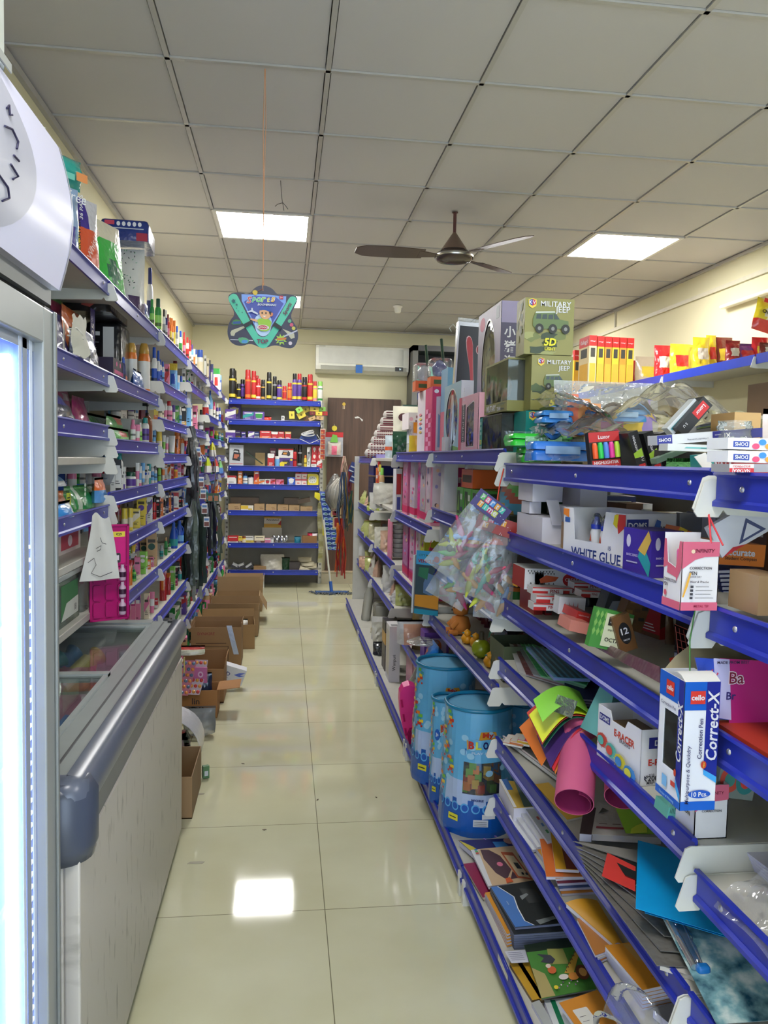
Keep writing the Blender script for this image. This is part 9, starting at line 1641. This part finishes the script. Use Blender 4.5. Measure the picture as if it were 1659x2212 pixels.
a=MB();a.pz(smooth([(-.025,-.02),(.055,-.02),(.06,.09),(.03,.10),(-.03,.10)],1),(0,-.004,0.015),(1,0,0),(0,0,1),.04,M((150,14,80),.35));a.bd('dark_base',T);a=MB();[a.box(-.036,-.028,-.034,-.03,.08+.08*k,.12+.08*k,M((180,20,90),.3)) for k in range(3)];a.bd('clasps',T)
T=th('grey_bolster','grey plastic wrapped roll with white end leaning behind the pink toy','roll',(.70,4.06,z9+.06),rot=(.75,0,.25));a=MB();a.la([(.02,0),(.07,.005),(.078,.03),(.078,.26),(.065,.30),(.02,.31)],M((110,112,112),.25,'g'),n=20);a.bd('wrapped_roll',T);a=MB();a.la([(.079,.10),(.079,.14)],(214,212,208),n=20,cap=False);a.la([(.0795,.02),(.0795,.08)],(206,130,156),n=20,cap=False);a.bd('paper_band',T)
bag('toy_bag','large clear bag of red brown toys beside the far My Blocks bag','bag',(.755,3.44,z9),.17,.40,.12,CLEAR(),'y',260,lambda p,q:(150,66,50) if(.35<p<.8 and.5<q<.72) else((150,60,110) if.3<p<.6 and.15<q<.25 else CLEAR()),cr=.012)
# ---------------- other shelves of bays three to six
zB2,zB3,zB4=D(1.22),D(.965),D(.72);zC4=D(.41)
T=th('toy_car_blister','orange and purple blister packed toy lying on green boxes, third bay','toy',(.80,3.16,zB2+.125));a=MB();a.box(-.06,.08,-.10,.10,0,.075,M((214,96,30),.35));F=Frame((-.06,.10,0),(0,-1,0),(0,0,1),.2,.075);a.rc(F,.1,.3,.9,.7,(80,70,40));a.bd('card_base',T);a=MB();a.rb(-.055,.075,-.09,.09,.076,.12,.02,CLEAR());a.bd('blister',T)
def ben(a,N_,A_,T_):
 for F in(N_,A_):a.rc(F,.08,.1,.5,.9,(40,60,40));a.fp(F,[(.15,.2),(.4,.2),(.3,.8)],(130,190,60));a.rc(F,.6,.2,.9,.35,(60,50,110));a.rc(F,.6,.6,.9,.8,(190,200,190))
for i,(y0,y1,lab) in enumerate([(3.20,3.32,'green and violet alien toy box, farthest on the third bay second shelf'),(3.06,3.18,'green and violet toy box in the middle, third bay second shelf'),(2.92,3.04,'bright green and black toy box, third bay second shelf')]):ysp(y0,y1,.735,.87,zB2,.122,'toy_box',lab,'toy box',(80,150,60),ben)
ysp(2.60,2.86,.76,.95,zB2,.05,'play_mat_pack','black and lime edged flat toy tray, third bay second shelf','toy',(36,48,40),lambda a,N_,A_,T_:a.rc(A_,.1,.6,.9,.95,(110,210,90)))
bag('play_mat','rainbow printed play ball in clear bag, third bay second shelf','ball',(.82,2.74,zB2+.052),.24,.15,.12,foil((196,130,80)),'-x',262,lambda p,q:M([(120,200,110),(206,120,80),(190,150,80),(90,170,210),(200,110,90)][int(p*3+q*5)%5],.35))
ysp(3.60,3.68,.735,.80,zB3,.60,'white_panel_box','tall plain white carton standing at the joint of third and fourth bays','carton',(200,200,206),None)
fill('third shelf of gondola, third bay',-1,.74,.965,2.52,3.55,'XSJX',['lg','or','yl','gn','bk','mg'],701,.08,.15,.09)
T=th('toy_basket_ball','orange toy ball on the third bay third shelf','ball',(.745,3.40,zB3+.045));a=MB();a.la([(.045*math.sin(PI*k/12)+.0005,-.045*math.cos(PI*k/12)) for k in range(13)],(222,96,30),n=20);a.bd('ball',T);a=MB();a.la([(.0455,-.002),(.0455,.002)],(90,40,20),n=20,cap=False,rot=Matrix.Rotation(.5,3,'X'));a.la([(.0455,-.002),(.0455,.002)],(90,40,20),n=20,cap=False,rot=Matrix.Rotation(1.9,3,'X'));a.bd('seams',T)
T=th('teddy_toy','orange brown plush toy sitting on the third bay fourth shelf','soft toy',(.745,3.23,zB4));BRW=M((190,116,44),.8)
a=MB();a.la([(.001,0),(.038,.008),(.045,.04),(.035,.075),(.001,.085)],BRW,n=16);a.bd('torso',T);a=MB();a.la([(.001,0),(.03,.012),(.036,.035),(.028,.058),(.001,.066)],BRW,(0,0,.078),16);[a.la([(.001,-.01),(.011,0),(.001,.012)],BRW,(0,s_*.027,.138),8) for s_ in(-1,1)];a.bd('head',T)
a=MB();[a.la([(.001,-.003),(.0035,0),(.001,.003)],M((20,16,14),.2),(-.033,s_*.013-.006,.118),6) for s_ in(-1,1)];a.la([(.001,-.003),(.005,0),(.001,.003)],M((40,24,16),.3),(-.038,-.004,.106),6);a.bd('face',T);
for s_ in(-1,1):a=MB();a.tu([(-.02,s_*.03,.06),(-.045,s_*.035,.035)],.011,BRW,8);a.bd('arm',T);a=MB();a.tu([(-.02,s_*.025,.015),(-.055,s_*.03,.012)],.014,BRW,8);a.bd('leg',T)
for i,(y,z_,lab) in enumerate([(3.06,.0,'yellow orange chick toy in a pale tray, third bay'),(2.70,.0,'yellow orange duck toy farther forward, third bay'),(3.00,.0,'second chick toy touching the first, third bay')]):
 T=th('chick_toy',lab,'toy',(.735+.02*(i==2),y,zB4));a=MB();a.la([(.001,0),(.02,.006),(.024,.022),(.016,.038),(.001,.044)],M((232,160,30),.35),n=12,sy=1.3);a.bd('body',T);a=MB();a.la([(.001,0),(.014,.008),(.015,.02),(.001,.03)],M((232,160,30),.35),(-.004,-.02,.034),10);a.bd('head',T);a=MB();a.la([(.004,0),(.001,.012)],(30,120,130),(-.014,-.022,.05),6,rot=Matrix.Rotation(-PI/2,3,'Y'));a.bd('beak',T)
T=th('toy_frog','olive green smiling toy ball on the third bay fourth shelf','toy',(.735,2.83,zB4));a=MB();a.la([(.036*math.sin(PI*k/10)+.0005,.036-.036*math.cos(PI*k/10)) for k in range(11)],M((150,160,30),.25),n=18);a.tu([(0,0,.07),(0,0,.10)],.01,(70,60,40),8);a.bd('body',T)
T=th('green_planter','dark olive open plastic bin with duck sticker, third bay fourth shelf','bin',(.80,2.60,zB4));a=MB()
for q in((-.07,.07,-.09,-.087),(-.07,.07,.087,.09),(-.07,-.067,-.087,.087),(.067,.07,-.087,.087)):a.box(*q,0,.12,(84,96,70))
a.box(-.07,.07,-.09,.09,0,.003,(84,96,70));a.bd('bin',T);a=MB();F=Frame((-.07,.03,.01),(0,-1,0),(0,0,1),.06,.06);a.fp(F,[(.2,.2),(.6,.1),(.8,.5),(.4,.9)],(206,150,90));a.bd('sticker',T)
bag('toy_bag','clear bag with teal printed card lying on the third bay fourth shelf','bag',(.84,2.95,zB4),.2,.10,.10,HAZE(),'-x',264,lambda p,q:(60,170,140) if p<.4 and q>.3 else HAZE())
fill('fourth shelf of gondola, third bay',-1,.86,.72,2.55,3.6,'XSXJ',['dg','bk','tl','gn','br','mr'],702,.08,.14,.09)
bag('toy_bag','purple orange and blue wrapped pack on the fourth bay lowest raised shelf','pack',(.755,3.86,zC4),.2,.13,.09,foil((110,60,160)),'-x',265,lambda p,q:foil((226,110,60)) if(.3<p<.6 and.4<q<.7) else foil((96,56,150)))
bag('film_bag','folded clear film sheet jutting out above the purple pack','plastic sheet',(.70,3.86,zC4+.13),.2,.012,.16,M((220,230,226),.1,'f',d=.35),'-x',266)
T=th('blue_bucket_toy','bright blue crumpled toy bag with yellow cup, fourth bay lowest raised shelf','toy',(.745,3.74+.02,zC4));a=MB();a.pw(.16,.15,.12,M((30,120,214),.3,'g'),(0,0,0),(0,-1,0),(0,0,1),seed=4,base=1,cr=.014);a.bd('bag',T);a=MB();a.la([(.02,0),(.032,.03)],M((214,200,40),.3),(-.03,-.09,.07),14);a.bd('cup',T)
BAL=[(90,180,90),(226,90,120),(80,150,220),(226,160,50),(70,190,170),(180,40,100),(196,206,70)]
def balloons(label,x,y,z,w,h,rz,rx,ry,head,seed,cols,txt=('Party','Time')):
 from mathutils import Euler
 T=th('balloon_pack',label,'balloon pack',Vector((x,y,z))-Euler((rx,ry,rz)).to_matrix()@Vector((0,0,h)),rot=(rx,ry,rz));rg=random.Random(seed);a=MB();a.box(-w/2,w/2,-.002,0,h*.80,h,M(head,.35));F=Frame((-w/2,-.002,h*.80),(1,0,0),(0,0,1),w,h*.2)
 for i,t_ in enumerate(txt):
  for j,ch in enumerate(t_):a.rc(F,.12+.15*j+.05*i,.55-.38*i,.12+.15*j+.13+.05*i,.88-.38*i,M(BAL[(i*3+j)%7],.4));a.tx(F,ch,.12+.15*j+.065+.05*i,.715-.38*i,h=.24,m=KW,bold=.02)
 for i in range(12):a.dc(F,rg.random(),rg.random(),.012,.02,(220,220,230),6)
 a.bd('header_card',T);a=MB()
 for i in range(15):
  x_,z_=rg.uniform(-w*.36,w*.36),rg.uniform(.04,h*.5);L_=rg.uniform(.03,.055);an=rg.uniform(-1.2,1.2);a.la([(.002,-L_),(.009,-L_*.5),(.011,0),(.006,L_*.7),(.003,L_)],M(rg.choice(cols+[(60,62,66)]),.35),(x_,.008,z_),8,sy=.5,rot=Matrix.Rotation(an,3,'Y'))
 a.bd('balloons',T);a=MB();a.pw(w,h*.84,.035,M((206,210,212),.07,'f',d=.22,ns=9.),(0,.008,0),(1,0,0),(0,0,1),seed=seed,cr=.005);a.bd('clear_pouch',T);return T
balloons('party pack with purple lettered header, front left of the hanging bunch',.650,2.37,1.325,.12,.29,-.1,.12,.62,(50,34,110),1,BAL)
balloons('hanging pack of striped long balloons behind the purple header pack',.655,2.42,1.315,.11,.28,-.1,.10,.45,(60,140,200),2,[(130,190,60),(226,150,50),(60,140,210),(190,40,120)],('He','llo'))
balloons('red and black headed balloon pack in the middle of the bunch',.665,2.38,1.27,.13,.27,-.15,.08,.30,(150,36,26),3,BAL,('PART','Y'))
balloons('orange headed balloon pack at the right of the bunch',.675,2.40,1.24,.12,.30,-.2,.05,.06,(196,80,40),4,BAL,('P','O'))
balloons('dark clear balloon pack hanging lowest in the bunch',.66,2.44,1.24,.14,.30,-.1,.15,.52,(40,40,44),5,BAL,('B','A'))
a=MB();a.tu([(.69,2.44,1.42),(.67,2.41,1.37),(.655,2.38,1.32)],.0022,(214,70,50),6);tag(a.bd('orange_string'),'orange string holding the hanging balloon packs','string')
T=th('vehicle_toy_pack','blue City Mini VEHICLE carded toy pack hanging at the third bay','toy pack',(.665,3.60,.72),rot=(.0,.02,-.55));a=MB();h=.30;a.box(-.06,.06,-.003,0,0,h,M((60,80,90),.3));F=Frame((-.06,-.003,0),(1,0,0),(0,0,1),.12,h);a.rc(F,0,.78,1,1,(60,160,214));a.tx(F,'VEHICLE',.42,.84,w=.7,m=(150,30,50),bold=.03);a.tx(F,'CITY MINI',.38,.93,w=.55,m=(60,110,60));a.dc(F,.85,.88,.12,.05,(180,40,60),12)
a.fp(F,[(.35,.34),(.7,.3),(.9,.42),(.85,.62),(.5,.66),(.35,.5)],(90,120,160));a.fp(F,[(.0,.12),(1,.1),(1,.32),(0,.3)],(206,140,40));a.fp(F,[(.1,.6),(.5,.55),(.55,.74),(.15,.74)],(50,120,90));a.rc(F,0,0,1,.08,(30,140,170));a.bd('card',T);a=MB();a.box(-.075,-.066,-.004,.03,0,h*.92,M((206,212,216),.3));a.bd('side_panel',T);a=MB();a.tu([(0,0,h),(.01,0,h+.05)],.0018,(200,80,50));a.bd('string',T)
zC2,zC3,zC4=D(1.125),D(.75),D(.41)
def pinkb(seed,c2=(226,214,222)):
 def f(a,N_,A_,T_):
  rg=random.Random(seed)
  for F in(N_,A_):a.fp(F,[(.1,.2),(.9,.2),(.9,.95),(.1,.95)],M(c2,.25));a.rc(F,.0,.04,1,.16,(206,30,90));[a.dc(F,rg.uniform(.3,.7),rg.uniform(.25,.9),.12,.03,M(rg.choice([(226,180,150),(206,60,130),(150,140,200),(90,70,80)])),8) for _ in range(5)]
 return f
for i,(y0,y1,x0,c_,c2,lab) in enumerate([(4.66,4.86,.73,(206,100,140),(214,120,160),'tall dusty pink doll box at the far side of the fourth bay second shelf'),(4.46,4.63,.74,(196,190,196),(206,190,206),'tall grey windowed doll box, second from far, fourth bay second shelf'),(4.32,4.42,.75,(226,20,130),(230,40,150),'tall hot pink narrow box, fourth bay second shelf'),(4.10,4.28,.74,(170,160,166),(190,180,186),'tall silver wrapped doll box, fourth bay second shelf'),(3.90,4.05,.73,(226,150,176),(214,196,206),'tall pink and clear doll box nearest, fourth bay second shelf')]):ysp(y0,y1,x0,x0+.07,zC2,.33,'doll_box',lab,'doll box',c_,pinkb(i,c2))
for i,(y0,y1,c_,c2,lab) in enumerate([(4.62,4.84,(150,30,110),(190,120,170),'purple sequinned doll box, farthest on the fourth bay third shelf'),(4.38,4.58,(206,60,140),(214,170,196),'magenta doll box, second on the fourth bay third shelf'),(4.24,4.35,(226,206,214),(220,200,210),'pale pink clear doll box on the fourth bay third shelf'),(4.08,4.20,(190,196,40),(206,210,60),'yellow green box on the fourth bay third shelf'),(3.80,4.02,(176,140,90),(206,60,70),'kraft and red printed toy box nearest on the fourth bay third shelf')]):ysp(y0,y1,.735,.815,zC3,.34 if i!=4 else.2,'doll_box',lab,'doll box',c_,pinkb(10+i,c2))
bag('cloth_pack','peach cloth in shiny silver wrap jutting out of the fourth bay','pack',(.70,4.22,zC4+.04),.16,.13,.12,foil((200,150,126)),'y',270,lambda p,q:foil((206,206,206)) if p<.25 or q>.85 else foil((206,156,130)))
bag('cloth_pack','tan plastic wrapped pack behind the peach cloth, fourth bay','pack',(.82,4.25,zC4),.22,.24,.10,foil((150,126,70)),'y',271)
ysp(3.98,4.10,.73,.86,zC4,.15,'toy_box','violet toy box with orange picture, fourth bay lowest raised shelf','toy box',(110,70,170),lambda a,N_,A_,T_:(a.rc(N_,.1,.2,.9,.8,(206,190,226)),a.dc(N_,.5,.5,.2,.25,(226,120,60))))
T=th('pink_tray','bright pink plastic tray, fourth bay lowest raised shelf','tray',(.73,4.66,zC4));a=MB();a.rb(-.045,.045,-.10,.10,0,.045,.012,M((226,40,110),.35));a.bd('tray',T)
ysp(4.3,4.36,.72,.80,zC4,.10,'maroon_box','maroon carton beside the pink tray','carton',(130,24,40),None)
ysp(4.62,4.78,.635,.70,z9,.34,'appliance_box','tall narrow white Wonpuri box on the base shelf','box',(206,204,206),lambda a,N_,A_,T_:(a.tx(N_,'Wonpuri',.5,.35,w=1.5,m=(40,40,44),rot=PI/2),a.rc(A_,.1,.1,.9,.9,(196,190,176)),a.rc(T_,.2,.1,.8,.4,(120,120,124))))
for i,(z_,h_,c_,lab) in enumerate([(0,.09,(60,50,50),'dark brown box at the bottom of the small stack by the white box'),(.092,.075,(66,60,66),'grey brown box second in the small stack'),(.169,.075,(186,140,50),'mustard box third in the small stack'),(.246,.07,(30,28,30),'black box on top of the small stack')]):ysp(4.86,5.02,.64,.73,z9+z_,h_,'perfume_box',lab,'box',c_,lambda a,N_,A_,T_:a.rc(N_,.2,.4,.6,.6,(190,180,170)))
for i in range(2):ysp(4.02+.26*i,4.24+.26*i,.72,.92,z9,.24,'storage_box',['nearer','farther'][i]+' dusty pink cardboard gift box on the fourth bay base','box',(196,140,160),lambda a,N_,A_,T_:(a.rc(N_,.1,.05,.9,.6,(196,90,130)),a.rc(N_,.1,.7,.9,.9,(180,160,140))))
ysp(4.83,4.845,.64,.75,z9+.318,.008,'black_comb','black plastic clips lying on the stack top','clips',(40,42,44),None)
bag('black_bag','crumpled dark grey plastic pack beside the small stack, base shelf','bag',(.665,5.3,z9),.10,.09,.1,foil((54,56,56)),'y',274,cr=.02)
zD1,zD2,zD3,zD4=D(1.467),D(1.13),D(.785),D(.506)
ysp(5.02,5.10,.705,.745,1.055,.33,'toothbrush_box','long white and red toothbrush style box hung by the fifth bay bracket','box',(214,214,218),lambda a,N_,A_,T_:(a.rc(N_,.1,.5,.9,.9,(190,50,50)),a.rc(N_,0,0,1,.1,(30,130,170)),a.rc(N_,.2,.2,.8,.45,(60,70,150))),rz=.1)
row('second shelf of gondola, fifth bay',-1,.715,1.13,(740,940,.1356),'620,520,90,B,tn,lg,wh 540,520,34,X,or,rd 570,420,30,X,rd,or 585,470,30,X,or,yl',303)
bag('paper_roll_pack','clear wrapped paper plates pack on the fifth bay second shelf','pack',(.755,5.75,zD2),.22,.15,.12,foil((190,188,176)),'y',275,cr=.008)
bag('tan_pouch','tan printed pouch beside the long white box','pouch',(.80,5.08,zD2),.12,.30,.06,foil((170,130,96)),'y',276)
fill('back of second shelf of gondola, fifth bay',-1,.86,1.13,5.0,6.1,'XSX',['bk','rd','or','mr','br'],705,.2,.3,.1)
T=th('foil_tray_pack','pink backed clear pack of foil bowls, fifth bay third shelf','pack',(.76,5.28,zD3));a=MB();a.box(-.05,-.042,-.10,.10,0,.26,(214,130,156));a.bd('pink_card',T);a=MB();[a.la([(.035,0),(.05,.03)],M((196,196,194),.25,'g'),(.012,0,.01+.032*k),18) for k in range(7)];a.bd('foil_bowls',T)
rgp=random.Random(33)
PCOL=[(206,204,190),(214,214,206),(196,190,150),(200,200,196),(214,176,150),(190,196,120)]
def heap(loc,x0,x1,y0,y1,z,n,seed,hmax=.16):
 rg=random.Random(seed);k=0;tries=0
 while k<n and tries<400:
  tries+=1;y,x=rg.uniform(y0,y1),rg.uniform(x0,x1);w,h=rg.uniform(.10,.17),rg.uniform(.08,hmax)
  if not free(x,y,z,.055,h):continue
  OCC.append((x,y,z,.055,h));c_=rg.choice(PCOL);sp=rg.random()<.35
  o=bag('pouch',None,None,(x,y,z),w,h,.07,foil(c_),'y' if rg.random()<.5 else '-x',seed*50+k,(lambda p,q,s_=rg.choice([(190,60,60),(214,206,120),(120,90,80)]):foil(s_) if.35<q<.6 and.25<p<.75 else foil(c_)) if sp else None,rg.uniform(0,.12),rg.uniform(-.4,.4),.012);nm=['cream','white','straw','silver','peach','pale lime'][PCOL.index(c_)]
  put(o,nm+(' printed' if sp else ' plain')+' crinkled pouch',nm+' pouch',loc,'pouch','pouches on the '+loc);k+=1
heap('third shelf of gondola, fifth bay',.735,.80,5.45,6.05,zD3,5,41);heap('back of third shelf, fifth bay',.88,.98,5.1,6.05,zD3,5,42,.22)
heap('lowest raised shelf of gondola, fifth bay',.735,.80,5.0,6.05,zD4,7,43,.2);heap('back of lowest raised shelf, fifth bay',.88,.98,5.0,6.05,zD4,5,44,.22)
heap('base shelf of gondola, fifth bay',.66,.74,5.5,6.0,z9,3,45,.3)
T=th('plastic_bottle','tall frosted plastic bottle in clear wrap on the far base shelf','bottle',(.68,6.45,z9),rot=(0,.12,0));a=MB();a.la([(.035,0),(.04,.02),(.04,.22),(.02,.28),(.018,.33)],M((196,196,186),.12,'f',d=.5),n=16);a.bd('bottle',T)
T=th('plastic_canister','clear ribbed plastic canisters wrapped together on the far base shelf','canister',(.76,5.95,z9));a=MB();[a.la([(.06,0),(.062,.10),(.055,.105),(.062,.115),(.062,.2),(.05,.22)],M((190,190,180),.1,'f',d=.45),(0,.13*k,0),18) for k in range(2)];a.bd('canisters',T)
zE1,zE2,zE3,zE4=D(1.467),D(1.035),D(.782),D(.497)
for i in range(6):ybox(6.55,6.95,.735,.98,zE2+.0+.045*i,.043,'folded_cloth',['lowest','second','third','fourth','fifth','topmost'][i]+' navy folded cloth pack in the far bay pile','cloth pack',[(150,150,60),(30,70,60),(24,30,60),(20,26,66),(26,30,70),(24,28,60)][i],lambda a,N_,A_,T_:a.rc(N_,.1,.3,.35,.7,(170,176,190)),-1,group='navy folded cloth packs')
ybox(6.6,7.0,.74,.98,zE2+.285,.10,'blue_carton','royal blue carton at the top of the far bay','carton',(16,30,130),None,-1)
bag('green_pouch','pale lime pouch lying on the far bay second shelf','pouch',(.735,6.42,zE2),.13,.05,.06,foil((180,196,90)),'y',280)
heap('second shelf of gondola, last bay',.735,.80,6.25,6.45,zE2,1,46);heap('second shelf, far part of last bay',.735,.80,7.05,7.35,zE2,3,47,.14)
heap('third shelf of gondola, last bay',.735,.80,6.3,7.35,zE3,9,48,.15);heap('lowest raised shelf of gondola, last bay',.735,.80,6.3,7.35,zE4,8,49,.18);heap('back of third shelf, last bay',.9,.98,6.3,7.35,zE3,6,50,.2)
fill('back of top shelf of gondola, last bay',-1,.80,1.467,6.6,7.3,'XS',['pu','gy','wh'],706,.06,.12,.1)
ysp(6.25,6.30,.72,.82,zD1,.03,'lilac_box','lilac flat box on the top shelf end','box',(140,130,190),None)
fill('back of second shelf of gondola, second bay',-1,.93,1.225,1.3,2.35,'XBX',['bk','gy','nv','br','wh'],707,.10,.14,.1)
fill('back of third shelf of gondola, second bay',-1,.92,1.01,1.3,2.40,'XXS',['mr','rd','bk','br','gn','wh'],708,.10,.16,.1)
fill('back of fourth shelf of gondola, second bay',-1,.96,.812,1.3,2.40,'XLX',['bk','br','mr','nv'],709,.08,.14,.1)
fill('back of fifth shelf of gondola, second bay',-1,.98,.55,1.3,2.40,'XLX',['bk','nv','br','wh'],710,.07,.12,.1)
fill('back of second shelf of gondola, third bay',-1,.92,1.22,2.55,3.6,'XXX',['bk','dg','nv'],711,.12,.2,.1)
fill('back of second shelf of gondola, fourth bay',-1,.88,1.125,3.8,4.85,'XXX',['pk','bk','mg','gy'],712,.22,.3,.1)
fill('back of third shelf of gondola, fourth bay',-1,.88,.75,3.8,4.85,'XXX',['pk','br','mg','gy'],713,.2,.28,.1)
fill('base shelf of gondola behind the books, second bay',-1,.88,.115,1.3,2.35,'XLX',['nv','br','wh','gy'],714,.10,.16,.1)
# ================================================================== cereal shelf on the right wall
T=th('wall_shelf','blue edged wall shelf carrying cereal packs on the right wall','shelf',(2.92,5.6,2.1));a=MB();a.box(-.20,.19,-2.4,2.2,-.036,-.012,DECK);sh=a.bd('shelf',T)
for yy0 in(-2.4,-1.26,-.12,1.02):
 a=MB();a.box(-.206,-.200,yy0+.008,yy0+1.13,-.056,.002,M((30,60,180),.3));a.bd('price_rail',sh);a=MB();a.pz([(-.235,-.075),(-.215,-.012),(.19,-.012),(.19,-.08),(-.2,-.08)],(0,yy0,0),(1,0,0),(0,0,1),.004,BRK);a.bd('bracket',sh)
zK=2.0885
def kel(a,N_,A_,T_):
 for F in(N_,A_):a.rc(F,0,.78,1,1,(200,36,36));a.tx(F,"Kellogg's",.5,.88,w=.7,m=KW,skew=.2);a.rc(F,.2,.55,.8,.74,(60,60,56));a.rc(F,.1,.0,.9,.42,(222,170,60));
x0,yK=2.80,6.1
for i in range(5):
 u0,u1=1290+i*16,1305+i*16;P,Q=ony(u0,778,yK),ony(u1,778,yK)
 ysp(yK,yK+.22,P.x,Q.x-.002,zK,zat(726+i*1.0,P.x,yK)-zK,'cereal_box',['leftmost','second','third','fourth','rightmost'][i]+' of five Kellogg cereal boxes on the right wall shelf','cereal box',(206,150,60) if i%2 else(214,190,60),kel,group='upright cereal boxes')
ysp(yK,yK+.22,ony(1272,778,yK).x,ony(1288,778,yK).x,zK,zat(724,2.4,yK)-zK,'cereal_box','cream sided cereal box left of the five on the right wall shelf','cereal box',(226,206,160),kel)
ysp(7.2,7.4,ony(1240,800,7.2).x,ony(1254,800,7.2).x,zK,.42,'cereal_box','single yellow cereal box seen just right of the jeep boxes','cereal box',(222,170,50),kel)
BG=[((150,24,30),'dark red'),((222,196,40),'yellow'),((120,40,30),'brown'),((196,30,36),'red'),((110,50,130),'purple'),((206,190,170),'cream')]
for i,(u,v,w,ci,lab) in enumerate([(1312,770,60,0,'low dark red pouch before the cereal boxes'),(1350,768,50,3,'low red pouch right of the first'),(1400,742,60,5,'grey blue printed pouch seen through the clear bag'),(1432,735,40,3,'red topped pouch seen through the clear bag'),(1470,715,50,1,'yellow pouch at the left of the cereal bags'),(1492,712,56,1,'yellow and red pouch marked with black square'),(1515,728,40,1,'small yellow pouch lettered CHOCOS low in the row'),(1536,690,24,1,'slim yellow edged brown pouch standing upright'),(1562,728,44,2,'cream and maroon oats pouch in the middle of the row'),(1584,735,34,0,'red pouch beside the oats pouch'),(1612,742,52,4,'purple and white chocolate pouch'),(1642,728,40,3,'red and white pouch near the right edge'),(1660,740,40,2,'maroon pouch at the right edge')]):
 xx=2.82+.09*(i%3);y=yat(u,xx,2.2);P=ony(u,v,y);h=max(.08,min(.26,P.z-zK));c_=BG[ci][0];c2=[(214,206,190),(206,40,40),(226,200,60)][i%3]
 o=bag('cereal_pouch',lab,'pouch',(xx,y,zK),w*y/FPX,h,.10,foil(c_),'y',300+i,lambda p,q,c_=c_,c2=c2:foil(c2) if(.2<p<.8 and.3<q<.65) else foil(c_),.05,0,.014)
T=th('cereal_pouch','yellow Chocos pouch tilted on top of the other cereal bags','pouch',(3.0,4.72,zat(718,3.0,4.72)),rot=(-.1,.25,0));a=MB();a.pw(.18,.21,.07,foil((222,200,40)),seed=9,cr=.008,mfun=lambda p,q:foil((206,50,40)) if q<.3 else(foil((222,214,190)) if(p-.5)**2*2+(q-.55)**2<.06 else foil((222,200,40))));a.bd('pouch_body',T);a=MB();F=Frame((-.09,-.040,0),(1,0,0),(0,0,1),.18,.21);a.tx(F,'CHOCOS',.5,.55,w=.7,m=(40,24,20),bold=.04,skew=.1);a.rc(F,.12,.82,.3,.95,(200,40,40));a.bd('lettering',T)
T=th('wall_shelf','lower shelf edge with brown cartons just below the cereal shelf','shelf',(2.95,4.6,1.75));a=MB();a.box(-.15,.16,-1.2,1.5,-.02,0,DECK);a.bd('shelf',T)
ybox(3.6,4.6,2.84,3.1,1.751,.2,'carton','brown carton on the lower right wall shelf','carton',(96,74,52),None,-1)
finish_labels()
_s={}
for o in scn.objects:
 if o.parent is None and 'label' in o:
  _s.setdefault(o['label'],[]).append(o.name)
  if len(o['label'].split())>16:print('LONG',o['label'])
for k,v in _s.items():
 if len(v)>1:print('DUPLABEL',k,v[:4])
print('THINGS',sum(1 for o in scn.objects if o.parent is None and 'label' in o))
